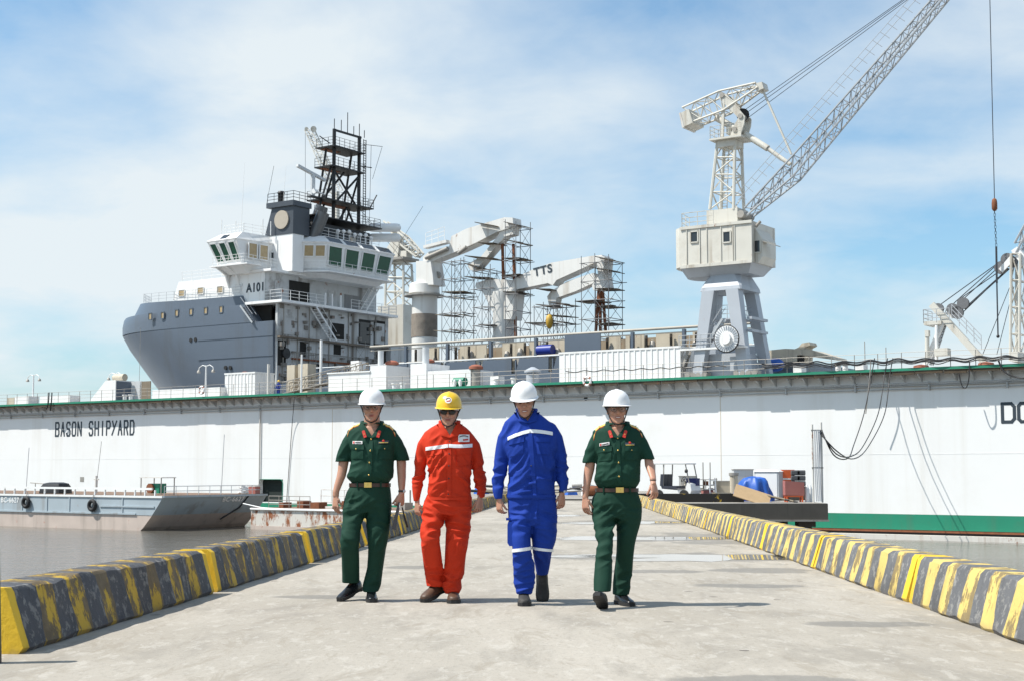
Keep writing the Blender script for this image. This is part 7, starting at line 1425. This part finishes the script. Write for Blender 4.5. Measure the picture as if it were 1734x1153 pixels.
# white gas bottles & clutter near the cable post
for i, (px, lab) in enumerate(((1367, 'left white gas bottle by the cable posts'), (1372, 'right white gas bottle by the cable posts'))): o = MB().lathe([(.11, 0), (.11, .6), (.06, .72), (.03, .8)], (0, 0, 0), 12).build('gas_bottle', m_sup, None, 50); q = at(px, 840, 67.5 + .4 * i); o.location = (q.x, 67.5 + .4 * i, PZ + .022); tag(o, lab, 'gas bottle')
# cable posts
t_ = thing('cable_gantry', 'pair of rusty posts carrying grey cables at the platform corner', 'cable posts', (at(1385, 850, 66.6).x, 66.6, PZ + .02)); H = at(1385, 717, 66.6).z - PZ
for x, h_ in ((-.2, H - .05), (.22, H + .05)): MB().tube((x, 0, 0), (x, 0, h_), .045, 8).build('post', m_rustw, t_, 50)
for z in (H - .35, H * .43): MB().b2((-.26, -.05, z), (.28, -.02, z + .06)).build('crossbar', m_dull, t_)
for i, x in enumerate((-.1, -.02, .06, .13)): MB().path([(x, -.07, H - .3), (x + .03 * math.sin(i), -.08, H * .7), (x - .02, -.08, H * .4), (x + .02, -.08, .05)], .024, 6).build('riser_cable', m_crgrey, t_, 60)
# far end of the roadway: scrap heap
t_ = thing('oil_drum', 'rusty drum lying on its side at the far end of the pier', 'drum', (at(1000, 838, 82).x, 82, PZ + .33)); MB().lathe([(.28, -.45), (.3, -.43), (.3, .43), (.28, .45)], (0, 0, 0), 18, axis='X').build('barrel', m_rust, t_, 50); MB().lathe([(.315, -.16), (.32, -.14), (.315, -.12)], (0, 0, 0), 18, axis='X').build('hoop', m_rust, t_, 50)
rr = random.Random(11)
for i in range(16):
    px = 815 + i * 13 + rr.uniform(-4, 4); Y = 80 + rr.uniform(-2, 12); q = at(px, 840, Y); L = rr.uniform(.8, 2.6); a = rr.uniform(-.5, .5)
    o = MB().tube((-L / 2, 0, 0), (L / 2, 0, 0), rr.uniform(.04, .13), 8).build('scrap_pipe', rr.choice((m_rust, m_dull, m_cream, m_steel, m_mast)), None, 50); o.location = (q.x, Y, PZ + .15 + rr.uniform(0, .5)); o.rotation_euler = (0, rr.uniform(-.12, .12), a); tag(o, 'scrap pipe length at the far end of the pier, %s from the left' % ordn[i], 'pipe', 'scrap pipes at the pier end')
for i in range(9):
    px = 818 + i * 22 + rr.uniform(-6, 6); Y = 84 + rr.uniform(-2, 8); q = at(px, 840, Y); w = rr.uniform(.4, 1.1); hh = rr.uniform(.2, .75)
    o = MB().hexa([(-w / 2, -.3, 0), (w / 2, -.3, 0), (w / 2, .3, 0), (-w / 2, .3, 0), (-w * .4, -.25, hh), (w * .45, -.25, hh * .8), (w * .45, .25, hh * .8), (-w * .4, .25, hh)]).build('scrap_bundle', rr.choice((m_rust, m_tarp, m_cream, m_box, m_dull)), None); o.location = (q.x, Y, PZ + .02); o.rotation_euler = (0, 0, rr.uniform(-.6, .6)); tag(o, 'low bundle of scrap at the far end of the pier, %s from the left' % ordn[i], 'scrap', 'scrap bundles at the pier end')
# ---- barge
m_bg = mat('barge_grey', (.36, .42, .46), .55, 0, .12, .6, streak=.5, rust=.07, dirtcol=(.20, .17, .14)); m_bw = mat('barge_boot_top', (.50, .42, .37), .7, 0, .2, .8, streak=.3, rust=.22, rustcol=(.22, .06, .03)); m_dk2 = mat('rusty_deck', (.20, .13, .09), .9, 0, .4, 1.0)
VB = -20.0; zt = dk(200, 838, VB).z; xr = dk(277, 840, VB).x; xk = dk(236, 893, VB).x; xl = -135
bg = dthing('work_barge', 'grey flat work barge with tyre fenders and a raked bow', 'barge', xl, VB, WATER); HB = zt - WATER; X = lambda u: u - xl
BD = 11.6; zmid = dk(100, 868, VB).z - WATER
rk = lambda z: X(xk) + (X(xr) - X(xk)) * max(0, min(1, (z + .05) / HB)) ** .8
def bsec(z, d=0.0): return [(0, -d, z), (rk(z), -d, z), (rk(z), BD + d, z), (0, BD + d, z)]
MB().loft([bsec(z) for z in (-.6, -.1, .25, zmid - .002)]).build('lower_hull', m_bw, bg); MB().loft([bsec(z, .03) for z in (zmid, zmid + .25 * (HB - zmid), zmid + .5 * (HB - zmid), zmid + .75 * (HB - zmid), HB)]).build('upper_hull', m_bg, bg)
MB().b2((0, -.12, HB - .16), (X(xr) - .05, -.032, HB)).build('rubbing_strake', m_sup, bg); MB().b2((0, -.11, zmid + .02), (X(xk) - .4, -.032, zmid + .14)).build('rubbing_strake', m_bg, bg); MB().b2((X(dk(170, 870, VB).x), -.11, HB * .66), (X(dk(262, 870, VB).x), -.032, HB * .66 + .12)).build('rubbing_strake', m_bg, bg)
st_ = MB().b2((-.05, -.09, zmid + .14), (.05, -.031, HB - .16)).mesh('side_frame', m_bg)
for px in (38, 80, 118, 208): o = link('side_frame', st_, bg); o.location = (X(dk(px, 870, VB).x), 0, 0)
MB().b2((0, .15, HB + .003), (X(xr) - .2, BD - .15, HB + .03)).build('deck', m_dk2, bg); MB().b2((0, .1, HB + .45), (X(dk(255, 835, VB).x), .25, HB + .62)).build('coaming_rail', m_sup, bg)
cs = MB().b2((-.04, .1, HB), (.04, .24, HB + .45)).mesh('coaming_stay', m_sup)
for i in range(16): o = link('coaming_stay', cs, bg); o.location = (X(dk(5 + i * 17, 835, VB).x), 0, 0)
rail([(X(xr) - .25, .3, HB), (X(xr) - .25, BD - .3, HB)], .75, 1.2, .03, 2).build('railing', m_steel, bg)
for px, py in ((48, 850), (160, 855)):
    q = dk(px, py, VB); o = MB().path([(.37 * math.cos(R(k)), 0, .37 * math.sin(R(k))) for k in range(0, 361, 15)], .155, 10, cap=False).build('tyre_fender', m_sole, bg, 60); o.location = (X(q.x), -.25, q.z - WATER); MB().tube((0, 0, .4), (.05, .1, .9), .03, 5).build('rope', m_dull, o)
q = dk(16, 846, VB); text('registration_number', 'BC-6627', .62, m_sup, bg, (X(q.x) - 1.1, -.045, q.z - WATER - .2), (R(90), 0, 0), 1.0, .01)
text('registration_number', 'BC-6627', .62, m_sup, bg, (rk(HB * .82) + .07, 6.6, HB * .80), (R(118), 0, R(90)), 1.0, .01)
MB().path([(rk(HB * .97) + .06, 9.4, HB * .97), (rk(HB * .6) + .1, 9.1, HB * .6), (rk(HB * .25) + .08, 7.8, HB * .25)], .06, 6).build('trailing_rope', m_mast, bg, 60)
MB().b2((X(xr) - .02, -.02, HB - .14), (X(xr) + .09, BD, HB)).build('rubbing_strake', m_bg, bg)
def BT(name, label, cat, px, dy=2.0): q = dk(px, 860, VB + dy); return dthing(name, label, cat, q.x, VB + dy, WATER + HB + .032)
t_ = BT('covered_machine', 'machine under a dark tarpaulin on the barge', 'machine', 95); MB().loft([[(x * 1.2 * k, y * .8 * k, z) for x, y in ((-1, -1), (-.3, -1.1), (1, -.9), (1.05, .4), (.8, 1), (-1, 1))] for z, k in ((0, 1.05), (.5, 1), (.85, .8), (.95, .45))]).build('cover', m_mast, t_, 40)
t_ = BT('tubular_stand', 'bent pipe frame left of the dark tarpaulin on the barge', 'frame', 70); MB().path([(-1.6, 0, .9), (.6, 0, .8), (1.2, 0, .5)], .04, 5).tube((-.9, 0, 0), (-.9, 0, .9), .04, 5).tube((.2, 0, 0), (.2, 0, .85), .04, 5).build('tubes', m_dull, t_)
t_ = BT('winch_engine', 'winch engine under an open frame on the barge', 'winch', 266, 3.0)
for x in (-1.2, 1.2):
    for y in (-.7, .7): MB().tube((x, y, 0), (x, y, 1.35), .05, 6).build('post', m_dull, t_)
MB().b2((-1.3, -.8, 1.35), (1.3, .8, 1.42)).build('roof', m_rustw, t_); MB().b2((-.7, -.4, .1), (.6, .4, .9)).build('engine', m_green, t_); MB().tube((-.3, -.6, .5), (-.3, .6, .5), .4, 14).build('drum', m_rust, t_, 50)
t_ = BT('rope_heap', 'heap of white rope at the barge bow', 'rope', 412, 9.6)
for k in range(5): MB().path([(.4 * math.cos(R(a)) * (1 - .12 * k) + .15 * noise.noise((k, a * .01, 0)), .4 * math.sin(R(a)), .1 + .13 * k + .1 * noise.noise((a * .02, k, 1))) for a in range(0, 361, 24)], .07, 6).build('coil', m_sup, t_, 60)
t_ = BT('anchor_post', 'rusty mooring post standing amid the barge', 'post', 162, 5); MB().tube((0, 0, 0), (0, 0, 1.5), .12, 8).tube((-.3, 0, 1.2), (.3, 0, 1.2), .06, 6).build('post', m_rustw, t_, 50); MB().tube((.1, 0, 1.3), (.3, .2, 4.5), .025, 4).build('rope', m_dull, t_)
t_ = BT('red_toolbox', 'red box at the tip of the barge', 'box', 430, 10.8); MB().b2((-.4, -.3, 0), (.4, .3, .6)).build('body', m_pk, t_); MB().b2((-.42, -.32, .603), (.42, .32, .66)).build('lid', m_rustw, t_)
for px, h_, lab in ((43, 4.0, 'thin pole leaning at the left of the barge'), (374, 5.0, 'thin pole leaning at the right of the barge')): t_ = BT('thin_pole', lab, 'pole', px, 4 if px < 100 else 8.2); MB().tube((0, 0, 0), (.25, 0, h_), .035, 5).build('shaft', m_grey, t_)
# ---- rusty pontoon
p0, p1 = dk(425, 880, -13), dk(745, 880, -13); pt = dthing('rusty_pontoon', 'rust-streaked white pontoon moored behind the barge', 'pontoon', p0.x, -13, WATER); L = p1.x - p0.x; HP = dk(520, 862, -13).z - WATER
MB().b2((0, 0, -.5), (L, 8, HP)).build('hull', mat('heavily_rusted_white', (.60, .57, .52), .7, 0, .12, .5, rust=.75, streak=.8, dirtcol=(.22, .10, .045)), pt); MB().b2((0, -.03, -.4), (L, -.002, .3)).build('boot_top', m_bw, pt); MB().tube((0, -.05, HP - .05), (L, -.05, HP - .05), .1, 8).build('gunwale', m_sup, pt, 60); MB().b2((.1, .1, HP + .003), (L - .1, 7.9, HP + .03)).build('deck', m_dk2, pt)
rail([(1.0, 1, HP), (5.5, 1, HP)], 1.0, 1.0, .03, 3).build('railing', m_dull, pt); rail([(4.0, 4, HP), (9.0, 4, HP)], 1.5, 1.4, .03, 3).build('railing', m_rustw, pt)
for i in range(10): c = 1 + i * (L - 2) / 10 + random.uniform(0, 1); MB().b2((c, 2, HP + .03), (c + random.uniform(.4, 1.4), 3, HP + random.uniform(.2, .7))).build('deck_load', random.choice((m_rust, m_rustw, m_dull)), pt)
for i in range(6): c = 12 + i * 2.1; MB().tube((c, 3, HP), (c, 3, HP + random.uniform(.7, 1.6)), .07, 6).build('stanchion', m_dull, pt)
MB().path([(-1.4, .5, HP + .35), (1, .2, HP + .05), (4, -.05, HP - .05)], .06, 6).build('mooring_rope', m_sup, pt, 60)
